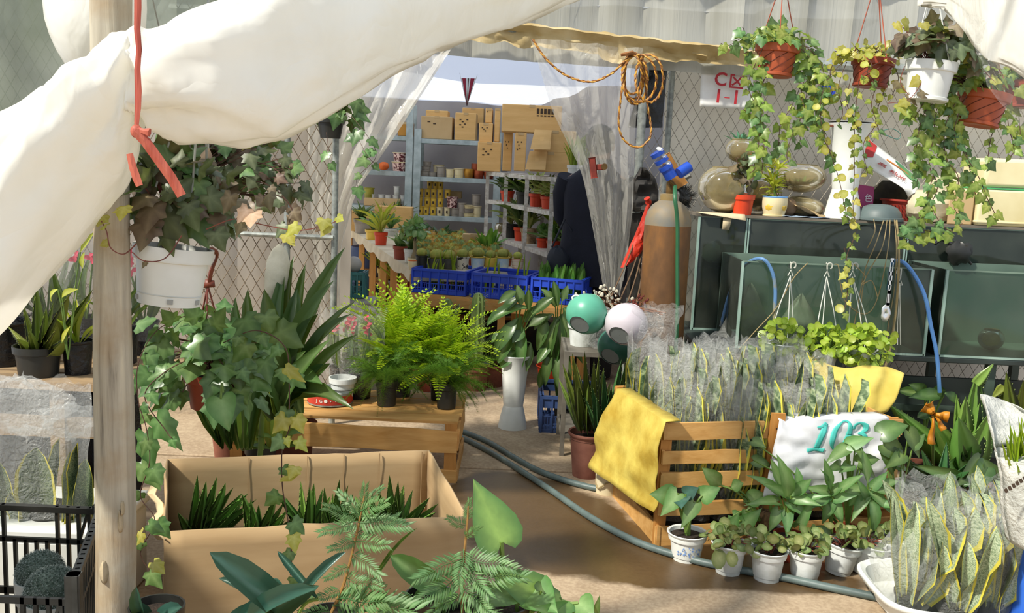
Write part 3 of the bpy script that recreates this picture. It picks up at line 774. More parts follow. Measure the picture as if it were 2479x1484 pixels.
# ============================================================= FISH TANKS, right
def glass(name, tint, dusty=.10, rough=.06, dust='#8d9588'):
    m, nt, b, out = newmat(name); tp = N(nt, 'ShaderNodeBsdfTransparent'); tp.inputs[0].default_value = lin(tint)
    gl = N(nt, 'ShaderNodeBsdfGlossy'); gl.inputs['Roughness'].default_value = rough; fr = N(nt, 'ShaderNodeFresnel'); fr.inputs[0].default_value = 1.45
    mx = N(nt, 'ShaderNodeMixShader'); nt.links.new(fr.outputs[0], mx.inputs[0]); nt.links.new(tp.outputs[0], mx.inputs[1]); nt.links.new(gl.outputs[0], mx.inputs[2])
    df = N(nt, 'ShaderNodeBsdfDiffuse'); df.inputs[0].default_value = lin(dust); m2 = N(nt, 'ShaderNodeMixShader')
    t = texco(nt, 'Object'); f = nz(nt, t, 4, 5); rr = N(nt, 'ShaderNodeMapRange'); rr.inputs[1].default_value = .35; rr.inputs[2].default_value = .75; rr.inputs[3].default_value = dusty*.4; rr.inputs[4].default_value = dusty*1.6
    nt.links.new(f, rr.inputs[0]); nt.links.new(rr.outputs[0], m2.inputs[0]); nt.links.new(mx.outputs[0], m2.inputs[1]); nt.links.new(df.outputs[0], m2.inputs[2]); nt.links.new(m2.outputs[0], out.inputs[0]); return m
tank_glass = glass('tank_glass', '#c4d4ca', .12); bowl_glass = glass('bowl_glass', '#cfc29a', .42, .08, '#b5a880')
edge_glass = mat('glass_edge', '#9fb8ac', '#7f9c90', 6, .2, spec=.8)
tank_dark = mat('dark_green_panel', '#4a5a50', '#38463e', 2.5, .55); tank_mid = mat('mid_green_panel', '#74897a', '#5c7063', 2.0, .5)
stand_m = mat('dark_stand', '#2f3a36', '#232c29', 3, .5)
def tank(label, x0, x1, y0, y1, z0, z1, backm, group, th=.008, name='fish_tank'):
    t = thing(name, label, 'fish tank', ((x0+x1)/2, (y0+y1)/2, z0), group)
    cx, cy, cz = (x0+x1)/2, (y0+y1)/2, (z0+z1)/2
    for nm, c, d, m in (('front_pane', (cx, y0+th/2, cz), (x1-x0, th, z1-z0), tank_glass), ('side_pane', (x0+th/2, cy, cz), (th, y1-y0-2*th-.002, z1-z0), tank_glass),
                        ('side_pane', (x1-th/2, cy, cz), (th, y1-y0-2*th-.002, z1-z0), tank_glass), ('back_panel', (cx, y1-th/2, cz), (x1-x0, th, z1-z0), backm), ('bottom_pane', (cx, cy, z0+th/2), (x1-x0-2*th-.002, y1-y0-2*th-.002, th), backm)):
        mb = MB(); mb.box(c, d); part(nm, mb, m, t, True)
    for x in (x0, x1):
        mb = MB(); mb.box((x, y0-.002, cz), (.012, .012, z1-z0)); part('corner_edge', mb, edge_glass, t, True)
    mb = MB(); mb.box((cx, y0-.002, z1), (x1-x0, .010, .006)); part('top_edge', mb, tank_mid, t, True)
    mb = MB(); mb.box((cx, y0-.003, z0+.006), (x1-x0, .010, .010)); part('bottom_edge', mb, edge_glass, t, True)
    return t
YA, YB = 4.5, 4.98
zA0 = at(2000, 852, YA).z; zA1 = at(2000, 641, YA).z; zB1 = at(1900, 533, YB).z
xs = [at(1688, 600, YB).x, at(1806, 600, YB).x, at(2192, 600, YB).x, at(2560, 600, YB).x]
tank('narrow clear fish tank at the left end of the back row, beside the gas cylinder', xs[0], xs[1]-.004, YB, 5.24, zA0, zB1, mat('hazy_back_panel', '#5d6a62', '#4a564f', 2, .5), 'fish tanks of the back row')
tank('wide dark fish tank of the back row below the white trumpet vase', xs[1]+.004, xs[2]-.004, YB, 5.24, zA0, zB1, tank_dark, 'fish tanks of the back row')
tank('dark fish tank of the back row below the foam boxes', xs[2]+.004, xs[3], YB, 5.24, zA0, zB1, tank_dark, 'fish tanks of the back row')
fx = [at(1790, 740, YA).x, at(2248, 740, YA).x, at(2284, 740, YA).x, at(2620, 740, YA).x]
tank('low front fish tank with pot hangers hooked over its rim', fx[0], fx[1], YA, 4.96, zA0, zA1, tank_mid, 'fish tanks of the front row')
tank('low front fish tank with a glass bowl standing inside', fx[2], fx[3], YA, 4.96, zA0, zA1, tank_mid, 'fish tanks of the front row')
st = thing('tank_stand', 'dark green stand carrying all the fish tanks', 'stand', ((xs[0]+xs[3])/2, 4.9, 0))
cx = (xs[0]+xs[3])/2; W_ = xs[3]-xs[0]+.1
mb = MB(); mb.box((cx, 4.88, zA0-.014), (W_, .78, .026)); part('top_board', mb, stand_m, st, True, bev=.004)
mb = MB(); mb.box((cx, 4.60, (zA0-.10)/2), (W_-.1, .02, zA0-.14)); part('front_panel', mb, stand_m, st, True)
for zz in (.12, .34): mb = MB(); mb.box((cx, 4.585, zz), (W_-.1, .02, .03)); part('rail', mb, tank_dark, st, True)
for x in (xs[0]+.03, cx-.3, cx+.45, xs[3]-.03):
    mb = MB(); mb.box((x, 4.56, (zA0-.03)/2), (.04, .04, zA0-.03)); part('leg', mb, tank_dark, st, True)
    mb = MB(); mb.box((x, 5.2, (zA0-.03)/2), (.04, .04, zA0-.03)); part('leg', mb, tank_dark, st, True)
zT = zB1+.016
mb = MB(); mb.box(((xs[0]+xs[3])/2, 5.13, zB1+.009), (xs[3]-xs[0]+.04, .32, .012))
solo('shelf_board', mb, mat('grey_brown_board', '#7d7466', '#5d564b', 5, .7), 'thin grey brown board lying across the back row of fish tanks', 'board')

# things inside and on the front tanks
def crumple(c, d, seed, seg=16, rings=10, amp=.22, top=1.0):
    mb = MB(); c = V(c)
    mb.ball((0, 0, 0), 1, seg, rings, sc3=(d[0]/2, d[1]/2, d[2]/2), fn=lambda t, a: 1+amp*noise.noise(V((t*1.7+seed, math.cos(a)*1.6, math.sin(a)*1.6)))+amp*.5*noise.noise(V((t*4+seed, math.cos(a)*3.5, math.sin(a)*3.5))))
    mb.v = [p+c for p in mb.v]; return mb
bagm = mat('dusty_white_bag', '#b9b7a4', '#96947f', 6, .5, bump=.3, trans=.2)
for k, (px, py, wd, hh, lb) in enumerate(((1810, 780, 130, 130, 'crumpled dusty bag inside the left end of the low front tank'), (1935, 775, 130, 110, 'second crumpled dusty bag in the low front tank, behind the pilea'))):
    c = at(px, py, 4.75); c.z = zA0+.02+hh/2*4.75/F; mb = MB(); P = []
    for i in range(18):
        a = 2*PI*i/18; P.append([V((c.x+math.cos(a)*wd/2*4.75/F*(1-v)**.8*(1+.15*math.sin(i*2.3+k)), c.y+math.sin(a)*.10*(1-v), zA0+.012+hh*4.75/F*v*(1+.06*math.sin(i*1.7)))) for v in (0, .2, .45, .7, .9, .99)])
    mb.grid(P, cu=True); solo('plastic_bag', mb, bagm, lb, 'bag')
def fishbowl(label, c, r, sz=.85, fillm=None, opening=.55, flip=False):
    t = thing('glass_bowl', label, 'glass bowl', c, 'glass fish bowls'); mb = MB(); pr = []
    for i in range(13):
        a = -PI/2+(PI*.5+PI*.5-math.asin(opening))*i/12; pr.append((max(.002, math.cos(a)*r), (math.sin(a)+1)*r*sz))
    if flip: H = pr[-1][1]; pr = [(x, H-z) for x, z in pr][::-1]
    mb.lathe(pr, 28); part('bowl', mb, bowl_glass, t); lip = pr[0] if flip else pr[-1]
    mb = MB(); mb.lathe([(lip[0]-.004, lip[1]), (lip[0], lip[1]+.004), (lip[0]+.004, lip[1]), (lip[0], lip[1]-.004), (lip[0]-.004, lip[1])], 28); part('rim', mb, bowl_glass, t)
    if fillm:
        mb = MB(); q = [(max(.002, x*.96), z+.003) for x, z in pr if z < r*sz*.75]; q.append((.002, q[-1][1]))
        mb.lathe(q, 24); part('water', mb, fillm, t)
    return t
murk = mat('murky_water', '#a3946a', '#8a8058', 4, .2, trans=.5)
fishbowl('plain round glass bowl standing inside the right front fish tank', (at(2398, 830, 4.7).x, 4.7, zA0+.010), .062, .9)
# hoses, hangers, wires, tongs
def cable(name, label, cat, pts, r, m, group=None, seg=8):
    mb = MB(); mb.tube(bez(pts, 8), r, seg); return solo(name, mb, m, label, cat, group)
hose_b = mat('faded_blue_hose', '#5e86b4', '#8f8a6a', 7, .5, lo=.5, hi=.6)
cable('air_hose', 'faded blue and brown hose arched over the left end of the front tank', 'hose', [at(1745, 790, 4.8), at(1768, 705, 4.75), at(1800, 645, 4.62), at(1840, 626, 4.48), at(1865, 648, 4.46), at(1877, 700, 4.46), at(1873, 790, 4.46), at(1872, 830, 4.46)], .0085, hose_b)
cable('air_hose', 'blue hose hanging down over the gap between the two front tanks', 'hose', [at(2150, 700, 4.75), at(2160, 640, 4.6), at(2185, 634, 4.49), at(2215, 668, 4.46), at(2240, 720, 4.44), at(2254, 790, 4.44), at(2268, 860, 4.44), at(2275, 950, 4.44)], .0095, mat('blue_hose', '#4a79b8', '#5f8ec4', 5, .45))
wire_m = mat('beige_cord', '#a08d62', '#85744e', 9, .7)
wires = [[(2140, 531), (2120, 590), (2095, 650), (2080, 720), (2060, 830)], [(2148, 530), (2135, 600), (2090, 690), (2085, 820)], [(2155, 530), (2150, 600), (2125, 720), (2095, 760), (2050, 735), (2035, 690), (2030, 645), (2020, 640)],
         [(2165, 530), (2170, 600), (2165, 700), (2150, 790), (2145, 880)], [(2170, 532), (2176, 620), (2170, 740), (2155, 840), (2140, 900)], [(1955, 637), (1920, 675), (1880, 745), (1830, 800), (1790, 845)], [(2115, 531), (2118, 560), (2100, 600)],
         [(2068, 640), (2095, 670), (2085, 690), (2110, 680), (2125, 720)]]
for k, q in enumerate(wires):
    cable('cord', f'{"thick" if k == 4 else "thin"} beige cord over the tank front, {("third", "fourth", "fifth", "sixth", "last", "first", "second", "sixth, shorter one,")[k]} from left', 'cord', [at(x, y, 4.90 if y < 545 else 4.47-.004*k) if not (y < 545) else at(x, y, 4.95) for x, y in q], .0024 if k != 4 else .006, wire_m, 'beige cords over the tank front', 6)
mb = MB(); tg = thing('metal_tongs', 'shiny metal tongs with slotted arm hanging before the front tank', 'tongs', at(2152, 780, 4.42))
chrome = mat('bright_steel', '#eef0f0', '#d5d8d8', 8, .25, metal=.7)
for dy in (0, .02):
    p0, p1 = at(2160, 630, 4.42+dy), at(2149, 738, 4.42+dy); d = (p1-p0)
    for sx in (-.006, .006): mb = MB(); mb.bar(p0+V((sx, 0, 0)), p1+V((sx, 0, 0)), .004, .003, V((0, 1, 0))); part('arm_edge', mb, chrome, tg, True)
    for v in (0, .3, .5, .7, 1): mb = MB(); q = p0+d*v; mb.box(q, (.016, .003, .02)); part('arm_bridge', mb, chrome, tg, True)
    mb = MB(); mb.box(p0.lerp(p1, .85), (.014, .003, .07)); part('arm_plate', mb, chrome, tg, True)
    mb = MB(); e = at(2144, 758, 4.42+dy); P = [[e+V((math.cos(2*PI*i/20)*.022*q*(1+.12*math.cos(5*2*PI*i/20)), (.004 if q < .5 else 0), -math.sin(2*PI*i/20)*.042*q)) for i in range(20)] for q in (.02, .5, 1)]
    mb.grid(P, cv=True); part('scoop', mb, chrome, tg, True, solid=.002)
# pilea pots hanging before the front tank
rn = random.Random(21); cordg = mat('pale_grey_hanger', '#d3d4ca', '#b5b6aa', 9, .45)
for k, (px, py, hx, hy, lb, nl) in enumerate(((1892, 862, 1915, 650, 'white hanging pot of sparse bright round leaves, left one before the tank', 80), (1992, 872, 2003, 652, 'bushy hanging pot of bright round leaves, middle one before the tank', 170), (2082, 874, 2065, 652, 'bushy hanging pot of bright round leaves, right one before the tank', 200))):
    o = at(px, py+12, 4.28); t = thing('hanging_pilea', lb, 'hanging plant', o, 'pilea pots hanging before the tank')
    pot(t, .072, .05, .085, white_dirty, style='lip'); ap = at(hx, hy, 4.47)-o
    hanger(t, ap, (0, 0, .085), .068, 3, cordg, True, .5+k, .0022, .035)
    mb = MB(); q = ap; part('tank_clip', (mb.tube([q+V((0, 0, .02)), q+V((0, .02, .028)), q+V((0, .035, .02)), q+V((0, .036, 0))], .003, 6), mb)[1], cordg, t)
    ivy(t, o+V((0, -.01, .09)), (.13 if k else .11, .09, .085), nl, PIL, .038, rn, el=(-50, 90), stemm=stem_g, down=.1, face=V((0, -.9, .6)))
o = at(2178, 690, 4.46); t = thing('pot_hanger', 'empty pale plastic pot hanger hooked on the front tank rim', 'pot hanger', at(2175, 838, 4.46))
dn = at(2175, 838, 4.46)
for dx in (-7, 0, 6): mb = MB(); mb.tube([o-dn+V((0, 0, .01)), at(2173+dx, 780, 4.46)-dn, at(2173+dx*1.2, 835, 4.46)-dn], .0022, 5); part('hanger_strand', mb, cordg, t)
mb = MB(); q = o-dn; mb.tube([q+V((-.012, 0, 0)), q+V((0, 0, .03)), q+V((.012, 0, 0)), q+V((-.012, 0, 0))], .003, 5); mb.tube([q+V((0, 0, .03)), q+V((.0, 0, .055)), q+V((.004, .01, .075)), q+V((-.004, .03, .075)), q+V((-.008, .04, .05))], .0034, 6); part('hook', mb, cordg, t)

# things on the shelf board -------------------------------------------------------
def on(px, py, Y, z=None):
    p = at(px, py, Y); p.z = zT if z is None else z; return p
fb = fishbowl('large murky fish bowl at the left end of the tank shelf', on(1752, 520, 5.14), .148, .88, murk, .5)
c = on(1792, 400, 5.14); c.z = zT+.27; t2 = fishbowl('small fish bowl with plastic plants stacked on the large bowl', c, .085, .8, None, .6)
rn = random.Random(3); arch(t2, V(c)+V((0, 0, .11)), 16, (.05, .08), (.012, .018), lms_of('lance', leafmat('teal_plastic_leaf', '#3f8f6c', '#8fc4a8', .4)), rn, (20, 80), .05)
arch(t2, V(c)+V((.03, -.02, .02)), 10, (.04, .07), (.012, .02), lms_of('lance', leafmat('orange_plastic_leaf', '#d9832c', '#e8b060', .4)), rn, (20, 80), .03)
fishbowl('murky fish bowl at the back behind the red pot', on(1835, 520, 5.34), .12, .9, murk, .5)
t = fishbowl('flat fish bowl with green plastic plants beside the white vase', (on(1935, 470, 5.22).x, 5.22, zT+.125), .135, .62, murk, .6)
arch(t, on(1938, 470, 5.22)+V((0, 0, .16)), 22, (.05, .09), (.012, .02), lms_of('lance', leafmat('green_plastic_leaf', '#3f7f3a', '#7fb468', .4)), rn, (5, 70), .07)
fishbowl('flat fish bowl turned upside down under the plant bowl', on(1935, 520, 5.22), .13, .5, None, .7, True)
t = thing('potted_plant', 'bright red pot with a bronze leaved plant on the tank shelf', 'potted plant', on(1796, 522, 5.04), 'potted plants on the tank shelf')
pot(t, .062, .046, .105, red_pl); rn = random.Random(5)
for k in range(7):
    a = V(ROOTM[t.name].translation)+V((0, 0, .1)); e = a+V((rn.uniform(-.06, .06), rn.uniform(-.04, .04), rn.uniform(.09, .2))); mb = MB(); mb.tube([a, a.lerp(e, .6)+V((.01, 0, .01)), e], .0022, 5); part('stem', mb, stem_b, t, True)
ivy(t, V(ROOTM[t.name].translation)+V((0, 0, .21)), (.07, .05, .09), 42, lms_of('lance', L_ivyb, (.3, .9))+lms_of('heart', L_ivyd, (.4, .9)), .05, rn, el=(-60, 90), root=V(ROOTM[t.name].translation)+V((0, 0, .1)))
t = thing('potted_plant', 'white pot with yellow flower print and blue rim holding a yellow plant', 'potted plant', on(1873, 524, 5.04), 'potted plants on the tank shelf')
pot(t, .066, .052, .105, cream, style='bowl', rimm=mat('sky_blue_glaze', '#6d9fd6', '#5c8ec6', 4, .35)); o = V(ROOTM[t.name].translation)
mb = MB(); mb.lathe([(.058, -.0), (.06, .006), (.05, .01)], 20, (0, 0, .0)); part('saucer', mb, cream, t)
for a in (-2.35, -.85):
    mb = MB(); n_ = V((math.cos(a), math.sin(a), 0)); s_ = V((-math.sin(a), math.cos(a), 0)); c = n_*.0655+V((0, 0, .052))
    P = [[c+s_*math.cos(2*PI*i/24)*.022*q*(1+.12*math.cos(8*2*PI*i/24))+V((0, 0, math.sin(2*PI*i/24)*.022*q))-n_*.006*q*q for i in range(24)] for q in (.1, .55, 1)]
    mb.grid(P, cv=True); part('flower_print', mb, yellow_gl, t)
for k in range(4):
    e = o+V((rn.uniform(-.03, .03), rn.uniform(-.03, .02), rn.uniform(.14, .26))); mb = MB(); mb.tube([o+V((0, 0, .1)), e], .004, 5); part('stem', mb, stem_g, t, True); arch(t, e, 15, (.06, .09), (.012, .018), YEL, rn, (-10, 70), .006)
    arch(t, o.lerp(e, .65), 9, (.05, .08), (.012, .016), YEL, rn, (-10, 50), .006)
t = thing('trumpet_vase', 'white trumpet shaped vase standing on the tank shelf amid ivy', 'vase', on(2038, 532, 5.06)); vase(t, 1.22, white_pl)
mb = MB(); mb.lathe([(.001, .505), (.115, .503), (.118, .508), (.001, .510)], 28); part('lid_plate', mb, white_dirty, t)
solo('wooden_strip', (lambda m: (m.bar(at(1957, 306, 5.02), at(2090, 303, 5.06), .02, .01), m)[1])(MB()), mat('red_brown_strip', '#8c4a34', '#5c3024', 5, .6), 'red brown strip lying across the top of the white trumpet vase', 'strip', bev=.002)
mb = MB(); c = on(2084, 530, 5.22); mb.hexa([c+V((-.05, -.03, 0)), c+V((.05, -.03, 0)), c+V((.05, .03, 0)), c+V((-.05, .03, 0)), c+V((-.055, -.02, .185)), c+V((.05, -.02, .175)), c+V((.05, .03, .175)), c+V((-.055, .03, .185))])
t = thing('pink_carton', 'magenta pink carton with white lettering standing behind the vase', 'box', c); part('carton', mb, mat('magenta_card', '#a8346e', '#962c62', 4, .5), t, True, bev=.002)
def textmesh(s, size, M, m, t, name='lettering', world=True, ext=.0006, shear=0, bold=0):
    cu = bpy.data.curves.new('txt', 'FONT'); cu.body = s; cu.size = size; cu.extrude = ext; cu.align_x = 'CENTER'; cu.align_y = 'CENTER'; cu.shear = shear; cu.resolution_u = 3; cu.offset = size*bold
    o = bpy.data.objects.new('txt', cu); C.objects.link(o); dg = bpy.context.evaluated_depsgraph_get(); me = bpy.data.meshes.new_from_object(o.evaluated_get(dg)); bpy.data.objects.remove(o)
    mb = MB(); mb.v = [M @ v.co for v in me.vertices]; mb.f = [tuple(p.vertices) for p in me.polygons]; mb.m = [0]*len(mb.f)
    return part(name, mb, m, t, world, smooth=False)
def frameM(o, x, n):
    x = V(x).normalized(); n = V(n); n = (n-x*n.dot(x)).normalized(); y = n.cross(x); M = Matrix((x, y, n)).transposed().to_4x4(); M.translation = o; return M
wht = mat('white_print', '#eadfe6', '#dccfd8', 4, .6)
textmesh('色', .045, frameM(c+V((.02, -.0285, .11)), (1, 0, 0), (0, -1, .05)), wht, t); textmesh('▪▪▪', .018, frameM(c+V((.015, -.0295, .065)), (1, 0, 0), (0, -1, .05)), wht, t)
# grey basin upside down
t = thing('grey_basin', 'grey upturned plastic basin at the front of the tank shelf', 'basin', on(2128, 532, 5.04)); mb = MB()
mb.lathe([(.112, 0), (.117, .004), (.113, .02), (.106, .045), (.085, .072), (.05, .085), (.001, .088)], 28); part('basin', mb, mat('grey_green_plastic', '#5f6d6c', '#4d5a59', 6, .5), t); mb = MB(); mb.lathe([(.116, -.001), (.122, .004), (.121, .016), (.114, .02)], 28); part('rim', mb, MATS['grey_green_plastic'], t)
# red colander with holes
t = thing('red_colander', 'dark red plastic basket with small holes behind the grey basin', 'basket', on(2185, 530, 5.24)); mb = MB()
mb.lathe([(.085, 0), (.10, .05), (.118, .105)], 32, cap0=True); red_b = mat('dull_red_plastic', '#a83a2c', '#8c2e24', 5, .5); part('basket', mb, red_b, t); mb = MB(); mb.lathe([(.117, .1), (.128, .104), (.128, .114), (.116, .114)], 32); part('rim', mb, red_b, t)
hm = mat('hole_shadow_plastic', '#4a1a16', '#3a1412', 5, .8); mb = MB()
for i in range(40):
    for j in range(4):
        a = 2*PI*i/40; z = .02+.02*j; r = .0905+z*.31; mb.box((math.cos(a)*r, math.sin(a)*r, z), (.005, .004, .006), Matrix.Rotation(a+PI/2, 3, 'Z'))
part('holes', mb, hm, t, kind='stuff')
# dark bundle under the rice bag, rice bag, sacks, foam boxes
mb = crumple((0, 0, 0), (.26, .2, .2), 3); o = on(2148, 520, 5.38); mb.v = [p+V((o.x, o.y, zT+.105)) for p in mb.v]; solo('dark_bundle', mb, mat('dark_cloth', '#2f2c26', '#46412f', 8, .9, bump=.3), 'dark bundle stuffed under the printed rice sack', 'bundle')
t = thing('rice_sack', 'white printed rice sack with red characters draped over a dark bundle', 'sack', at(2150, 440, 5.3)); bagw = mat('white_sack_weave', '#e9e9e4', '#d3d2c8', 7, .6, bump=.2)
cor = [at(2095, 330, 5.32), at(2165, 385, 5.30), at(2228, 440, 5.26), at(2215, 470, 5.12)]; cor0 = [at(2078, 395, 5.20), at(2130, 422, 5.12), at(2180, 452, 5.08), at(2200, 478, 5.10)]
A = bez(cor, 6); B = bez(cor0, 6); P = []
RS = lambda u, v: A[min(len(A)-1, int(u*(len(A)-1)+.5))].lerp(B[min(len(B)-1, int(u*(len(B)-1)+.5))], v)+V((0, -.02*math.sin(v*PI)+.008*math.sin(u*11+v*3), .012*math.sin(v*PI)))
P = [[RS(i/18, j/10) for j in range(11)] for i in range(19)]
mb = MB(); mb.grid(P); part('sack', mb, bagw, t, True, solid=.003)
def patch(u0, u1, v0, v1, m, name, shape=None, n=8):
    P = []
    for i in range(n+1):
        row = []
        for j in range(5):
            u = u0+(u1-u0)*i/n; w0, w1 = shape(i/n) if shape else (0, 1); v = v0+(v1-v0)*(w0+(w1-w0)*j/4); k = u*(len(A)-1); k0 = min(len(A)-2, int(k)); f = k-k0
            p = (A[k0]*(1-f)+A[k0+1]*f).lerp(B[k0]*(1-f)+B[k0+1]*f, v)+V((0, -.02*math.sin(v*PI)+.008*math.sin(u*11+v*3)-.005, .012*math.sin(v*PI)+.003)); row.append(p)
        P.append(row)
    q = MB(); q.grid(P); part(name, q, m, t, True)
patch(0, .16, .05, .9, mat('red_print', '#b8302c', '#a42824', 4, .6), 'red_print', lambda i: (0, 1-.3*i)); patch(.35, .85, .05, .48, mat('green_print', '#2f7a54', '#6fa064', 9, .6), 'green_print', lambda i: (.1, .25+.75*math.sin(PI*i))); patch(.28, .62, .25, .5, mat('orange_print', '#d98a34', '#c9722c', 4, .6), 'orange_print', lambda i: (.5-.4*i, .75-.45*i))
xx = (B[len(B)*2//3]-B[3]).normalized(); base = RS(.33, .80); up_ = (A[9]-B[9]).normalized()
for k, ch in enumerate('庭籼米'): textmesh(ch, .05, frameM(RS(.28+.15*k, .74)+V((0, -.014, .006)), xx, xx.cross(up_)*1.0), MATS['red_print'], t)
sackm = mat('beige_sack', '#c9bfa2', '#aba083', 6, .8, bump=.3)
for k, (px, py, Y, d, lb) in enumerate(((2255, 528, 5.12, (.30, .2, .17), 'beige crumpled sack lying beside the red basket'), (2300, 500, 5.36, (.28, .2, .26), 'pale crumpled sack heaped behind the beige one'))):
    o = on(px, py, Y); mb = crumple((o.x, o.y, zT+d[2]/2), d, 7+k, 20, 14, .28)
    for p in mb.v: p.z = max(p.z, zT+.001)
    solo('crumpled_sack', mb, sackm, lb, 'sack')
foam = mat('cream_foam', '#e6dcb0', '#d3c593', 3, .8); tape = mat('green_tape', '#4fae6a', '#429c5c', 4, .5)
t = thing('foam_box', 'cream foam box with green tape band standing over the right fish tank', 'box', on(2425, 560, 5.10))
x0, x1 = at(2364, 500, 5.0).x, at(2600, 500, 5.0).x; mb = MB(); mb.box(((x0+x1)/2, 5.12, zT+.095), (x1-x0, .28, .19)); part('tub', mb, foam, t, True, bev=.012)
mb = MB(); mb.box(((x0+x1)/2, 5.12, zT+.194), (x1-x0-.004, .276, .008)); part('tape_band', mb, tape, t, True)
mb = MB(); mb.box(((x0+x1)/2+.01, 5.12, zT+.275), (x1-x0-.02, .27, .15)); part('upper_tub', mb, foam, t, True, bev=.02)
mb = MB(); mb.box(((x0+x1)/2, 5.12, zT+.02), (x1-x0+.012, .29, .012)); part('foot_rim', mb, foam, t, True, bev=.004)
mb = MB(); mb.hexa([on(2290, 555, 5.0), on(2350, 558, 5.0), on(2355, 540, 5.25), on(2300, 540, 5.25), on(2290, 555, 5.0)+V((0, 0, .17)), on(2350, 555, 5.0)+V((0, 0, .18)), on(2355, 540, 5.25)+V((0, 0, .18)), on(2300, 540, 5.25)+V((0, 0, .17))]); solo('carton_box', mb, card2, 'pale open carton squeezed between the beige sack and the foam box', 'box', bev=.004)
# papers and small brown objects
mb = MB(); o = on(1905, 520, 5.08); mb.ball(o+V((0, 0, .05)), .05, 16, 10, sc3=(1, .9, 1)); solo('brown_ball', mb, mat('brown_gourd', '#7a6144', '#64503a', 5, .6), 'round brown ball beside the flower print pot', 'ball')
mb = MB(); P = [[on(1925+i*14, 505+i*3, 5.02)+V((0, .14*j/4, .06*(1-i/6)+.012*math.sin(j*2+i))) for j in range(5)] for i in range(7)]; mb.grid(P); solo('folded_paper', mb, mat('kraft_paper', '#b29a72', '#9a8460', 6, .9), 'folded brown paper leaning left of the white vase', 'paper', solid=.002)
mb = MB(); P = [[on(1890+i*15, 522, 4.99)+V((0, .13*j/4, .004+.003*math.sin(j+i*2))) for j in range(5)] for i in range(9)]; mb.grid(P); solo('magazine', mb, mat('magazine_print', '#9fb4c4', '#5a5f78', 22, .5), 'flat printed magazine lying at the shelf edge left of the vase', 'paper', solid=.003)
mb = MB(); P = [[on(1695+i*11, 522, 4.96)+V((0, .14*j/4-.02, .004-(.0 if j else .03*(i/10)))) for j in range(5)] for i in range(11)]; mb.grid(P)
q0 = at(1758, 528, 4.955); mb.add([q0+V((-.015, 0, .004)), q0+V((.03, 0, .004)), at(1765, 557, 4.95), at(1748, 555, 4.95)], [(0, 1, 2, 3)]); solo('torn_paper', mb, mat('pale_paper', '#d5c6a4', '#c2b290', 6, .9), 'torn pale paper hanging over the left end of the tank shelf', 'paper', solid=.002)
# dark bag with hose hanging inside the right back tank
mb = crumple(at(2322, 612, 4.93), (.13, .05, .12), 5, amp=.35); mb.tube(bez([at(2262, 590, 4.93), at(2280, 578, 4.93), at(2300, 590, 4.93), at(2315, 615, 4.93)], 6), .012, 8); mb.tube(bez([at(2330, 615, 4.93), at(2345, 632, 4.93), at(2352, 640, 4.93)], 5), .007, 6); mb.tube(bez([at(2335, 612, 4.93), at(2345, 602, 4.93)], 5), .007, 6)
solo('black_pump', mb, black_pl, 'black pump with a curved spout hung before the right back fish tank', 'pump')
mb = crumple((0, 0, 0), (.10, .08, .11), 9); o = at(1722, 610, 5.1); mb.v = [p+o for p in mb.v]; solo('white_ornament', mb, mat('chalky_stone', '#c9c4b0', '#b2ad98', 6, .8), 'chalky white ornament standing inside the narrow left fish tank', 'ornament')
mb = MB(); mb.box((at(1722, 640, 5.1).x, 5.11, at(1722, 640, 5.1).z-.008), (.16, .2, .01)); solo('glass_shelf', mb, tank_glass, 'small glass shelf under the chalky ornament in the left tank', 'shelf')
# ============================================================= CYLINDER, CURTAINS, ROPES (doorway, right side)
rn = random.Random(40)
cyl = thing('gas_cylinder', 'tall rusty brown gas cylinder with blue regulator and green hose', 'gas cylinder', (at(1606, 700, 4.6).x, 4.6, 0))
def cylmat():
    m, nt, b, out = newmat('rusty_cylinder'); t = texco(nt, 'Object', (1, 1, .5)); f = nz(nt, t, 6, 8, .62)
    cc = ramp(nt, f, [(.3, lin('#54391f')), (.48, lin('#6b4a2a')), (.62, lin('#84592c')), (.75, lin('#645446'))])
    nt.links.new(cc, b.inputs['Base Color']); b.inputs['Roughness'].default_value = .6; b.inputs['Metallic'].default_value = .15; bumpn(nt, f, .2, .004, b); return m
zsh = at(1606, 545, 4.6).z; r_ = .112
mb = MB(); mb.lathe([(.1, 0), (r_, .012), (r_, zsh)], 36, cap0=True); part('body', mb, cylmat(), cyl)
mb = MB(); mb.lathe([(r_, zsh), (r_*.985, zsh+.03), (r_*.9, zsh+.065), (r_*.72, zsh+.095), (r_*.48, zsh+.115), (.046, zsh+.12)], 36); part('shoulder', mb, mat('faded_tan_paint', '#857355', '#6c6c66', 9, .6), cyl)
mb = MB(); mb.lathe([(.044, zsh+.115), (.046, zsh+.15), (.03, zsh+.152), (.001, zsh+.153)], 24); part('neck_ring', mb, mat('bluish_neck_paint', '#8e9697', '#8a7448', 12, .5), cyl)
mb = MB(); mb.lathe([(.02, zsh+.15), (.02, zsh+.20), (.013, zsh+.215), (.001, zsh+.216)], 16); part('valve', mb, mat('dark_brass', '#7a5c30', '#54401f', 9, .4, metal=.6), cyl)
regb = mat('regulator_blue', '#1f4db8', '#183f9c', 5, .35)
o = V((0, 0, zsh+.20)); a = o+V((-.015, -.05, .045)); b_ = o+V((-.075, -.06, .13)); d = (b_-a).normalized()
mb = MB(); mb.tube([a-d*.02, a+d*.05], .03, 16); part('regulator_body', mb, regb, cyl)
for k in range(3):
    c = a.lerp(b_, .35+.36*k); mb = MB(); mb.tube([c-d*.008, c+d*.012], [.034, .034], 18); g = part('gauge', mb, regb, cyl); mb = MB(); mb.tube([c+d*.012+V((.012, -.014, .012)), c+d*.014+V((.014, -.016, .014))], .016, 14); part('gauge_glass', mb, white_pl, g)
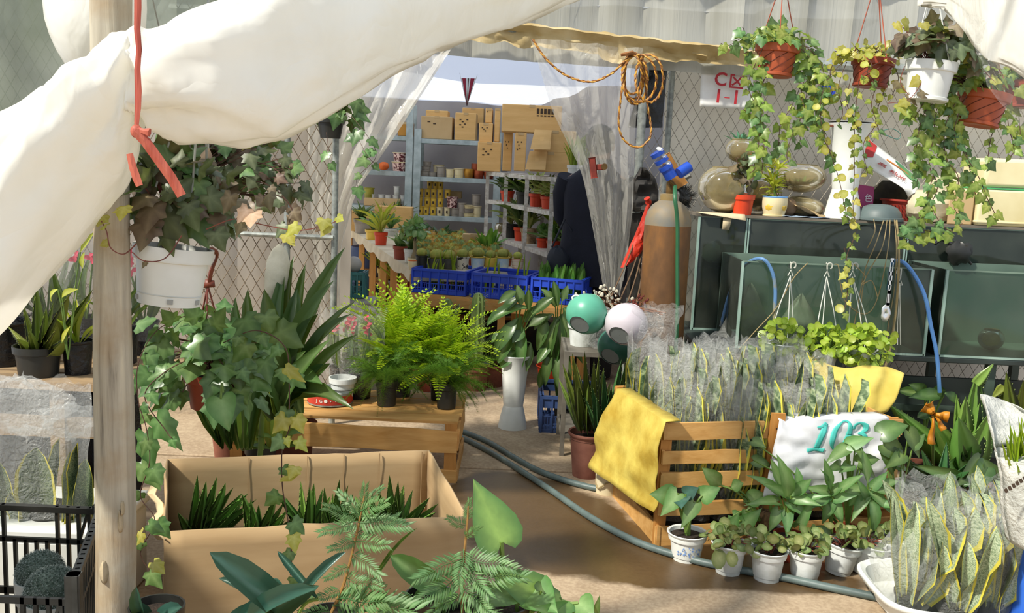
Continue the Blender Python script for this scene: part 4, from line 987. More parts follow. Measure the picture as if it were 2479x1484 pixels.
mb = MB(); c = a+V((.045, .01, .005)); mb.tube([c, c+V((.05, .02, .035))], .027, 14); part('regulator_cap', mb, regb, cyl)
mb = MB(); mb.tube([a-V((.0, 0, .03)), a-V((-.03, 0, .055))], .009, 10); part('hose_nozzle', mb, mat('dark_brass', '#7a5c30'), cyl)
C0 = V(ROOTM[cyl.name].translation); hp = [C0+a-V((-.03, 0, .055)), at(1634, 478, 4.46), at(1640, 540, 4.465), at(1640, 640, 4.475), at(1640, 760, 4.475), at(1636, 860, 4.47)]
cable('gas_hose', 'green rubber hose hanging down the front of the gas cylinder', 'hose', hp+[at(1636, 1000, 4.45)], .0095, mat('green_rubber', '#2d6b45', '#255838', 6, .5))
mb = MB(); p0, p1 = at(1608, 376, 4.66), at(1652, 450, 4.66); mb.bar(p0, p1, .055, .03, V((0, 1, 0))); solo('wooden_block', mb, woodz, 'short brown wooden board sticking up behind the cylinder valve', 'board', bev=.002)
bt = thing('scrub_brush', 'round black bristle brush hanging behind the gas cylinder', 'brush', at(1650, 478, 4.74)); mb = MB(); c = V((0, 0, 0)); mb.ball(c, .05, 14, 10); part('brush_core', mb, black_pl, bt); mb = MB()
for k in range(420):
    d = rdir(rn); mb.tube([d*.045, d*rn.uniform(.06, .082)], .0011, 3, cap=False)
part('bristles', mb, black_pl, bt, kind='stuff')
mb = MB(); mb.tube([at(1640, 440, 4.74)-at(1650, 478, 4.74), at(1672, 424, 4.72)-at(1650, 478, 4.74)], .012, 8); part('handle', mb, mat('grey_steel_bar', '#8a8a84', '#5c5c58', 9, .4, metal=.4), bt)
# red plastic bag
P = []; cl = [at(1567, 492, 4.80), at(1556, 520, 4.80), at(1540, 560, 4.79), at(1520, 605, 4.78), at(1502, 648, 4.78)]; cr = [at(1572, 495, 4.80), at(1577, 525, 4.80), at(1568, 570, 4.79), at(1550, 615, 4.78), at(1525, 638, 4.78)]
A_ = bez(cl, 6); B_ = bez(cr, 6)
for i in range(len(A_)):
    row = []
    for j in range(16):
        q = 2*PI*j/16; c = A_[i].lerp(B_[i], .5); h = (B_[i]-A_[i])/2
        row.append(c+h*math.cos(q)*(1+.1*noise.noise(V((i*.4, math.cos(q)*2, 1))))+V((0, -.03*math.sin(q)*(1+.5*noise.noise(V((i*.35, math.sin(q)*3, math.cos(q)*3)))), 0)))
    P.append(row)
mb = MB(); mb.grid(P, cv=True); mb.ball(at(1570, 490, 4.79), .016, 8, 6, sc3=(1, .7, 1.2)); mb.tube([at(1570, 490, 4.79), at(1566, 480, 4.78)], [.008, .016], 7)
solo('red_bag', mb, mat('red_film_bag', '#e2432c', '#c9341f', 5, .35, bump=.4, trans=.25), 'red plastic bag knotted and hanging left of the gas cylinder', 'bag')
# sticks leaning
stickm = mat('dry_twig', '#6b543c', '#4a3828', 12, .8)
for k, (x0, y0, x1, y1) in enumerate(((1545, 560, 1478, 720), (1552, 590, 1500, 728), (1556, 600, 1520, 730), (1560, 610, 1540, 735), (1546, 640, 1562, 748))):
    cable('dry_twig', f'dry twig behind the round pots, {("first", "second", "third", "fourth", "last")[k]} from left', 'twig', [at(x0, y0, 4.80), at((x0+x1)/2+3, (y0+y1)/2, 4.7), at(x1, y1, 4.5)], .004, stickm, 'dry twigs by the gas cylinder', 5)
# black bags on the pole
def hangbag(pts, Y, label, name='black_bag', m=black_bag, dep=.035, seed=0):
    """pts: left/right px pairs from top to bottom"""
    L = bez([at(a, y, Y) for a, b, y in pts], 6); Rr = bez([at(b, y, Y) for a, b, y in pts], 6); P = []
    for i in range(len(L)):
        row = []
        for j in range(20):
            q = 2*PI*j/20; c = L[i].lerp(Rr[i], .5); h = (Rr[i]-L[i])/2
            row.append(c+h*math.cos(q)+V((0, -dep*math.sin(q)*(1+1.2*noise.noise(V((i*.25+seed, math.cos(q)*2.2, seed)))), 0)))
        P.append(row)
    mb = MB(); mb.grid(P, cv=True); return solo(name, mb, m, label, 'bag')
hangbag([(1560, 1622, 140), (1550, 1618, 160), (1540, 1612, 200), (1536, 1608, 250), (1524, 1604, 290), (1520, 1604, 309)], 5.27, 'black plastic bag hanging behind the pole under the beam', seed=1, dep=.02)
hangbag([(1550, 1562, 405), (1535, 1585, 430), (1515, 1592, 455), (1508, 1594, 490), (1507, 1588, 512)], 5.10, 'black cloth bag hung on the pole beside the cylinder', seed=4, dep=.04, m=mat('black_cloth', '#262422', '#353029', 9, .8, bump=.3))
hangbag([(1512, 1560, 515), (1520, 1556, 560), (1520, 1552, 640), (1515, 1550, 720)], 5.12, 'dark rag hanging low behind the red bag', 'dark_rag', MATS['black_cloth'], .02, 7)
# curtains ----------------------------------------------------------------------
def curtain(le, re, Y, nu=44, amp=.018, fr=7, seed=0, Yb=None):
    L = bez([at(x, y, Y+(q[2] if len(q) > 2 else 0)) for q in le for x, y in [q[:2]]], 6); Rr = bez([at(x, y, Y+(q[2] if len(q) > 2 else 0)) for q in re for x, y in [q[:2]]], 6); P = []
    for i in range(len(L)):
        v = i/(len(L)-1); row = []
        for j in range(nu+1):
            u = j/nu; p = L[i].lerp(Rr[i], u); w_ = (Rr[i]-L[i]).length
            o = amp*(math.sin(u*fr*6.28+seed+1.2*math.sin(v*3))+.5*math.sin(u*fr*2.3*6.28+seed+v*4))+.06*noise.noise(V((u*3+v*2.5+seed, v*4, seed)))+.03*abs(noise.noise(V((u*7+v*5+seed, v*9, seed))))
            row.append(p+V((0, o, 0)))
        P.append(row)
    mb = MB(); mb.grid(P); return mb
solo('plastic_curtain', curtain([(1284, 92), (1312, 180), (1340, 270), (1378, 350), (1408, 420), (1428, 510), (1446, 610), (1462, 700)], [(1556, 118), (1545, 200), (1540, 300), (1536, 400), (1530, 500), (1520, 600), (1512, 660), (1500, 715)], 5.06, seed=1, fr=2.6, amp=.032), film_curt, 'clear plastic door curtain gathered to the right, held by a red clip', 'curtain')
solo('plastic_curtain', curtain([(760, 150), (755, 240), (750, 330), (752, 420), (756, 500), (760, 600), (770, 720), (775, 860)], [(1110, 95), (1050, 190), (985, 290), (925, 375), (865, 465), (838, 545), (826, 640), (820, 860)], 5.17, seed=3, amp=.03, fr=3.2), film('left_curtain_film', '#f0ece2', .72, .45, .2, 9, .6, .03, (1, 1, .5)), 'wrinkled plastic door curtain pulled to the left of the doorway', 'curtain')
ct = thing('clip', 'red bulldog clip pinching the right hand door curtain', 'clip', at(1435, 405, 5.0)); clipm = mat('worn_red_metal', '#8e3524', '#6d281c', 9, .45, metal=.2)
c = V((0, 0, 0)); mb = MB(); mb.bar(c+V((-.008, -.012, .05)), c+V((.010, -.012, -.055)), .034, .02, V((0, 1, 0))); part('jaw', mb, clipm, ct, bev=.004); mb = MB(); mb.bar(c, c+V((.055, -.012, .004)), .03, .012, V((0, 1, 0))); part('lever', mb, clipm, ct, bev=.003)
mb = MB(); mb.tube([V((.058, -.03, .006)), V((.058, .006, .006))], .017, 12); part('spring_roll', mb, mat('dark_brass', '#7a5c30'), ct)
# ropes ---------------------------------------------------------------------------
rp = thing('rope', 'yellow and brown twisted rope coiled on the pole with a swag to the doorway', 'rope', at(1545, 230, 5.0))
def twist(pts, r, name):
    pts = bez(pts, 10); 
    for s, m in ((0, rope_m), (PI, mat('brown_rope_strand', '#8f5a24', '#6e431a', 30, .6))):
        q = []; acc = 0
        for i, p in enumerate(pts):
            if i: acc += (p-pts[i-1]).length
            a = acc/.018*2.2+s; q.append(p+V((math.cos(a)*r*.5, math.sin(a)*r*.5, math.sin(a)*r*.5)))
        mb = MB(); mb.tube(q, r*.75, 5); part(name, mb, m, rp, True)
twist([at(1290, 95, 5.0), at(1320, 140, 4.98), at(1370, 182, 4.97), at(1430, 198, 4.96), at(1480, 178, 4.96), at(1512, 148, 4.96), at(1540, 130, 4.97)], .006, 'swag')
for k, (cx, cy, rx, ry) in enumerate(((1533, 185, 26, 55), (1534, 190, 22, 62), (1538, 192, 30, 60), (1530, 180, 24, 48), (1548, 190, 42, 58), (1572, 190, 34, 58))):
    twist([at(cx+rx*math.cos(a*PI/6), cy+ry*math.sin(a*PI/6), 4.99-.012*k+.02*math.sin(a)) for a in range(13)], .006, 'coil')
twist([at(1514, 150, 4.97), at(1504, 230, 4.96), at(1498, 300, 4.96), at(1512, 340, 4.96), at(1545, 357, 4.96), at(1572, 335, 4.97), at(1575, 300, 4.98), at(1566, 240, 5.0), at(1562, 150, 5.0)], .0055, 'loose_loop')
mb = MB(); mb.tube([at(1503, 133, 4.95), at(1530, 128, 4.95), at(1550, 138, 4.97)], [.008, .012, .01], 6); part('binding', mb, MATS['brown_rope_strand'], rp, True)

# ============================================================= SANSEVIERIA CRATE
FLc = gnd(1590, 1320); BLc = gnd(1478, 1192); e2 = (BLc-FLc); dep = e2.length; e2.normalize(); e1 = V((e2.y, -e2.x, 0)); CW = 1.0; CH = .495
Lc = lambda u, v, z: FLc+e1*u+e2*v+V((0, 0, z))
cr = thing('wooden_crate', 'slatted pine crate full of bagged snake plants, sacks draped over it', 'crate', FLc)
rnc = random.Random(11)
def boards(org, ex, L, zs, hs, nrm, names='slat', n=8):
    for z, h in zip(zs, hs):
        mb = MB(); a = org+V((0, 0, z+rnc.uniform(-.006, .006))); b = a+ex*L+V((0, 0, rnc.uniform(-.012, .008))); mb.bar(a-ex*rnc.uniform(0, .012), b+ex*rnc.uniform(0, .015), h, .013, nrm, 0, n, .0035, rnc)
        part(names, mb, woodx, cr, True)
zs = [.075*CH, .305*CH, .52*CH, .725*CH, .925*CH]; hs = [.085, .05, .062, .052, .066]
boards(Lc(0, -.0, 0), e1, CW, zs, hs, -e2); boards(Lc(0, dep, 0), e1, CW, zs, hs, -e2); boards(Lc(0, 0, 0), e2, dep, zs, hs, e1); boards(Lc(CW, 0, 0), e2, dep, zs, hs, e1)
for (u, v) in ((.012, .02), (CW-.012, .02), (.012, dep-.02), (CW-.012, dep-.02)):
    mb = MB(); mb.bar(Lc(u, v, 0), Lc(u, v, CH), .045, .022, e2, 0, 6, .003, rnc); part('corner_post', mb, woodz, cr, True)
mb = MB(); mb.bar(Lc(.44, -.016, .10), Lc(.46, -.016, CH+.035), .058, .015, e2, 0, 8, .003, rnc); part('middle_post', mb, woodz, cr, True)
mb = MB(); 
for (u, z) in ((.452, .47), (.461, .45), (.455, .40), (.458, .36), (.45, .30), (.455, .26)): mb.tube([Lc(u, -.025, z), Lc(u, -.022, z)], .004, 6)
part('nails', mb, ink, cr, True, kind='stuff')
for k in range(7):
    mb = MB(); v = .03+k*(dep-.06)/6; mb.bar(Lc(0, v, .02), Lc(CW, v, .02), .07, .012, V((0, 0, 1)), 0, 4, .003, rnc); part('floor_slat', mb, woodx, cr, True)
# snake plants in clear sleeves
proto = []
def sleeve(h0, h1, r0, r1, seed, seg=26, rows=12, amp=.16):
    P = []
    for i in range(rows+1):
        v = i/rows; z = h0+(h1-h0)*v; r = r0+(r1-r0)*v**.7; row = []
        for k in range(seg):
            a = 2*PI*k/seg; q = 1+amp*(.3+v)*(noise.noise(V((math.cos(a)*2+seed, math.sin(a)*2, v*3)))*1.3+noise.noise(V((math.cos(a)*6+seed, math.sin(a)*6, v*9)))*.9)
            row.append(V((math.cos(a)*r*q, math.sin(a)*r*q, z+(.10*(h1-h0)*noise.noise(V((math.cos(a)*2.6, math.sin(a)*2.6, seed))) if i == rows else (h1-h0)*.02*noise.noise(V((a, v*5, seed)))))))
        P.append(row)
    m = MB(); m.grid(P, cv=True); return m
def snake(label, loc, seed, n=7, L=(.34, .55), sl=True, W=(.032, .05), group=None, r=.05, sh=.62, fm=None):
    rn = random.Random(seed); t = thing('snake_plant', label, 'snake plant', loc, group)
    pot(t, r, r*.8, .085, black_pl, style='lip', seg=14)
    for i in range(n):
        a = i*2.4+rn.uniform(-.4, .4); q = rn.uniform(.2, .8)*r*.6; b = V((math.cos(a)*q, math.sin(a)*q, .075)); e = R(rn.uniform(74, 88)); l = rn.uniform(*L)
        leaf(t, rn.choice(SAN), b, b+V((math.cos(a)*math.cos(e), math.sin(a)*math.cos(e), math.sin(e)))*l, V((math.cos(a+rn.uniform(-1, 1)), -1.1, .3)), rn.uniform(*W), world=False)
    if sl: part('clear_sleeve', sleeve(.04, sh, r*1.1, r*1.75, seed), fm or film_bag2, t)
    return t
WORD = ['first', 'second', 'third', 'fourth', 'fifth', 'sixth', 'seventh', 'eighth', 'ninth', 'tenth', 'eleventh', 'twelfth']
for j, rw in enumerate(('front', 'middle', 'back')):
    for i in range(7):
        u = .09+i*(CW-.36)/6+rnc.uniform(-.012, .012)+(.03 if j == 1 else 0); v = .11+j*(dep-.22)/2
        snake(f'yellow edged snake plant in clear sleeve, {WORD[i]} from left in the {rw} crate row', Lc(u, v, .028), 100+j*10+i, 7, (.46, .62) if j else (.40, .56), True, (.030, .046), 'snake plants in the slatted crate', sh=.60+.05*j+rnc.uniform(-.03, .03))
# sacks draped on the crate
def drape(c4, nu=16, nv=18, amp=.012, seed=0, bow=(0, -.04, 0)):
    """grid between 4 corners (tl, tr, bl, br) with folds"""
    P = []
    for i in range(nv+1):
        v = i/nv; row = []
        for j in range(nu+1):
            u = j/nu; p = (c4[0]*(1-u)+c4[1]*u)*(1-v)+(c4[2]*(1-u)+c4[3]*u)*v
            n = noise.noise(V((u*4+seed, v*2.2, seed)))*1.6+.8*noise.noise(V((u*9+seed, v*7, seed)))+.7*math.sin(u*9+v*3+seed)*v
            row.append(p+V(bow)*math.sin(PI*min(1, v*1.2)*.8)*math.sin(PI*(.15+.7*u))+V((0, -1, .25))*amp*n)
        P.append(row)
    return P
P = drape((Lc(-.035, dep*.74, CH+.022), Lc(.0, -.05, CH+.016), Lc(-.10, dep*.95, .13), Lc(-.03, -.07, .165)), amp=.010, seed=2, bow=(0, 0, 0))
for i, row in enumerate(P):
    for j, p in enumerate(row):
        v, u = i/(len(P)-1), j/(len(row)-1); row[j] = p - e1*(.018+.035*math.sin(PI*min(1, v*1.1))*(.6+.6*math.sin(u*7+v*4))*.6+.03*noise.noise(V((u*3.5, v*4.5, 6)))*v)+e2*.0
top = [p+e1*(.06+.01*noise.noise(V((j*.8, 3, 1))))+V((0, 0, .004)) for j, p in enumerate(P[0])]
mb = MB(); mb.grid([top]+P); solo('yellow_sack', mb, mat('stained_sackcloth', '#e0cc62', '#b99a34', 7, .8, bump=.4, trans=.15), 'stained yellow sack hanging over the left end of the crate', 'sack', solid=.004)
tc = [at(1888, 838, 4.30), at(1940, 850, 4.28), at(2010, 884, 4.18), at(2060, 890, 4.10), at(2110, 885, 4.06), at(2150, 890, 4.04), at(2186, 902, 4.02)]
bc = [at(1886, 885, 4.26), at(1930, 940, 4.22), at(1990, 995, 4.06), at(2040, 1005, 3.98), at(2080, 1006, 3.95), at(2115, 1003, 3.95), at(2148, 996, 3.95)]
A2, B2 = bez(tc, 5), bez(bc, 5); P = [[a.lerp(b, j/10)+V((0, -.02*math.sin(PI*j/10)+.016*noise.noise(V((i*.25, j*.3, 4)))+.008*math.sin(i*.8), 0)) for j in range(11)] for i, (a, b) in enumerate(zip(A2, B2))]
mb = MB(); mb.grid(P); solo('yellow_sack', mb, cloth_y, 'clean yellow sack draped over the back right corner of the crate', 'sack', solid=.004)
wsack = mat('white_woven_sack', '#ececee', '#d9dadc', 6, .6, bump=.15, trans=.12)
tw = thing('white_sack', 'white sack printed with green number 103 over the crate front', 'sack', at(2010, 1190, 3.62))
y103 = lambda x: FLc.y+(x-1590)/590*.18
c4 = (Lc(.455, -.035, CH+.012), Lc(.93, -.035, CH+.012), Lc(.40, -.05, .205), Lc(.92, -.06, .22))
P = drape(c4, 26, 24, .017, 5, (0, -.02, 0)); tp_ = [p+e2*.10+V((0, 0, -.0)) for p in P[0]]; tp2 = [p+e2*.02+V((0, 0, .006)) for p in P[0]]
mb = MB(); mb.grid([tp_, tp2]+P); part('sack', mb, wsack, tw, True, solid=.003)
def onP(P, u, v, off=.006):
    nv, nu = len(P)-1, len(P[0])-1; i = min(nv-1, max(0, int(v*nv))); j = min(nu-1, max(0, int(u*nu))); a, b = v*nv-i, u*nu-j
    p = (P[i][j]*(1-b)+P[i][j+1]*b)*(1-a)+(P[i+1][j]*(1-b)+P[i+1][j+1]*b)*a; return p+V((0, -off, off*.3))
teal = mat('teal_print', '#4fc0b4', '#45b2a6', 5, .6)
def stroke(P, pts, wds, m, t, name, off=.0065, n=6):
    pts = [V((x, y, 0)) for x, y in pts]; Q = bez(pts, n); ww = []
    for i in range(len(Q)):
        k = i/n; k0 = min(len(wds)-2, int(k)); f = min(1, k-k0); ww.append(wds[k0]*(1-f)+wds[k0+1]*f)
    rows = []
    for i, q in enumerate(Q):
        d = (Q[min(i+1, len(Q)-1)]-Q[max(i-1, 0)]).normalized(); x = V((-d.y, d.x, 0)); rows.append([onP(P, q.x+x.x*ww[i]*s, q.y+x.y*ww[i]*s, off) for s in (-.5, -.17, .17, .5)])
    mb = MB(); mb.grid(rows); part(name, mb, m, t, True, solid=.0012)
SX = lambda x, y: (x, y)
D = 'digit'
stroke(P, [(.41, .06), (.385, .2), (.36, .37)], [.055, .055, .055], teal, tw, D)
stroke(P, [(.335, .10), (.38, .085), (.42, .045)], [.02, .035, .045], teal, tw, D)
stroke(P, [(.28, .395), (.35, .385), (.43, .40)], [.05, .035, .05], teal, tw, D)
import math as _m
stroke(P, [(.56+.072*_m.cos(a)-.06*(.5+.5*_m.sin(a))+.03, .205+.185*_m.sin(a)) for a in [2*PI*k/12 for k in range(13)]], [.06 if k % 6 == 0 else (.045 if k % 6 in (1, 5) else .022) for k in range(13)], teal, tw, D, .0065, 4)
stroke(P, [(.672, .13), (.69, .075), (.735, .055), (.78, .085), (.785, .135), (.755, .175), (.715, .19)], [.03, .03, .03, .05, .05, .035, .015], teal, tw, D)
stroke(P, [(.715, .19), (.765, .205), (.78, .26), (.755, .33), (.70, .36), (.655, .33), (.65, .29)], [.015, .035, .055, .05, .03, .03, .04], teal, tw, D)

# ============================================================= WHITE POTS IN FRONT OF THE CRATE
rn = random.Random(50)
def front_pot(px, pyb, label, w=86, h=.115, m=white_dirty, style='foot', group='small white pots in front of the crate', tilt=(0, 0, 0), name='potted_plant', cat='potted plant'):
    o = gnd(px, pyb); t = thing(name, label, cat, o, group, tilt); r1 = w*.5*o.y/F*1.08
    pot(t, r1, r1*.70, h, m, style=style, seg=22); t['_r'] = r1; t['_h'] = h; return t, o, r1
def saxi(t, o, r1, h, n, spill=1.0, seed=0):
    rn = random.Random(seed); ivy(t, o+V((0, 0, h*.98)), (r1*1.0*spill, r1*.95*spill, .045), n, SAX, .036, rn, el=(0, 85), stemm=stem_r, down=.05, face=V((0, -.6, .7)), root=o+V((0, 0, h*.85)))
t, o, r1 = front_pot(1660, 1352, 'white pot with blue flower print holding a tall arrowhead plant', 92, .108, white_pl, group=None)
bluep = mat('blue_flower_print', '#7f9fd0', '#5f82bc', 30, .4)
for k in range(26):
    a = -PI/2+rn.uniform(-.75, .75); z = .045+rn.uniform(-.02, .022)*(1-abs(a+PI/2)*.6); rr = r1*(.70+.25*z/.108)+.0012; mb = MB(); n_ = V((math.cos(a), math.sin(a), 0)); s_ = V((-n_.y, n_.x, 0)); c = n_*rr+V((0, 0, z)); q = rn.uniform(.003, .0065); a0 = rn.uniform(0, 6)
    mb.add([c+s_*math.cos(a0+x)*q*(1.0 if i % 2 == 0 else .45)+V((0, 0, math.sin(a0+x)*q*(1.0 if i % 2 == 0 else .45))) for i, x in enumerate([2*PI*i/10 for i in range(10)])], [tuple(range(10))]); part('flower_print', mb, bluep, t)
Yq = o.y-.02
pl(t, [(1625, 1200, 1572, 1196, 70, -.03), (1640, 1195, 1598, 1250, 62, -.05), (1648, 1205, 1650, 1232, 60, -.06), (1680, 1215, 1648, 1280, 52, -.06), (1700, 1200, 1745, 1180, 58, 0), (1660, 1196, 1692, 1180, 46, 0)], Yq, HEA+[leafmesh('heart', L_blue, .7)], rn, stems=(1661, 1290), sth=.005)
mb = MB(); b0 = o+V((0, 0, .09)); mb.tube([b0, b0+V((.0, 0, .06)), b0+V((.004, 0, .11))], [.012, .010, .007], 10); part('trunk', mb, stem_g, t, True)
t, o, r1 = front_pot(1762, 1384, 'white pot hidden under spilling round saxifrage leaves, left of the row', 84); saxi(t, o, r1, .115, 60, 1.35, 1)
pl(t, [(1745, 1330, 1735, 1378, 44, -.06), (1775, 1335, 1768, 1372, 38, -.05)], o.y-.06, SAX, rn)
t, o, r1 = front_pot(1855, 1400, 'white pot with few small saxifrage leaves, nearest the hose', 88); saxi(t, o, r1, .115, 34, .95, 2)
t, o, r1 = front_pot(1947, 1398, 'white pot of saxifrage spilling to its right, middle of the row', 88); saxi(t, o, r1, .115, 52, 1.2, 3)
t, o, r1 = front_pot(2028, 1384, 'white pot of saxifrage leaning to the right beside another white pot', 86, tilt=(0, R(7), 0)); saxi(t, o+V((.006, 0, 0)), r1, .115, 44, 1.05, 4)
t, o, r1 = front_pot(2092, 1384, 'white pot tipped right with sparse saxifrage, right end of the row', 86, tilt=(0, R(9), 0)); saxi(t, o+V((.008, 0, 0)), r1, .115, 24, .9, 5)
t, o, r1 = front_pot(2165, 1366, 'white pot half hidden behind the bagged snake plants', 80); saxi(t, o, r1, .115, 20, .9, 6)
t, o, r1 = front_pot(1848, 1322, 'wide white pot with a gnarled brown root stock in bare soil', 96, .075, group=None); rootm = mat('gnarled_root', '#7a5c3c', '#4c3824', 16, .9, bump=.7)
mb = crumple((0, 0, .10), (.075, .07, .10), 4, 14, 10, .35); part('root_stock', mb, rootm, t)
for k, (bx, by, ex, ey) in enumerate(((1835, 1275, 1845, 1215), (1850, 1278, 1838, 1225), (1858, 1280, 1866, 1210))):
    mb = MB(); mb.tube([at(bx, by, o.y), at((bx+ex)/2+4, (by+ey)/2, o.y), at(ex, ey, o.y)], [.010, .008, .005], 8); part('leaf_stalk', mb, stem_g if k == 2 else rootm, t, True)
pl(t, [(1745, 1175, 1700, 1132, 48), (1765, 1285, 1790, 1240, 52), (1800, 1270, 1845, 1230, 50), (1775, 1250, 1810, 1300, 46), (1808, 1235, 1826, 1280, 44), (1800, 1215, 1850, 1195, 56), (1770, 1180, 1800, 1170, 40)], o.y-.02, HEA+LANM, rn, stems=(1840, 1260), sth=.0045)
# arrowhead plants between pots and crate
def clump(px, pyb, label, leaves, lms, root, name='arrowhead_plant', w=80, m=terra_d, dY=0, h=.10, cat='potted plant', up=V((0, -.8, .6)), sth=.0035):
    o = gnd(px, pyb); t = thing(name, label, cat, o); r1 = w*.5*o.y/F; pot(t, r1, r1*.72, h, m, style='rim', seg=18)
    pl(t, leaves, o.y+dY, lms, random.Random(px), up, stems=root, sth=sth, wk=.82); return t, o
HM = HEA+LANM
clump(1905, 1352, 'bushy arrowhead plant with yellow leaf base behind the white pots', [(1905, 1205, 1880, 1100, 52), (1915, 1200, 1965, 1160, 46), (1880, 1190, 1805, 1150, 44), (1905, 1195, 1850, 1170, 44), (1920, 1205, 1990, 1225, 44), (1880, 1215, 1800, 1225, 40), (1910, 1215, 1960, 1255, 50), (1885, 1235, 1860, 1290, 48), (1905, 1240, 1905, 1300, 46), (1935, 1270, 1975, 1190, 40), (1930, 1190, 1928, 1130, 36), (1890, 1180, 1865, 1110, 34), (1935, 1215, 2010, 1200, 36)], HM, (1905, 1300))
clump(2010, 1345, 'arrowhead plant with upright pointed leaves before the white sack', [(2010, 1185, 1995, 1110, 36), (2005, 1190, 1940, 1180, 40), (2015, 1190, 2055, 1165, 40), (2010, 1200, 1960, 1225, 46), (2020, 1205, 2075, 1200, 44), (2010, 1215, 1990, 1270, 44), (2020, 1215, 2040, 1275, 42), (2000, 1205, 1925, 1240, 36), (2025, 1195, 2090, 1150, 36), (2000, 1180, 1985, 1135, 30), (2015, 1300, 1965, 1275, 40)], HM, (2010, 1290))
clump(2100, 1345, 'arrowhead plant with glossy lance leaves right of the saxifrage row', [(2100, 1170, 2085, 1085, 40), (2090, 1180, 2055, 1225, 46), (2105, 1185, 2175, 1200, 42), (2110, 1190, 2165, 1250, 46), (2095, 1200, 2060, 1265, 44), (2105, 1200, 2110, 1290, 48), (2110, 1180, 2150, 1140, 40), (2095, 1180, 2045, 1195, 42), (2115, 1175, 2175, 1165, 36), (2120, 1285, 2125, 1345, 36), (2100, 1215, 2075, 1160, 30), (2120, 1225, 2190, 1230, 34)], HM, (2105, 1290), m=black_pl)
pl_t, o = clump(2040, 1335, 'tall arrowhead plant with broad heart leaves against the white sack', [(2050, 1085, 1996, 1125, 52), (2055, 1076, 2116, 1060, 54), (2070, 1080, 2085, 1112, 44), (2060, 1125, 2030, 1145, 46), (2080, 1120, 2130, 1112, 62), (2085, 1130, 2120, 1160, 50), (2035, 1125, 1990, 1145, 40), (1822, 1068, 1855, 1085, 46), (1825, 1115, 1868, 1128, 46)], HED+HEA, (2050, 1290))
clump(2165, 1340, 'heart leaved climber rising at the right corner of the crate', [(2135, 1050, 2200, 1030, 84), (2140, 1075, 2190, 1110, 80), (2150, 1090, 2160, 1150, 66), (2200, 1045, 2225, 1110, 60), (2160, 1120, 2200, 1140, 50), (2185, 1100, 2140, 1135, 56), (2210, 1080, 2240, 1050, 44)], HED, (2165, 1285), m=clay, w=120, h=.08)

# ============================================================= GARDEN HOSES
hm_ = mat('grey_green_hose', '#61706c', '#4c5a58', 12, .45)
def gh(pts, label, r=.0145):
    cable('garden_hose', label, 'hose', [gnd(x, y)+V((0, 0, r)) for x, y in pts], r, hm_, 'garden hoses on the concrete', 10)
gh([(1085, 1052), (1110, 1062), (1180, 1098), (1250, 1140), (1330, 1192), (1410, 1248), (1480, 1290), (1545, 1322), (1610, 1345), (1700, 1370), (1800, 1390), (1900, 1408), (2000, 1430), (2120, 1455)], 'long grey green garden hose curving past the white pots')
gh([(1085, 1042), (1110, 1048), (1180, 1076), (1240, 1112), (1300, 1145), (1360, 1168), (1420, 1185), (1468, 1194)], 'short grey green garden hose ending at the crate corner')
mb = MB(); c = gnd(1475, 1190); mb.tube([c+V((-.02, 0, .016)), c+V((.03, -.005, .018))], [.017, .02], 10); mb.tube([c+V((-.01, -.016, .02)), c+V((.0, -.03, .012)), c+V((.02, -.02, .01))], .004, 5); solo('hose_clamp', mb, steel, 'small metal clamp on the short hose end by the crate', 'clamp')
# ============================================================= MIDDLE: vase, rack, round pots, cacti, aloes
rn = random.Random(60)
o = gnd(1240, 1036); vt = thing('trumpet_vase', 'tall white trumpet shaped vase on the floor holding a green plant', 'vase', o); vase(vt, 1.02, white_pl)
t = thing('floor_plant', 'broad leaved green plant growing out of the white floor vase', 'plant', o+V((0, 0, .36)))
mb = MB()
for k in range(4): mb.tube([o+V((.02*math.cos(k*1.6), .02*math.sin(k*1.6), .30)), o+V((.03*math.cos(k*1.6), .03*math.sin(k*1.6), .55))], .005, 6)
part('stems', mb, stem_g, t, True, kind='stuff')
L1 = [(1245, 800, 1205, 880, 34), (1255, 770, 1195, 860, 40), (1262, 765, 1235, 858, 36), (1265, 790, 1260, 900, 34), (1250, 850, 1212, 890, 36), (1275, 745, 1178, 790, 40), (1258, 860, 1240, 905, 30), (1285, 830, 1275, 900, 24), (1262, 720, 1215, 760, 34),
      (1250, 705, 1205, 735, 26), (1262, 740, 1252, 690, 30), (1280, 750, 1280, 700, 24), (1280, 790, 1330, 760, 34), (1270, 800, 1240, 830, 34), (1290, 760, 1340, 720, 36), (1240, 800, 1190, 830, 30)]
pl(t, L1, o.y-.03, LAN+STR, rn, V((0, -.7, .7)), stems=(1248, 860), sth=.003)
blue_d = mat('dusty_blue_plastic', '#2f4674', '#263a62', 6, .55)
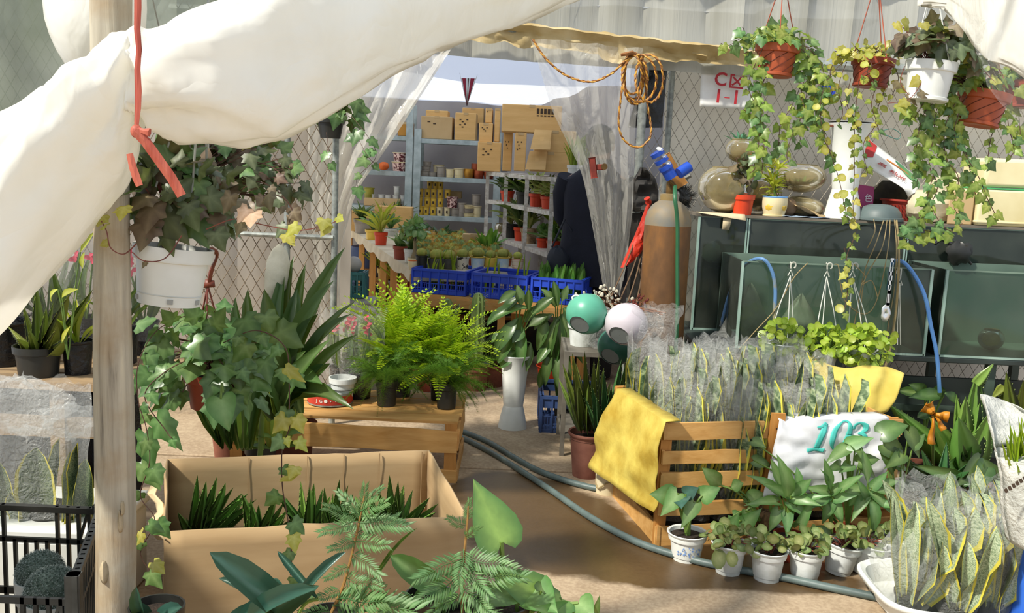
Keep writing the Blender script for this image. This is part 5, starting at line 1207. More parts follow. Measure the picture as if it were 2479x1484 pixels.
def crate(t, x0, x1, y0, y1, z0, z1, m, rows=3, cols=8, world=True, th=.010, solid_top=.32):
    """open lattice plastic crate"""
    H = z1-z0
    for nm, a, b in (('long_side', V((x0, y0, 0)), V((x1, y0, 0))), ('long_side', V((x1, y1, 0)), V((x0, y1, 0))), ('short_side', V((x0, y1, 0)), V((x0, y0, 0))), ('short_side', V((x1, y0, 0)), V((x1, y1, 0)))):
        mb = MB(); d = (b-a); L = d.length; d.normalize(); n = V((d.y, -d.x, 0)); zt = z1-H*solid_top
        mb.bar(a+V((0, 0, z1-.008)), b+V((0, 0, z1-.008)), .022, .016, V((0, 0, 1)))
        mb.bar(a+V((0, 0, (z1+zt)/2)), b+V((0, 0, (z1+zt)/2)), H*solid_top, .004, n)
        mb.bar(a+V((0, 0, z0+.012)), b+V((0, 0, z0+.012)), .024, .008, n)
        nc = max(2, int(cols*L/max(.01, (x1-x0)))) if nm == 'short_side' else cols
        for k in range(nc+1): p = a+d*L*k/nc+n*.005; mb.bar(p+V((0, 0, z0)), p+V((0, 0, z1)), .010, .010, n)
        for k in range(1, rows): z = z0+(zt-z0)*k/rows; mb.bar(a+V((0, 0, z)), b+V((0, 0, z)), .006, .006, n)
        nn = nc*4
        for k in range(nn): p = a+d*L*(k+.5)/nn; mb.bar(p+V((0, 0, z0)), p+V((0, 0, z0+(zt-z0)*.62)), .004, .004, n)
        part(nm, mb, m, t, world)
    mb = MB(); mb.box(((x0+x1)/2, (y0+y1)/2, z0+.006), (x1-x0-.01, y1-y0-.01, .008)); part('bottom', mb, m, t, world)
# metal rack with white pot and round hanging pots on it
rk = thing('metal_rack', 'low grey metal rack behind the aloe pots', 'rack', (at(1460, 900, 4.75).x, 4.75, 0))
rx0, rx1, ry0, ry1, rz = at(1362, 870, 4.95).x, at(1545, 880, 4.55).x, 4.62, 5.0, .54
angle = mat('dull_angle_steel', '#7d776c', '#5f5a50', 10, .6, metal=.2)
for x in (rx0, rx1):
    for y in (ry0, ry1): mb = MB(); mb.box((x, y, rz/2), (.022, .022, rz)); part('leg', mb, angle, rk, True)
for z in (rz, .12):
    for y in (ry0, ry1): mb = MB(); mb.box(((rx0+rx1)/2, y, z-.012), (rx1-rx0, .02, .022)); part('rail', mb, angle, rk, True)
    for x in (rx0, rx1): mb = MB(); mb.box((x, (ry0+ry1)/2, z-.012), (.02, ry1-ry0, .022)); part('rail', mb, angle, rk, True)
    mb = MB(); mb.box(((rx0+rx1)/2, (ry0+ry1)/2, z-.004), (rx1-rx0, ry1-ry0, .006)); part('shelf', mb, angle, rk, True)
def sphere_pot(px, py, rpx, Y, m, label, base=(-.45, -.75, -.55), loop=True, cap=0):
    c = at(px, py, Y); r = rpx*Y/F; t = thing('round_pot', label, 'round pot', c, 'round hanging pots'); ax = V(base).normalized(); x = ax.orthogonal().normalized(); y = ax.cross(x); mb = MB(); rows = []
    for i in range(14):
        a = PI*(.165+.685*i/13); rows.append([ax*math.cos(a)*r*.97+(x*math.cos(2*PI*k/28)+y*math.sin(2*PI*k/28))*math.sin(a)*r*1.03 for k in range(28)])
    mb.grid(rows, cv=True); part('shell', mb, m, t)
    for q, nm in ((math.cos(PI*.165)*r*.94, 'base_disc'),):
        mb = MB(); mb.grid([[ax*q+(x*math.cos(2*PI*k/24)+y*math.sin(2*PI*k/24))*rr for k in range(24)] for rr in (.001, r*.30, r*.50)], cv=True); part(nm, mb, mat('shaded_grey_plastic', '#8f9492', '#7d8280', 5, .5), t)
    tp = -ax*r*.86; mb = MB(); mb.tube([tp+(x*math.cos(2*PI*k/20)+y*math.sin(2*PI*k/20))*r*.53 for k in range(21)], r*.05, 6); part('lip', mb, m, t)
    if loop:
        lp = V((-r*.55, -.01, r*.78)); mb = MB(); mb.tube([lp+V((math.cos(2*PI*k/14)*r*.2, 0, math.sin(2*PI*k/14)*r*.13)) for k in range(15)], r*.045, 6); part('hanging_loop', mb, white_pl, t)
    return t, c, r
mint = mat('mint_green_plastic', '#5fae92', '#529c82', 5, .35); lilac = mat('pale_lilac_plastic', '#cfc6cc', '#bfb6bc', 4, .35)
sphere_pot(1420, 760, 50, 4.42, mint, 'mint green round pot lying tilted on the metal rack')
t, c, r = sphere_pot(1516, 785, 52, 4.36, lilac, 'white round pot with oval hole lying tilted on the metal rack', loop=False)
mb = MB(); q = V((.62, -.78, .06)).normalized(); x = q.cross(V((0, 0, 1))).normalized(); y = x.cross(q); mb.grid([[q*r*(.995+.012*(1-s))+x*math.cos(2*PI*k/16)*r*.13*s+y*math.sin(2*PI*k/16)*r*.24*s for k in range(16)] for s in (.02, .6, 1)], cv=True); part('oval_hole', mb, mat('slot_grey', '#6b6f78', '#565a62', 5, .6), t)
sphere_pot(1492, 838, 46, 4.62, mat('dark_teal_plastic', '#2c6a58', '#245746', 5, .4), 'dark teal round pot under the two tilted round pots', loop=False)
wp = at(1408, 862, 4.80); wp.z = rz; t = thing('potted_plant', 'worn white pot on the rack under the mint round pot', 'potted plant', wp); pot(t, .082, .062, .12, white_dirty, style='rim')
arch(t, wp+V((0, 0, .1)), 8, (.06, .12), (.018, .028), LAN, rn, (20, 70), .03)
mb = crumple((0, 0, 0), (.22, .16, .20), 8, 22, 14, .5); oo = at(1455, 880, 4.72); mb.v = [p+V((oo.x, oo.y, rz+.10)) for p in mb.v]
for p in mb.v: p.z = max(p.z, rz+.002)
solo('crumpled_film', mb, film_bag2, 'crumpled clear film stuffed between the round pots on the rack', 'plastic film')
for k, (px, py) in enumerate(((1560, 800), (1600, 790))):
    mb = sleeve(0, .22, .05, .085, 30+k); oo = at(px, py, 4.34); mb.v = [p+V((oo.x, oo.y, oo.z-.12)) for p in mb.v]; solo('crumpled_film', mb, film_bag2, ('puffed clear film sleeve right of the white round pot', 'puffed clear film sleeve in front of the gas cylinder')[k], 'plastic film')
# dried flowers
df = thing('dried_flowers', 'bunch of dried white and red berry flowers over the round pots', 'dried flowers', at(1490, 735, 4.5)); bw = mat('dried_white_flower', '#cfc7b4', '#a39a84', 9, .9); br_ = mat('dried_red_berry', '#7a2f22', '#5c2018', 9, .6); mbs = MB(); mbw = MB(); mbr = MB()
for k in range(60):
    px, py = rn.gauss(1465, 26), rn.gauss(720, 13); p = at(px, py, 4.5+rn.uniform(-.06, .06)); mbw.ball(p, rn.uniform(.005, .010), 6, 4); mbs.tube([at(1500+rn.uniform(-20, 10), 750, 4.55), p], .0014, 4, cap=False)
for k in range(34):
    px, py = rn.gauss(1545, 14), rn.gauss(733, 9); p = at(px, py, 4.45+rn.uniform(-.05, .05)); mbr.ball(p, rn.uniform(.004, .008), 6, 4); mbs.tube([at(1520, 748, 4.5), p], .0014, 4, cap=False)
for a in ((1530, 748, 1612, 757), (1535, 745, 1605, 762), (1480, 735, 1590, 752)): mbs.tube([at(a[0], a[1], 4.42), at(a[2], a[3], 4.36)], .003, 5)
part('stems', mbs, mat('dried_stem', '#8a5a3c', '#6e442c', 9, .8), df, True, kind='stuff'); part('white_blossoms', mbw, bw, df, True, kind='stuff'); part('red_berries', mbr, br_, df, True, kind='stuff')
# leaning blue crate with broad leaved plants
bc = thing('blue_crate', 'dusty dark blue plastic crate of green plants on the floor right of the white vase', 'crate', gnd(1335, 1040)); a = gnd(1296, 1000); b = gnd(1362, 1046)
crate(bc, a.x+.02, a.x+.36, 5.02, 5.42, .0, .21, blue_d, 3, 6)
t = thing('floor_plant', 'tall drooping broad leaved plant standing in the dark blue crate', 'plant', (a.x+.16, 5.2, .03))
ob = V(ROOTM[t.name].translation); pot(t, .075, .055, .11, black_pl)
L2 = [(1340, 760, 1292, 800, 34), (1345, 745, 1310, 700, 30), (1352, 770, 1320, 880, 40), (1345, 790, 1335, 900, 36), (1355, 765, 1352, 880, 38), (1360, 760, 1385, 850, 36), (1365, 745, 1400, 800, 34), (1350, 740, 1340, 680, 24), (1360, 730, 1375, 690, 22), (1320, 760, 1300, 850, 34), (1310, 740, 1270, 780, 32), (1340, 820, 1300, 880, 30), (1370, 790, 1410, 880, 30), (1335, 840, 1320, 935, 30), (1350, 850, 1350, 940, 30), (1365, 850, 1378, 940, 28), (1325, 870, 1305, 940, 26)]
pl(t, L2, 5.1, LAN+STR, rn, V((0, -.7, .7)), stems=(1345, 930), sth=.003)
for k in range(9):
    mb = MB(); mb.tube([ob+V((rn.uniform(-.05, .05), rn.uniform(-.05, .05), .1)), at(1320+rn.uniform(0, 55), 800, 5.15)], .006, 6); part('stalk', mb, stem_g, t, True)
# cacti and pots behind the vase
def cactus_col(px, py0, py1, Y, wpx, label, ribs=9):
    o = at(px, py0, Y); h = at(px, py1, Y).z-o.z; r = wpx/2*Y/F; t = thing('column_cactus', label, 'cactus', (o.x, o.y, 0)); z0 = o.z
    pot(t, r*2.1, r*1.6, max(.12, z0-.0), clay, style='rim')
    mb = MB(); pr = [(r*.9, z0-.02)]+[(r*(1-.12*abs(2*i/10-1)), z0+h*i/11) for i in range(1, 10)]+[(r*.8, z0+h*.93), (r*.5, z0+h*.985), (.002, z0+h)]
    mb.lathe(pr, ribs*4, fn=lambda a, z: 1+.13*math.cos(a*ribs)); part('column', mb, mat('cactus_skin', '#5f7a3c', '#7f9450', 8, .55), t); mb = MB()
    for i in range(ribs):
        a = 2*PI*i/ribs
        for k in range(int(h/.03)):
            z = z0+.02+k*.03; n = V((math.cos(a), math.sin(a), 0)); p = n*r*1.1+V((0, 0, z))
            for q in range(3): d = (n+rdir(rn)*.8).normalized(); mb.tube([p, p+d*.016], .0009, 3, cap=False)
    part('spines', mb, spine_m, t, kind='stuff')
cactus_col(1152, 880, 708, 5.95, 34, 'taller column cactus with pale spines, right of its pair')
cactus_col(1078, 880, 722, 6.05, 30, 'shorter column cactus behind the yellow edged snake plant')
def floor_pot(px, pyb, w, h, m, label, lv=None, lms=None, cat='potted plant', name='potted_plant', style='lip', Yd=0, root=None, seed=1, up=V((0, -.8, .6))):
    o = gnd(px, pyb); t = thing(name, label, cat, o); r = w/2*o.y/F; pot(t, r, r*.74, h, m, style=style)
    if lv: pl(t, lv, o.y+Yd, lms, random.Random(seed), up, stems=root)
    return t, o, r
t, o, r = floor_pot(1186, 934, 84, .15, clay, 'brown clay pot of small rounded green leaves beside the cactus'); ivy(t, o+V((-.0, -.02, .21)), (.13, .09, .09), 46, lms_of('oval', L_deep, (.3, .7))+HED, .06, rn, el=(-30, 90), stemm=stem_g, down=.3, root=o+V((0, 0, .13)))
t, o, r = floor_pot(1110, 925, 70, .15, clay, 'dark clay pot half hidden behind the lime fern', [(1085, 830, 1060, 745, 22), (1090, 835, 1112, 735, 24), (1080, 835, 1085, 770, 18), (1096, 838, 1100, 770, 20), (1075, 838, 1052, 790, 16)], SAN, seed=4)
floor_pot(1040, 945, 80, .14, terra_d, 'terracotta pot glimpsed under the column cacti')
floor_pot(1330, 930, 70, .13, red_pl, 'red pot standing behind the dark blue crate')
# aloes right of the doorway
t = thing('aloe_plant', 'olive aloe with long upright leaves in a faded pink brown pot', 'aloe', gnd(1420, 1150)); o = V(ROOTM[t.name].translation)
pot(t, .098, .068, .215, mat('faded_pink_clay', '#a06a58', '#7c4a3c', 7, .8, bump=.3), style='lip')
pl(t, [(1412, 1040, 1362, 880, 34, .05), (1418, 1038, 1385, 855, 36, .0), (1425, 1040, 1415, 850, 32, -.04), (1435, 1040, 1438, 870, 34, 0), (1440, 1042, 1462, 890, 34, .05), (1415, 1042, 1400, 930, 34, -.12), (1430, 1044, 1425, 930, 36, -.14), (1408, 1040, 1352, 915, 26, .1), (1448, 1040, 1478, 925, 30, .08), (1428, 1042, 1395, 880, 26, .1), (1440, 1040, 1450, 860, 24, .08)], o.y, ALY, rn, V((0, -1, .2)))
t = thing('aloe_plant', 'dark green aloe with spreading leaves in a cream ribbed pot', 'aloe', gnd(1470, 1192)); o = V(ROOTM[t.name].translation); pot(t, .068, .052, .17, mat('cream_plastic', '#dccfae', '#c9bb96', 6, .6), style='rim')
pl(t, [(1460, 1085, 1432, 930, 34, -.05), (1468, 1085, 1462, 900, 36, -.02), (1474, 1085, 1505, 870, 36, .05), (1480, 1085, 1515, 880, 34, .02), (1470, 1088, 1480, 935, 38, -.12), (1462, 1088, 1445, 960, 34, -.12), (1484, 1088, 1520, 930, 30, -.06), (1476, 1088, 1512, 930, 34, -.06), (1464, 1085, 1415, 960, 26, .02)], o.y, ALD, rn, V((0, -1, .2)))
mb = MB(); c = gnd(1470, 1192); mb.tube([c+V((.055*math.cos(a), .055*math.sin(a)-.01, .05+.02*math.sin(3*a))) for a in [2*PI*k/20 for k in range(21)]], .004, 5); part('tie_string', mb, wire_m, t, True)

# ============================================================= LOWER RIGHT: bagged snake plants, bucket, paper cone, aloes
o = gnd(2280, 1560); rt = thing('white_tray', 'white plastic tray under the big bagged snake plants', 'tray', (at(2290, 1484, 3.1).x, 3.1, 0)); cx, cy = ROOTM[rt.name].translation.x, 3.08
ring = lambda s, z: [V((cx+.27*s*(abs(math.cos(a))**.5)*(1 if math.cos(a) >= 0 else -1), cy+.21*s*(abs(math.sin(a))**.5)*(1 if math.sin(a) >= 0 else -1), z)) for a in [2*PI*k/40 for k in range(40)]]
mb = MB(); mb.grid([ring(.02, .006), ring(.86, .006), ring(.9, .012), ring(.97, .075), ring(1.03, .085), ring(1.06, .080), ring(1.06, .07)], cv=True); part('tray', mb, white_pl, rt, True, solid=.004)
G = 'snake plants in the white tray'
spots = [(-.17, -.06, 'pale snake plant leaning into its clear bag at the left end of the white tray'), (-.03, -.10, 'pale snake plant at the front middle of the white tray'), (.09, -.08, 'pale snake plant at the front right of the white tray'), (-.09, .06, 'pale snake plant in the second row of the white tray, left one'), (.04, .07, 'pale snake plant in the second row of the white tray, middle one'), (.16, .06, 'tallest pale snake plant at the right end of the white tray')]
sans_p = mat('sansevieria_pale', '#b4c0a0', '#75896a', 7, .4, stretch=(2, 11, 4), lo=.42, hi=.6); SANP = [leafmesh('sword', [sans_p, sans_e], b, .3, wv, 10+i) for i, (b, wv) in enumerate(((.2, .05), (-.15, .07), (.35, .03), (0, .06)))]
for k, (dx, dy, lb) in enumerate(spots):
    loc = V((cx+dx, cy+dy, .014)); rs = random.Random(300+k); t = thing('snake_plant', lb, 'snake plant', loc, G); pot(t, .05, .04, .075, black_pl, seg=14)
    for i in range(8):
        a = i*2.4+rs.uniform(-.3, .3); q = rs.uniform(.1, .03); b = V((math.cos(a)*.03, math.sin(a)*.03, .06)); e = R(rs.uniform(62, 86)); l = rs.uniform(.25, .40)*(1.12 if k == 5 else 1)
        leaf(t, rs.choice(SANP), b, b+V((math.cos(a)*math.cos(e), math.sin(a)*math.cos(e)*.7, math.sin(e)))*l, V((math.cos(a)*.5+rs.uniform(-.6, .6), -1.2, .2)), rs.uniform(.045, .065), world=False)
    if k in (1, 2, 3, 5): part('clear_sleeve', sleeve(.03, .42, .06, .10, 60+k), film_bag, t)
    if k == 0:
        mb = MB(); mb.ball((-.02, -.02, .16), .125, 26, 16, sc3=(1, .8, 1.15), fn=lambda t_, a: 1+.22*noise.noise(V((t_*1.5, math.cos(a)*1.5, math.sin(a)*1.5)))); part('clear_bag', mb, film_bag, t)
# blue bucket
bk = thing('blue_bucket', 'bright blue bucket cut by the right edge of the picture', 'bucket', (at(2560, 1484, 2.95).x, 2.95, 0)); mb = MB(); zr = at(2440, 1285, 2.85).z; rb = .175
mb.lathe([(rb*.82, 0), (rb*.97, zr-.05)], 40, cap0=True); bl = mat('bright_blue_plastic', '#3f78e6', '#356bd6', 4, .35); part('bucket', mb, bl, bk); mb = MB(); mb.lathe([(rb*.96, zr-.06), (rb*1.05, zr-.05), (rb*1.1, zr-.012), (rb*1.06, zr), (rb*.97, zr-.01), (rb*.9, zr-.2)], 40); part('rim', mb, bl, bk); mb = MB(); mb.lathe([(.001, zr-.12), (rb*.93, zr-.12)], 32); part('soil', mb, soil, bk)
# newspaper cone with grassy plant
pc_ = thing('wrapped_plant', 'grassy yellow green plant wrapped in a newspaper cone in the blue bucket', 'wrapped plant', (at(2475, 1300, 2.9).x, 2.9, zr-.1)); newsp = mat('newsprint', '#e9e9e0', '#c4c5bd', 14, .8, bump=.8, bd=.02, trans=.2)
le = bez([at(2445, 1312, 2.8), at(2430, 1230, 2.8), at(2428, 1160, 2.8), at(2413, 1095, 2.82), at(2400, 1030, 2.86), at(2384, 962, 2.92)], 5); re_ = bez([at(2530, 1312, 2.8), at(2560, 1230, 2.8), at(2590, 1160, 2.8), at(2600, 1100, 2.82), at(2550, 1040, 2.95), at(2468, 985, 3.02)], 5); P = []
nL = len(le)
for i in range(nL):
    row = []; v = i/(nL-1); c = le[i].lerp(re_[i], .5); h = (re_[i]-le[i])/2
    a0, a1 = (PI, 3*PI) if v < .62 else (PI*.55+PI*.0, PI*1.0)
    for j in range(25):
        if v < .6: a = PI+2*PI*j/24
        else: q = (v-.6)/.4; a = PI-(PI*.0)+(1-q)*2*PI*j/24 if False else PI-PI*j/24
        row.append(c+h*math.cos(a)+V((0, .085*math.sin(-a) if v < .6 else .085*math.sin(a)*1.0, 0))+V((0, .010*noise.noise(V((i*.4, j*.5, 2))), .0)))
    P.append(row)
k0 = int(nL*.6); low = P[:k0+1]; 
# back of the cone carries on upwards as a flap
flap = []
for i in range(k0, nL):
    c = le[i].lerp(re_[i], .5); h = (re_[i]-le[i])/2; flap.append([c+h*math.cos(PI-PI*j/16)+V((0, .085*math.sin(PI*j/16)+.012*noise.noise(V((i*.4, j*.4, 7))), 0)) for j in range(17)])
mb = MB(); mb.grid(low, cv=False); mb.grid(flap); part('newspaper', mb, newsp, pc_, True, solid=.002)
for k in range(26):
    v = rn.uniform(.05, .5); i = int(v*nL); a = PI*1.5+rn.uniform(-.9, .5); c = le[i].lerp(re_[i], .5); h = (re_[i]-le[i])/2; p = c+h*math.cos(a)+V((0, -.089, 0)); q = rn.uniform(.03, .07); x = V((1, 0, .22))
    mb = MB(); mb.add([p, p+x*q, p+x*q+V((0, 0, .003)), p+V((0, 0, .003))], [(0, 1, 2, 3)]); part('print_line', mb, mat('grey_print', '#7d7f80', '#65676a', 6, .8), pc_, True)
for k in range(7): mb = MB(); p = at(2436+9*k, 1188-6*k, 2.685); mb.box(p, (.009, .002, .013), Matrix.Rotation(-.55, 3, 'Y')); part('print_line', mb, ink, pc_, True)
gp = at(2475, 1140, 2.82)
for k in range(70):
    b = gp+V((rn.uniform(-.05, .09), rn.uniform(-.03, .04), -.03)); e = b+V((rn.uniform(-.05, .06), rn.uniform(-.06, .02), rn.uniform(.08, .2))); leaf(pc_, rn.choice(GRA), b, e, V((0, -1, .4)), rn.uniform(.008, .014))
# aloes, lilies and loose leaves to the right of the crate
def ground_plant(name, label, cat, px, pyb, leaves, lms, Yd, w=120, h=.14, m=clay, root=None, up=V((0, -.9, .4)), seed=2, sth=.004):
    o = gnd(px, pyb); t = thing(name, label, cat, o); pot(t, w/2*o.y/F, w/2*o.y/F*.75, h, m); pl(t, leaves, o.y+Yd, lms, random.Random(seed), up, stems=root, sth=sth, wk=1.6 if name == 'aloe_plant' else 1.0); return t, o
ground_plant('aloe_plant', 'large aloe with curling upright leaves before the dark tank stand', 'aloe', 2340, 1215, [(2335, 1120, 2338, 960, 44, .0), (2345, 1115, 2365, 905, 40, .05), (2362, 930, 2406, 880, 20, -.02, 2), (2350, 1115, 2376, 925, 26, .08), (2330, 1120, 2316, 955, 30, .05), (2320, 1125, 2250, 1010, 40, -.1), (2315, 1130, 2152, 978, 34, -.1), (2355, 1120, 2395, 1000, 46, -.04), (2340, 1130, 2320, 1010, 60, -.15), (2360, 1125, 2410, 1040, 36, .0), (2330, 1128, 2240, 1040, 34, .05), (2325, 1132, 2285, 1130, 36, -.2), (2345, 1110, 2342, 985, 20, .1), (2352, 1112, 2300, 1035, 24, .06)], ALO, .1, 130, .13)
ground_plant('aloe_plant', 'tall reddish tipped aloe behind the newspaper cone', 'aloe', 2455, 1215, [(2450, 1100, 2425, 930, 30), (2460, 1100, 2436, 900, 34), (2470, 1100, 2478, 920, 40), (2480, 1100, 2520, 930, 34), (2455, 1105, 2430, 990, 40, -.1), (2475, 1105, 2470, 980, 40, -.1), (2430, 935, 2400, 965, 18)], ALY, .25, 120, .13)
ground_plant('aloe_plant', 'low tangled aloe with many narrow leaves beside the crate corner', 'aloe', 2270, 1260, [(2270+dx, 1175, 2270+dx*3.2+rn.uniform(-20, 20), 1180-rn.uniform(10, 110), rn.uniform(16, 26), rn.uniform(-.15, .1)) for dx in (-40, -30, -22, -15, -8, 0, 6, 12, 18, 25, 32, 40, -35, 28, 10, -12)], ALD, .05, 120, .10)
ground_plant('floor_plant', 'broad drooping leaves rising before the dark tank stand', 'plant', 2230, 1190, [(2245, 955, 2172, 945, 30), (2240, 950, 2200, 930, 36), (2255, 948, 2290, 945, 34), (2285, 955, 2200, 962, 40, -.1), (2285, 950, 2320, 975, 30), (2250, 1000, 2220, 1010, 30)], STR+LAN, .2, 110, .13, root=(2232, 1100))
ground_plant('floor_plant', 'dull green leafy plant in front of the aloes, left of the newspaper cone', 'plant', 2360, 1260, [(2370, 1120, 2310, 1180, 66, -.1), (2385, 1130, 2335, 1215, 60, -.1), (2350, 1160, 2205, 1125, 36), (2420, 1180, 2380, 1110, 50), (2410, 1200, 2440, 1150, 50), (2400, 1210, 2350, 1235, 56, -.1), (2300, 1200, 2240, 1225, 50, -.1), (2280, 1210, 2225, 1190, 44), (2420, 1220, 2430, 1260, 56, -.1), (2330, 1220, 2260, 1245, 54, -.1), (2300, 1160, 2245, 1165, 30)], HED+LAN, 0, 120, .12, root=(2360, 1225))
t = thing('orange_bow', 'orange ribbon bow tied to a plant before the tank stand', 'bow', at(2258, 1045, 4.1)); ob_ = mat('orange_ribbon', '#d9901e', '#b8741a', 6, .5, trans=.2)
for a, b, wd in (((2258, 1000), (2235, 985), .05), ((2258, 1000), (2296, 1010), .05), ((2258, 1000), (2250, 975), .04), ((2256, 1005), (2255, 1075), .035), ((2262, 1005), (2285, 1040), .03)):
    p, q = at(a[0], a[1], 4.05), at(b[0], b[1], 4.02); d = q-p; x = d.cross(V((0, 1, 0))).normalized(); P = [[p+d*i/6+x*wd*(.25+.75*i/6)*s+V((0, -.012*math.sin(i)-.01*(1-abs(s)), 0)) for s in (-.5, 0, .5)] for i in range(7)]; mb = MB(); mb.grid(P); part('ribbon_loop', mb, ob_, t, True, solid=.001)
mb = MB(); mb.tube([at(2258, 1060, 4.1), gnd(2258, 1190)], .008, 6); part('stick', mb, stem_g, t, True)
ground_plant('floor_plant', 'dim leafy plant in a black pot behind the white tray', 'plant', 2235, 1330, [(2200, 1250, 2160, 1290, 40), (2215, 1240, 2235, 1200, 40), (2230, 1250, 2260, 1230, 40), (2210, 1265, 2190, 1300, 34), (2240, 1260, 2270, 1280, 34)], LANM, 0, 110, .16, black_pl, root=(2235, 1300))
# ============================================================= LEFT: hanging ivy pots by the post
rn = random.Random(70)
cord_grey = mat('grey_hanger', '#a8aaa2', '#8b8d85', 9, .5)
c = at(408, 735, 2.08); t = thing('hanging_ivy', 'white hanging pot of dark big leaved ivy beside the wooden post', 'hanging plant', c, None, (R(-3), R(5), 0))
pot(t, .086, .066, .128, white_pl, style='rim', seg=32)
mb = MB()
for a in (-1.2, -2.6, -.2): mb.box((math.cos(a)*.0655, math.sin(a)*.0655, .012), (.010, .012, .010), Matrix.Rotation(a, 3, 'Z'))
part('drain_slots', mb, mat('pale_slot', '#a5a6a2', '#94958f', 6, .6), t, kind='stuff'); mb = MB(); mb.lathe([(.0680, .022), (.0695, .0235), (.0690, .025)], 32); part('foot_line', mb, white_dirty, t)
hanger(t, (.02, .0, .62), (0, 0, .12), .078, 4, cord_grey, True, .7, .0026, .04)
mb = MB(); mb.tube([(.022, 0, .64), (.03, .01, 1.0), (.03, .0, at(430, 0, 2.08).z+.6)], .003, 5); part('hanging_wire', mb, cord_grey, t)
o = c+V((0, 0, .13)); W = []
big = IVD+IVD+IVB+IVG
ivy(t, o+V((.01, .02, .085)), (.12, .10, .11), 110, big, .062, rn, el=(-15, 85), stemm=stem_r, down=.75, root=o, vth=.0016,
    vines=[[at(330, 590, 1.98), at(300, 615, 1.94), at(268, 600, 1.92), at(258, 560, 1.92), at(245, 535, 1.92)], [at(440, 570, 1.98), at(400, 625, 1.96), at(350, 632, 1.95), at(320, 610, 1.95)], [at(500, 555, 1.98), at(570, 530, 1.95), at(640, 545, 1.95), at(720, 558, 1.95), at(790, 545, 1.95), at(820, 532, 1.95)]], vsp=.09, vsize=.03, vlm=IVB+IVY)
pl(t, [(395, 520, 460, 595, 84, -.03), (455, 500, 480, 560, 80, -.05), (390, 495, 350, 575, 78, 0), (340, 480, 300, 520, 60), (420, 470, 470, 430, 70), (360, 440, 330, 400, 64), (500, 470, 560, 520, 66), (520, 560, 545, 610, 70), (400, 560, 420, 620, 62, -.04), (480, 420, 520, 380, 60), (430, 400, 440, 360, 56), (550, 430, 600, 400, 54)], 2.02, IVD, rn, V((0, -1, .35)))
pl(t, [(600, 535, 640, 520, 1, 0)], 1.96, IVP, rn); pl(t, [(612, 515, 606, 552, 62, -.03), (600, 505, 575, 540, 50, .0)], 1.94, IVP, rn, V((0, -1, .3)))
pl(t, [(640, 480, 620, 500, 50), (650, 470, 655, 510, 46), (560, 470, 540, 520, 46)], 2.0, IVB, rn, V((0, -1, .2)))
pl(t, [(250, 520, 235, 550, 42, -.02), (300, 500, 290, 535, 54, -.03), (255, 545, 250, 556, 34), (785, 530, 780, 560, 48, -.02), (815, 525, 832, 535, 30, -.02), (795, 545, 775, 575, 34, -.02), (720, 545, 690, 575, 36)], 1.93, IVY, rn, V((0, -1, .5)))
c = at(425, 712, 2.65); t = thing('hanging_ivy', 'green and bronze ivy hanging in the shade behind the white ivy pot', 'hanging plant', c)
pot(t, .08, .06, .11, terra, style='rim'); hanger(t, (0, 0, .55), (0, 0, .11), .074, 3, cord_grey, True, .2, .002, .03); o = c+V((0, 0, .24)); mb = MB(); mb.tube([(0, 0, .56), (0, -.5, at(480, 0, 2.2).z+.6-c.z)], .002, 5); part('hanging_wire', mb, cord_grey, t)
ivy(t, o+V((.15, 0, .10)), (.21, .12, .12), 210, IVG+IVB+IVD, .05, rn, el=(-30, 88), stemm=stem_b, root=o,
    vines=[[at(560, 480, 2.6), at(620, 440, 2.55), at(680, 470, 2.55), at(715, 520, 2.55)], [at(600, 500, 2.6), at(660, 470, 2.5), at(705, 500, 2.5), at(700, 540, 2.5)], [at(520, 440, 2.6), at(590, 395, 2.6), at(650, 400, 2.6), at(690, 430, 2.58)]], vsp=.035)
# terracotta pot hung below
c = at(506, 985, 2.28); t = thing('hanging_ivy', 'small terracotta hanging pot of green ivy trailing over the carton', 'hanging plant', c)
pot(t, .062, .044, .088, terra_d, style='rim', seg=12); ap = at(503, 690, 2.28)-c
hanger(t, ap, (0, 0, .085), .057, 3, mat('brown_hanger', '#7d3b2a', '#65301f', 9, .5), False, -1.45, .0024, .0)
bh = MATS['brown_hanger']; mb = MB(); mb.add([ap+V((-.016, -.002, -.008)), ap+V((.018, -.002, -.004)), ap+V((.016, -.002, .012)), ap+V((-.008, -.002, .014))], [(0, 1, 2, 3)]); part('hanger_yoke', mb, bh, t, solid=.006)
mb = MB(); mb.tube(bez([ap+V((.003, 0, .005)), at(512, 655, 2.27)-c, at(524, 625, 2.26)-c, at(524, 612, 2.25)-c, at(512, 602, 2.22)-c, at(500, 604, 2.2)-c], 6), [.0045+.001*math.sin(k*.4) for k in range(31)], 7); part('hook', mb, bh, t)
mb = MB(); mb.tube([at(500, 604, 2.2)-c, at(505, 400, 2.2)-c, at(505, -500, 2.2)-c], .0016, 5); part('hanging_wire', mb, cord_grey, t)
o = c+V((0, 0, .09))
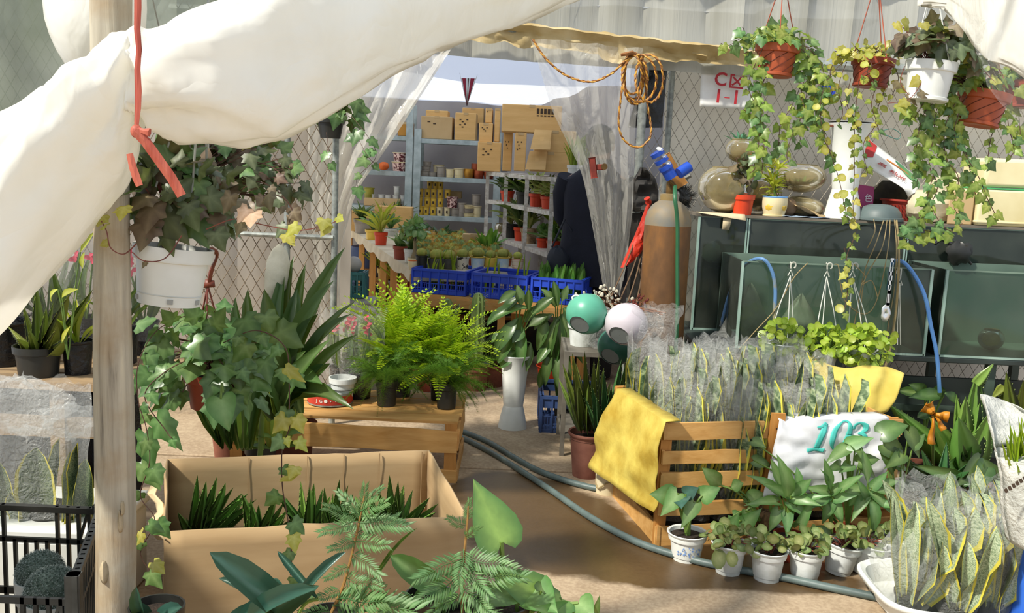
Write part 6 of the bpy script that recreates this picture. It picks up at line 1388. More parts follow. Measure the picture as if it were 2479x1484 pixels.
ivy(t, o+V((.0, .0, .02)), (.15, .10, .13), 110, IVG, .064, rn, el=(-50, 80), stemm=stem_b, root=o, vth=.0015,
    vines=[[at(460, 760, 2.25), at(380, 800, 2.2), at(335, 880, 2.16), at(335, 970, 2.14), at(355, 1040, 2.13), at(362, 1120, 2.12), at(340, 1200, 2.12), at(375, 1260, 2.12), at(340, 1340, 2.12), at(380, 1400, 2.12)],
           [at(480, 860, 2.22), at(400, 900, 2.16), at(350, 960, 2.15), at(400, 1040, 2.14), at(415, 1060, 2.13)], [at(540, 830, 2.22), at(620, 800, 2.15), at(690, 840, 2.12), at(700, 930, 2.12), at(700, 1000, 2.11)],
           [at(690, 990, 2.12), at(705, 1020, 2.1), at(685, 1080, 2.1), at(682, 1120, 2.1), at(684, 1180, 2.1), at(692, 1230, 2.1), at(702, 1290, 2.1), at(706, 1350, 2.1), at(703, 1392, 2.1)]], vsp=.068, vsize=.045)
pl(t, [(415, 880, 400, 935, 86, -.04), (470, 880, 452, 930, 78, -.05), (410, 830, 345, 850, 84, 0), (470, 830, 510, 870, 90, -.05), (520, 790, 545, 745, 70, -.02), (590, 770, 630, 830, 92, -.03), (640, 760, 660, 810, 70), (670, 800, 735, 840, 92, -.02), (600, 830, 560, 880, 70), (690, 890, 690, 925, 74, -.04), (640, 870, 655, 930, 60), (360, 900, 325, 940, 76), (430, 960, 390, 990, 60), (380, 1010, 440, 1090, 80, 0), (350, 1050, 370, 1150, 70, 0), (340, 1120, 390, 1190, 70, 0), (420, 780, 390, 750, 60), (480, 770, 440, 740, 60), (330, 790, 380, 770, 50), (530, 880, 525, 905, 40, -.06)], 2.2, IVG, rn, V((0, -1, .5)))
pl(t, [(700, 1150, 706, 1165, 66, -.02), (715, 1130, 700, 1160, 50, -.03), (710, 1295, 715, 1340, 50, -.02), (690, 1010, 660, 1050, 60, 0), (715, 1010, 735, 1050, 54, 0), (692, 1060, 700, 1085, 30, 0), (720, 1065, 745, 1095, 40), (690, 890, 740, 925, 40, -.06), (345, 1290, 330, 1320, 40), (360, 1270, 400, 1290, 44), (370, 1360, 400, 1390, 44)], 2.09, IVG+IVY, rn, V((0, -1, .6)))
pl(t, [(535, 965, 555, 1045, 90, -.02)], 2.14, HEA, rn, V((0, -1, .3)), stems=(540, 950))
# small pot on the fence post
c = at(800, 335, 4.86); t = thing('hanging_ivy', 'small dark pot of ivy hanging on the fence post by the doorway', 'hanging plant', c); pot(t, .075, .05, .10, black_pl, style='rim'); hanger(t, (.02, .1, .25), (0, 0, .1), .06, 2, cord_grey, False); mb = MB(); mb.tube([(.02, .02, .25), (.026, .13, .25)], .004, 5); part('hook', mb, steel, t); o = c+V((0, 0, .10))
ivy(t, o+V((.03, -.02, .06)), (.15, .10, .12), 62, IVG, .075, rn, el=(-50, 85), stemm=stem_b, root=o, vines=[[at(850, 280, 4.8), at(890, 330, 4.75), at(910, 380, 4.75), at(865, 430, 4.75), at(870, 460, 4.75)], [at(850, 300, 4.8), at(885, 370, 4.72), at(905, 395, 4.72)], [at(790, 320, 4.78), at(800, 390, 4.76)]], vsp=.07)

# ============================================================= LEFT: bench, pots, crate, bagged plants
woodold = woodmat('weathered_x', '#a58a66', '#6e5a42'); bz = .655; bnY = 3.2
bn = thing('wooden_bench', 'rough plank bench along the left edge carrying dark pots', 'bench', (at(60, 940, 3.3).x, 3.35, 0)); xa, xb = at(-160, 940, 3.2).x, at(340, 940, 3.2).x
for k, y in enumerate((3.17, 3.34, 3.51, 3.68)): mb = MB(); mb.bar((xa, y, bz-.012), (xb+.02*k, y, bz-.012-.004*(k % 2)), .15, .024, V((0, 0, 1)), 0, 6, .004, rn); part('plank', mb, woodold, bn, True)
for x in (xa+.1, xb-.25):
    for y in (3.14, 3.7): mb = MB(); mb.bar((x, y, 0), (x, y, bz-.025), .05, .05, V((0, 1, 0))); part('leg', mb, woodold, bn, True)
mb = MB(); mb.bar((xa, 3.13, bz-.16), (xb, 3.13, bz-.16), .02, .07, V((0, 0, 1)), 0, 6, .003, rn); part('rail', mb, woodold, bn, True)
mb = sheet((xa, 3.20, 0), (xb, 3.20, 0), .0, bz-.03, 40, 8, .02, 9, 12); part('dark_filler_sheet', mb, black_bag, bn, True)  # black sheet added to darken the space below the planks
def bpot(px, Y, r, h, m, label, name='potted_plant', cat='potted plant', style='rim'):
    p = at(px, 940, Y); p.z = bz; t = thing(name, label, cat, p); pot(t, r, r*.78, h, m, style=style); return t, p
t, p = bpot(95, 3.2, .082, .105, black_pl, 'aloe with upright leaves in a dusty black pot at the left edge', 'aloe_plant', 'aloe')
pl(t, [(95, 868, 20, 790, 26, .05), (90, 868, 55, 735, 24), (98, 868, 88, 690, 34, 0), (104, 868, 112, 745, 22), (108, 868, 168, 712, 26, -.04), (112, 868, 225, 700, 20, .03), (85, 868, 40, 820, 24, -.1), (112, 870, 165, 815, 22, -.1), (100, 868, 130, 730, 16, .1), (90, 870, 70, 800, 26, -.12), (106, 870, 140, 790, 24, -.1)], 3.2, ALY, rn, V((0, -1, .2)))
t, p = bpot(190, 3.25, .055, .12, black_bag, 'black film bag pot with thin shoots left of the wooden post', style='lip'); arch(t, p+V((0, 0, .11)), 7, (.12, .2), (.012, .02), YEL+GRA, rn, (45, 85), .02)
pl(t, [(150, 720, 190, 700, 22), (140, 700, 125, 730, 22), (200, 650, 205, 610, 18), (195, 610, 230, 560, 16), (150, 830, 170, 790, 20)], 3.1, YEL, rn, stems=(165, 870), sth=.002)
t, p = bpot(12, 3.35, .09, .16, black_bag, 'black film bag pot cut by the left edge of the picture', style='lip'); arch(t, p+V((0, 0, .15)), 8, (.1, .2), (.02, .03), LAN, rn, (40, 85), .03)
t, p = bpot(300, 3.45, .06, .13, black_bag, 'black film bag pot hidden behind the wooden post', style='lip'); arch(t, p+V((0, 0, .12)), 10, (.1, .2), (.015, .025), LAN, rn, (40, 85), .02)
pink_fl = mat('pink_blossom', '#e0546a', '#c93a50', 9, .5, trans=.25)
def wrapped(label, loc, seed, n=9, h=.30, r=.06, bm=film_bag2, redm=pink_fl, lean=0, nb=10):
    rn = random.Random(seed); t = thing('wrapped_flower', label, 'wrapped flower', loc, None); pot(t, r, r*.8, .13, black_bag, style='lip')
    for i in range(n):
        a = i*2.4; e = R(rn.uniform(60, 86)); b = V((math.cos(a)*.015, math.sin(a)*.015, .12)); leaf(t, rn.choice(LAN), b, b+V((math.cos(a)*math.cos(e), math.sin(a)*math.cos(e), math.sin(e)))*h*rn.uniform(.5, .9), V((math.cos(a), -1, .4)), .024, world=False)
    for s in (-1, 1):
        mb = MB(); tp = V((.035*s, -.02, .13+h*.62)); mb.tube([(0, 0, .12), tp], .004, 5); f = part('flower_stem', mb, stem_g, t)
        for q in range(nb):
            d = rdir(rn, 0, 80); p = tp+V((rn.uniform(-.012, .012), rn.uniform(-.012, .012), q*.009)); lm = leafmesh('oval', pink_fl, .6, .3); M = leafM(lm, p, p+V((d.x, d.y-.3, d.z*.6)).normalized()*.028, V((0, -1, .5)), .02); part('petal', lm[0], None, f, M=M)
    part('clear_sleeve', sleeve(.06, .13+h, r*1.15, r*1.9, seed), bm, t); return t
b3 = lambda px, Y: V((at(px, 940, Y).x, Y, bz))
wrapped('clear wrapped plant with pink blossoms on the bench, left of the post', b3(38, 3.62), 11); wrapped('clear wrapped plant with pink blossoms seen just right of the post', b3(350, 3.62), 12, h=.28); wrapped('clear wrapped plant on the bench hidden partly by the post', b3(215, 3.66), 13, h=.34, nb=4); wrapped('clear wrapped plant at the back of the bench, left of its neighbours', b3(120, 3.7), 14, h=.36, nb=3)
# foam box and bagged snake plant
mb = MB(); fz = .31; cx = at(140, 1240, 2.85).x; bx = thing('foam_box', 'white foam box under the bagged snake plant at the left edge', 'foam box', (cx, 2.85, 0)); mb.box((cx, 2.88, fz/2-.02), (.40, .36, fz-.04)); part('tub', mb, white_pl, bx, True, bev=.012); mb = MB(); mb.box((cx, 2.88, fz-.02), (.42, .38, .036)); part('lid', mb, white_pl, bx, True, bev=.01)
t = thing('snake_plant', 'broad leaved snake plant in a shiny clear bag at the left edge', 'snake plant', V((at(115, 1240, 2.8).x, 2.8, fz))); pot(t, .06, .05, .035, black_pl)
SANB = [leafmesh('sword', [mat('sansevieria_dark', '#3c5238', '#7b8a64', 6, .45, stretch=(3, 14, 4), lo=.42, hi=.6), sans_e], b, .22, wv, 20+i) for i, (b, wv) in enumerate(((-.15, .0), (.1, .05)))]
pl(t, [(100, 1300, 88, 1082, 118, -.03, 0), (170, 1300, 172, 1090, 36, -.02, 1), (178, 1300, 190, 1070, 26, -.06, 1), (205, 1300, 208, 1110, 66, .03, 0), (60, 1300, 28, 1190, 44, -.06, 1), (130, 1300, 145, 1060, 30, .05, 1), (30, 1300, 0, 1120, 60, .0, 0)], 2.80, SANB, rn, V((0, -1, .15)))
o = V(ROOTM[t.name].translation); P = []
for i in range(21):
    v = i/20; row = []; wl, wr = [(-.155+.02*v, .125+.01*v)][0]
    for k in range(40):
        a = 2*PI*k/40; q = 1+.10*noise.noise(V((math.cos(a)*1.8, math.sin(a)*1.8, v*3)))+.10*v*noise.noise(V((math.cos(a)*5, math.sin(a)*5, v*8)))
        row.append(o+V(((wl+wr)/2+(wr-wl)/2*math.cos(a)*q, .09*math.sin(a)*q*(1-.5*v), .02+v*.40+(.035*noise.noise(V((math.cos(a)*2.2, math.sin(a)*3, 5))) if v > .9 else 0))))
    P.append(row)
mb = MB(); mb.grid(P, cv=True); part('clear_bag', mb, film_bag, t, True)
for k, (px, py, Y, s) in enumerate(((60, 985, 2.98, .17), (170, 1020, 2.9, .10))):
    mb = crumple((0, 0, 0), (s*1.6, .1, s*1.0), 50+k, 30, 20, .5); c = at(px, py, Y); mb.v = [p+c for p in mb.v]; solo('crumpled_film', mb, film_bag, ('crumpled shiny film over the bench edge, upper left of the bagged snake plant', 'bunched shiny film top of the bag left of the post')[k], 'plastic film')
# black crate with cacti
ck = thing('black_crate', 'black plastic crate at the lower left holding two woolly cacti', 'crate', (at(60, 1484, 2.3).x, 2.3, 0)); x0, x1 = at(-220, 1300, 2.25).x, at(236, 1300, 2.5).x; zr = .452
for nm, a, b in (('long_side', V((x0, 2.52, 0)), V((x1, 2.52, 0))), ('long_side', V((x0+.13, 2.08, 0)), V((x1+.13, 2.08, 0))), ('short_side', V((x1+.13, 2.08, 0)), V((x1, 2.52, 0))), ('short_side', V((x0+.13, 2.08, 0)), V((x0, 2.52, 0)))):
    mb = MB(); d = (b-a); L = d.length; d.normalize(); n = V((d.y, -d.x, 0)); lo = -.05 if (nm == 'long_side' and a.y < 2.2) else 0
    for z, h in ((zr-.008+lo, .016), (zr-.10+lo, .012), (.2, .02), (.02, .03)): mb.bar(a+V((0, 0, z)), b+V((0, 0, z)), .02 if z > .4 else .010, h, V((0, 0, 1)))
    nn = int(L/.028)
    for k in range(nn+1):
        p = a+d*L*k/nn; gap = .25 < k/nn < .62 and nm == 'long_side'
        mb.bar(p+V((0, 0, 0)), p+V((0, 0, zr-.10+lo if gap else zr+lo)), .009, .010, n)
        if not gap and k % 3 == 1 and k < nn: mb.bar(p+V((0, 0, zr-.10+lo)), p+d*L/nn+V((0, 0, zr+lo)), .007, .008, n)
    for p in (a, b): mb.bar(p, p+V((0, 0, zr+.012)), .03, .03, n)
    part(nm, mb, black_pl if lo == 0 and nm != 'short_side' else mat('sheen_grey_plastic', '#4c4e4c', '#2c2d2c', 8, .4), ck, True)  # near and short sides: grey sheen on black plastic put into the colour
mb = MB(); mb.box(((x0+x1)/2+.065, 2.3, .012), (x1-x0-.15, .42, .02)); part('bottom', mb, black_pl, ck, True)
wool = mat('woolly_cactus', '#6f7f74', '#46584c', 60, .8, bump=.6)
def mamm(px, py, rpx, Y, label):
    c = at(px, py, Y); r = rpx*Y/F; t = thing('woolly_cactus', label, 'cactus', (c.x, c.y, .024)); z = c.z-.024
    pot(t, r*1.12, r*.9, z-r*.25, white_pl, style='rim', soilm=mat('white_gravel', '#d8d5c8', '#a8a498', 60, .9, bump=.6)); mb = MB(); mb.ball((0, 0, z), r, 32, 18, sc3=(1, 1, .92)); part('body', mb, wool, t); ms = MB(); mt = MB(); N_ = 330
    for k in range(N_):
        zz = 1-1.45*(k+.5)/N_; a = k*2.39996; q = math.sqrt(max(0, 1-zz*zz)); d = V((q*math.cos(a), q*math.sin(a), zz)); p = V((0, 0, z))+V((d.x*r, d.y*r, d.z*r*.92)); mt.ball(p, r*.055, 6, 4)
        for s in range(5): e = (d+rdir(rn)*.9).normalized(); ms.tube([p, p+e*r*.13], r*.006, 3, cap=False)
    part('tubercles', mt, wool, t, kind='stuff'); part('spines', ms, mat('white_spine', '#b9c2bc', '#98a49c', 9, .6), t, kind='stuff')
mamm(98, 1385, 56, 2.42, 'smaller woolly grey cactus at the back of the black crate'); mamm(128, 1432, 66, 2.28, 'larger woolly grey cactus at the front of the black crate')
# ============================================================= CARTON WITH ALOES
Z = .40; FL, FR, BL, BR = gnd(398, 1287, Z), gnd(1130, 1250, Z), gnd(404, 1112, Z), gnd(1038, 1090, Z)
cb = thing('cardboard_box', 'long open brown cardboard box full of small spiny aloes', 'cardboard box', ((FL.x+BR.x)/2, (FL.y+BR.y)/2, 0)); dn = lambda p: V((p.x, p.y, 0))
def cwall(a, b, name, nu=16, nv=8, seed=0, amp=.004):
    d = (b-a); n = V((-d.y, d.x, 0)).normalized(); P = [[dn(a).lerp(dn(b), i/nu)+V((0, 0, Z*j/nv+(.006*noise.noise(V((i*.5, seed, 1))) if j == nv else 0)))+n*amp*noise.noise(V((i*.4+seed, j*.5, seed)))*2 for j in range(nv+1)] for i in range(nu+1)]
    mb = MB(); mb.grid(P); return part(name, mb, card_o, cb, True, solid=.006)
cwall(FL, FR, 'front_panel', seed=1); cwall(BL, BR, 'back_panel', seed=2); cwall(FL, BL, 'left_panel', 8, 8, 3); cwall(FR, BR, 'right_panel', 8, 8, 4)
mb = MB(); mb.hexa([dn(p) for p in (FL, FR, BR, BL)]+[dn(p)+V((0, 0, .01)) for p in (FL, FR, BR, BL)]); part('bottom_panel', mb, card_o, cb, True)
for u in (.30, .52, .66, .80, .97):   # folded crease lines in the back panel
    p = dn(BL).lerp(dn(BR), u)+V((0, -.006, 0)); mb = MB(); mb.bar(p+V((0, 0, .02)), p+V((.004*u, 0, Z-.003)), .003, .0015, V((0, 1, 0))); part('crease', mb, mat('crease_card', '#a08560', '#927652', 6, .9), cb, True)
tp = [at(385, 1118, 3.16), at(398, 1108, 3.18), at(402, 1290, 2.64), at(378, 1300, 2.66)]
P = [[gnd(370+14*math.sin(j*1.7)+6*i, 1130+j*22, Z-.02-.05*j/8*(1-i/3)).lerp(V((0, 0, 0)), 0) for i in range(4)] for j in range(9)]; mb = MB(); mb.grid(P); part('torn_flap', mb, mat('pale_torn_card', '#d9c49c', '#c4ad84', 6, .9), cb, True, solid=.004)
G = 'small aloes in the cardboard box'; ALS = lms_of('aloe', [L_aloe, spine_m], (-.2, -.05, .15)); sb = .15
mb = MB(); mb.hexa([dn(p)+V((0, 0, .011)) for p in (FL.lerp(BR, .02), FR.lerp(BL, .02), BR.lerp(FL, .02), BL.lerp(FR, .02))]+[dn(p)+V((0, 0, sb)) for p in (FL.lerp(BR, .02), FR.lerp(BL, .02), BR.lerp(FL, .02), BL.lerp(FR, .02))]); part('soil', mb, soil, cb, True)
AL = [((480, 1290), [(470, 1285, 478, 1150, 24), (485, 1285, 525, 1155, 26), (490, 1285, 600, 1195, 26), (480, 1288, 565, 1180, 22), (465, 1288, 430, 1240, 20), (495, 1290, 560, 1225, 24), (475, 1288, 495, 1185, 20), (505, 1292, 590, 1215, 20), (460, 1290, 440, 1260, 18)], 'first from the left, tallest of the left half'),
      ((620, 1290), [(620, 1290, 585, 1195, 24), (625, 1290, 626, 1222, 20), (630, 1290, 668, 1200, 22), (610, 1292, 600, 1245, 18), (640, 1292, 695, 1235, 22), (645, 1292, 668, 1245, 20)], 'second from the left, low and wide'),
      ((745, 1285), [(740, 1280, 728, 1165, 22), (750, 1280, 760, 1170, 24), (745, 1280, 670, 1190, 20), (755, 1282, 800, 1200, 20), (735, 1282, 705, 1220, 18), (760, 1284, 790, 1230, 20), (730, 1284, 725, 1225, 20)], 'third from the left, beside the dangling ivy'),
      ((800, 1282), [(795, 1280, 785, 1180, 20), (805, 1280, 822, 1160, 22), (815, 1282, 855, 1195, 22), (800, 1284, 780, 1225, 18), (820, 1284, 860, 1235, 18)], 'fourth from the left, behind the podocarpus'),
      ((900, 1278), [(890, 1278, 860, 1200, 22), (905, 1278, 900, 1190, 22), (915, 1278, 930, 1205, 20), (885, 1280, 850, 1235, 18)], 'fifth from the left, mostly behind the podocarpus'),
      ((955, 1272), [(950, 1270, 943, 1150, 26), (960, 1270, 978, 1172, 24), (965, 1272, 1040, 1205, 28), (945, 1272, 915, 1185, 22), (955, 1274, 958, 1195, 22), (970, 1274, 985, 1225, 18), (975, 1274, 1055, 1240, 18), (940, 1274, 920, 1215, 22)], 'last at the right end')]
for k, ((px, py), lv, lb) in enumerate(AL):
    p = at(px, py+40, 2.95); o = V((p.x, 2.95, sb)); t = thing('small_aloe', f'small spiny aloe in the carton, {lb}', 'aloe', o, G)
    pl(t, [tuple([a+q, b+18, c+q*3, d+abs(q)*2, w_*(1.5 if q == 0 else 1.2), rn.uniform(-.06, .05)]) for a, b, c, d, w_ in lv for q in (0, 7)], 2.97, ALS, rn, V((0, -1, .2)))
    mb = MB(); mb.ball((0, 0, .01), .03, 10, 6); part('root_crown', mb, soil, t)
# ============================================================= PALLET CRATE WITH FERNS
zc = .285; Yc = gnd(1090, 1168).y; x0, x1 = at(560, 1100, Yc).x, at(1106, 1100, Yc).x
pk = thing('wooden_crate', 'upturned pine crate carrying the ferns and the red tin dish', 'crate', (x1-.35, Yc+.25, 0))
for k in range(4): y = Yc+.06+k*.135; mb = MB(); mb.bar((x0, y, zc-.006), (x1+.01*(k % 2), y, zc-.006-.003*(k % 2)), .115, .012, V((0, 0, 1)), 0, 8, .004, rn); part('top_slat', mb, woodx, pk, True)
for z, h in ((.20, .105), (.035, .06)): mb = MB(); mb.bar((x0, Yc, z), (x1, Yc, z-.008), h, .013, V((0, 1, 0)), 0, 10, .005, rn); part('front_slat', mb, woodx, pk, True)
for z, h in ((.20, .10), (.035, .06)): mb = MB(); mb.bar((x1, Yc, z), (x1, Yc+.5, z), .013, h, V((0, 0, 1)), 0, 6, .003, rn); part('side_slat', mb, woody, pk, True)
for x in (x0+.02, x1-.03):
    for y in (Yc+.012, Yc+.48): mb = MB(); mb.bar((x, y, 0), (x, y, zc-.012), .055, .022, V((0, 1, 0))); part('corner_post', mb, woodz, pk, True)
dt = thing('tin_dish', 'round grey tin dish with red label standing on the pine crate', 'dish', (at(795, 990, 4.36).x, 4.40, zc+.001)); mb = MB(); mb.lathe([(.10, 0), (.108, .004), (.108, .010)], 36, cap0=True); part('base', mb, steel, dt); mb = MB(); mb.lathe([(.107, .010), (.107, .050)], 36); lb_ = part('label', mb, mat('red_label', '#c23a2a', '#a83022', 6, .5), dt); mb = MB(); mb.lathe([(.107, .05), (.111, .054), (.110, .062), (.103, .060), (.10, .02), (.001, .018)], 36); part('rim', mb, steel, dt)
for k, ch in enumerate(('J', 'G', '●', '•', '•')):
    a = -PI/2+(-.42+.21*k); n_ = V((math.cos(a), math.sin(a), 0)); textmesh(ch, .022, frameM(n_*.1085+V((0, 0, .03)), V((-n_.y, n_.x, 0)), n_), white_pl, dt, 'lettering', False)
t = thing('plastic_pot', 'empty white plastic pot standing in the red labelled tin dish', 'pot', (at(825, 990, 4.36).x, 4.40, zc+.021)); pot(t, .066, .047, .105, white_dirty, style='rim', fill=.5)
def onc(px, Y): return V((at(px, 990, Y).x, Y, zc+.001))
wrapped('clear wrapped plant with a tall pink blossom beside the lime fern', onc(868, 4.52), 21, h=.30, r=.07); wrapped('clear wrapped plant with a small pink blossom left of its pink neighbour', onc(822, 4.62), 22, h=.28, r=.055, nb=6)
def frond(m, n=22, w=.30, seed=0, fine=False, bend=.9):
    key = ('frond', m.name, n, w, seed, fine)
    if key in LM: return LM[key]
    rf = random.Random(seed); mb = MB(); pts = []; y = z = 0
    for i in range(n+1): a = bend*i/n; pts.append(V((0, y, z))); y += math.cos(a)/n; z -= math.sin(a)/n
    mb.tube(pts, [.010*(1-i/(n+1)) for i in range(n+1)], 3, cap=False)
    for i in range(2, n):
        L = w*.5*math.sin(PI*(.12+.86*(i/n)**.8))*rf.uniform(.85, 1.1); p = pts[i]; d = (pts[i+1]-pts[i]).normalized()
        for s in (-1, 1):
            if fine:
                for q in range(5):
                    e = (V((s*rf.uniform(.3, 1), rf.uniform(-.3, .9), rf.uniform(-.6, .8)))).normalized()*L*rf.uniform(.6, 1.2); x = V((.0, .004, .003)); mb.add([p-x, p+x, p+e], [(0, 1, 2)])
            else:
                e = V((s, .35, -.15)).normalized()*L; k = d*.021
                mb.add([p, p+e*.35+k*.9+V((0, 0, .01)), p+e*.75+k*.6, p+e, p+e*.7-k*.6, p+e*.3-k*.8], [(0, 1, 2), (0, 2, 3), (0, 3, 4), (0, 4, 5)])
    for i in range(len(mb.v)): mb.c[i] = 0
    me = mb.mesh('frond', m, True, sharp=None); LM[key] = (me, pts[-1]); return LM[key]
def fern(label, loc, r, n, L, lms, el, seed, W=1.0, name='fern', potm=black_pl, pr=.07, ph=.12):
    rn = random.Random(seed); t = thing(name, label, 'fern', loc); pot(t, pr, pr*.8, ph, potm); o = V((0, 0, ph))
    for i in range(n):
        a = i*2.39996+rn.uniform(-.3, .3); e = R(rn.uniform(*el)); l = rn.uniform(*L); d = V((math.cos(a)*math.cos(e), math.sin(a)*math.cos(e), math.sin(e))); b = o+V((math.cos(a), math.sin(a), 0))*r*rn.uniform(.1, 1)+V((0, 0, rn.uniform(0, .05)))
        leaf(t, rn.choice(lms), b, b+d*l, V((-d.x*.5, -d.y*.5, 1)), l*W, name='frond', world=False)
    return t
LF = [frond(L_lime, 20, .34, s, False, b) for s, b in ((1, .7), (2, 1.2), (3, 1.5))]; AF = [frond(L_asp, 22, .5, s, True, b) for s, b in ((4, .8), (5, 1.3), (6, 1.0))]
fern('tall lime green fern on the pine crate, left one', onc(965, 4.6), .07, 150, (.2, .44), LF, (5, 88), 31); fern('lime green fern on the pine crate, right one', onc(1070, 4.55), .07, 130, (.17, .36), LF, (-10, 80), 32)
fern('feathery asparagus fern in front of the lime ferns, left one', onc(935, 4.40), .05, 60, (.14, .25), AF, (-40, 60), 33, .9, 'asparagus_fern', pr=.055); fern('feathery asparagus fern hanging over the right end of the crate', onc(1080, 4.40), .05, 60, (.14, .25), AF, (-45, 60), 34, .9, 'asparagus_fern', pr=.055)
# ============================================================= BROAD STRAP LEAVED PLANTS between carton and fence
o = gnd(700, 1122); t = thing('strap_leaf_plant', 'large dark strap leaved plant with arching leaves behind the carton', 'plant', o); pot(t, .13, .10, .2, clay)
pl(t, [(690, 1010, 835, 600, 44, .1, 0), (700, 1000, 808, 680, 46), (705, 990, 770, 760, 60, -.1), (690, 1000, 720, 700, 50, .1), (680, 1005, 690, 650, 40, .15, 0), (670, 1010, 650, 720, 44, .1), (660, 1015, 600, 700, 40), (665, 1010, 570, 720, 40, -.1), (700, 990, 850, 760, 36, 0, 1), (710, 985, 865, 810, 28), (720, 980, 800, 960, 60, -.2, 2), (715, 970, 855, 990, 40, -.3, 2), (700, 960, 780, 930, 60, -.25, 2), (690, 950, 640, 700, 56, -.2, 1), (730, 1000, 700, 900, 30), (690, 1010, 740, 850, 56, -.2, 0), (680, 1010, 800, 880, 50, -.1, 1), (660, 1015, 560, 800, 46, .1), (650, 1020, 540, 760, 36, .15), (700, 1000, 660, 620, 30, .25, 0), (705, 1000, 712, 620, 30, .25, 0), (712, 1000, 740, 640, 30, .2, 0), (720, 1000, 860, 730, 26, .1), (690, 1010, 800, 820, 44, -.2, 2), (680, 1010, 620, 860, 44, -.2, 2)], 3.75, [leafmesh('strap', L_deep, .5), leafmesh('strap', L_deep, 1.0), leafmesh('lance', L_deep, 1.3), leafmesh('strap', L_deep, 1.2)], rn, V((0, -.7, .8)), wk=1.3)
o = gnd(570, 1122); t = thing('strap_leaf_plant', 'bundle of upright stems and strap leaves rising behind the carton', 'plant', o); pot(t, .12, .09, .2, clay)
pl(t, [(540, 1085, 500+dx, 930+abs(dx)*.3, 15, rn.uniform(-.1, .1)) for dx in (-40, -25, -10, 5, 20, 35, 50)]+[(560, 1085, 560+dx, 900, 18, .0) for dx in (-20, 0, 25, 50)]+[(600, 1085, 640, 780, 44), (590, 1085, 600, 760, 40), (580, 1085, 540, 780, 36), (610, 1085, 660, 830, 40), (560, 1085, 480, 800, 36)], 3.6, STR, rn, V((0, -1, .4)))
o = gnd(660, 1122)+V((0, -.22, 0)); t = thing('strap_leaf_plant', 'yellowish strap leaves standing behind the right half of the carton', 'plant', o); pot(t, .07, .055, .16, black_pl)
pl(t, [(665, 1080, 690, 935, 46), (640, 1085, 615, 960, 34), (625, 1085, 600, 900, 40), (690, 1080, 720, 960, 40), (655, 1085, 640, 900, 44), (610, 1085, 590, 980, 30)], o.y, lms_of('strap', leafmat('yellowing_strap', '#76913a', '#a9b85c', .35, .35)), rn, V((0, -1, .4)))
pl(t, [(660, 1090, 585, 1092, 30, -.1), (680, 1085, 740, 1080, 30, -.1), (670, 1085, 620, 1060, 36, -.12), (690, 1080, 735, 1050, 34, -.1), (640, 1090, 570, 1075, 34, -.1)], o.y-.1, LAN, rn, V((0, -.5, 1)))
mb = MB(); pr = [(.03, 0), (.042, .04), (.05, .12), (.047, .18), (.03, .23), (.006, .255)]; mb.lathe(pr, 18, fn=lambda a, z: 1+.08*noise.noise(V((math.cos(a)*2, math.sin(a)*2, z*12)))); t = thing('paper_wrap', 'pale paper wrapped bud standing among the strap leaves', 'paper wrap', at(662, 738, 3.9), None, (0, R(6), 0)); part('paper', mb, mat('pale_wrap_paper', '#d8d2bc', '#b3ab92', 8, .9, bump=.5), t); mb = MB(); mb.tube([(0, 0, .02), (.0, .0, -.40), (.02, 0, at(662, 738, 3.9).z*-1+.1)], .012, 8); part('stalk', mb, stem_g, t)
# ============================================================= NEAREST PLANTS along the bottom edge
fb_ = thing('low_bench', 'low wooden bench below the picture edge carrying the nearest plants', 'bench', (-.15, 1.9, 0)); bt_ = .34
for k in range(4): mb = MB(); mb.bar((-.72, 1.62+k*.135, bt_-.012), (.42, 1.62+k*.135, bt_-.012), .12, .024, V((0, 0, 1))); part('plank', mb, woodx, fb_, True)
for x in (-.66, .36):
    for y in (1.62, 2.02): mb = MB(); mb.bar((x, y, 0), (x, y, bt_-.024), .05, .05, V((0, 1, 0))); part('leg', mb, woodz, fb_, True)
def near(name, label, cat, px, Y, pr=.06, ph=.12, m=black_pl):
    p = at(px, 1500, Y); t = thing(name, label, cat, (p.x, Y, bt_)); pot(t, pr, pr*.8, ph, m); return t
t = near('orchid_plant', 'dark bluish green orchid with broad leathery leaves at the bottom edge', 'plant', 690, 1.85, .07)
ORC = lms_of('oval', L_blue, (.3, .6, .0), fold=.22)
pl(t, [(705, 1500, 508, 1338, 92, -.06, 0), (640, 1500, 772, 1418, 76, -.1, 1), (600, 1530, 768, 1425, 70, -.12, 1), (715, 1470, 838, 1336, 34, .03, 1), (770, 1450, 672, 1334, 26, .06, 2), (655, 1400, 690, 1460, 40, -.02, 2), (700, 1490, 530, 1400, 40, .04, 0), (580, 1510, 640, 1450, 50, .05), (700, 1480, 665, 1400, 34, .05, 0), (540, 1520, 640, 1465, 60, .06)], 1.85, ORC, rn, V((0, -.75, .7)), stems=(690, 1560), sth=.004)
t = near('orchid_plant', 'dull dark leaf plant at the bottom edge right of the wooden post', 'plant', 380, 1.95); pl(t, [(350, 1510, 330, 1460, 60), (370, 1510, 440, 1470, 60), (345, 1490, 330, 1420, 40)], 1.95, ORC, rn, V((0, -.75, .7)), stems=(370, 1560))
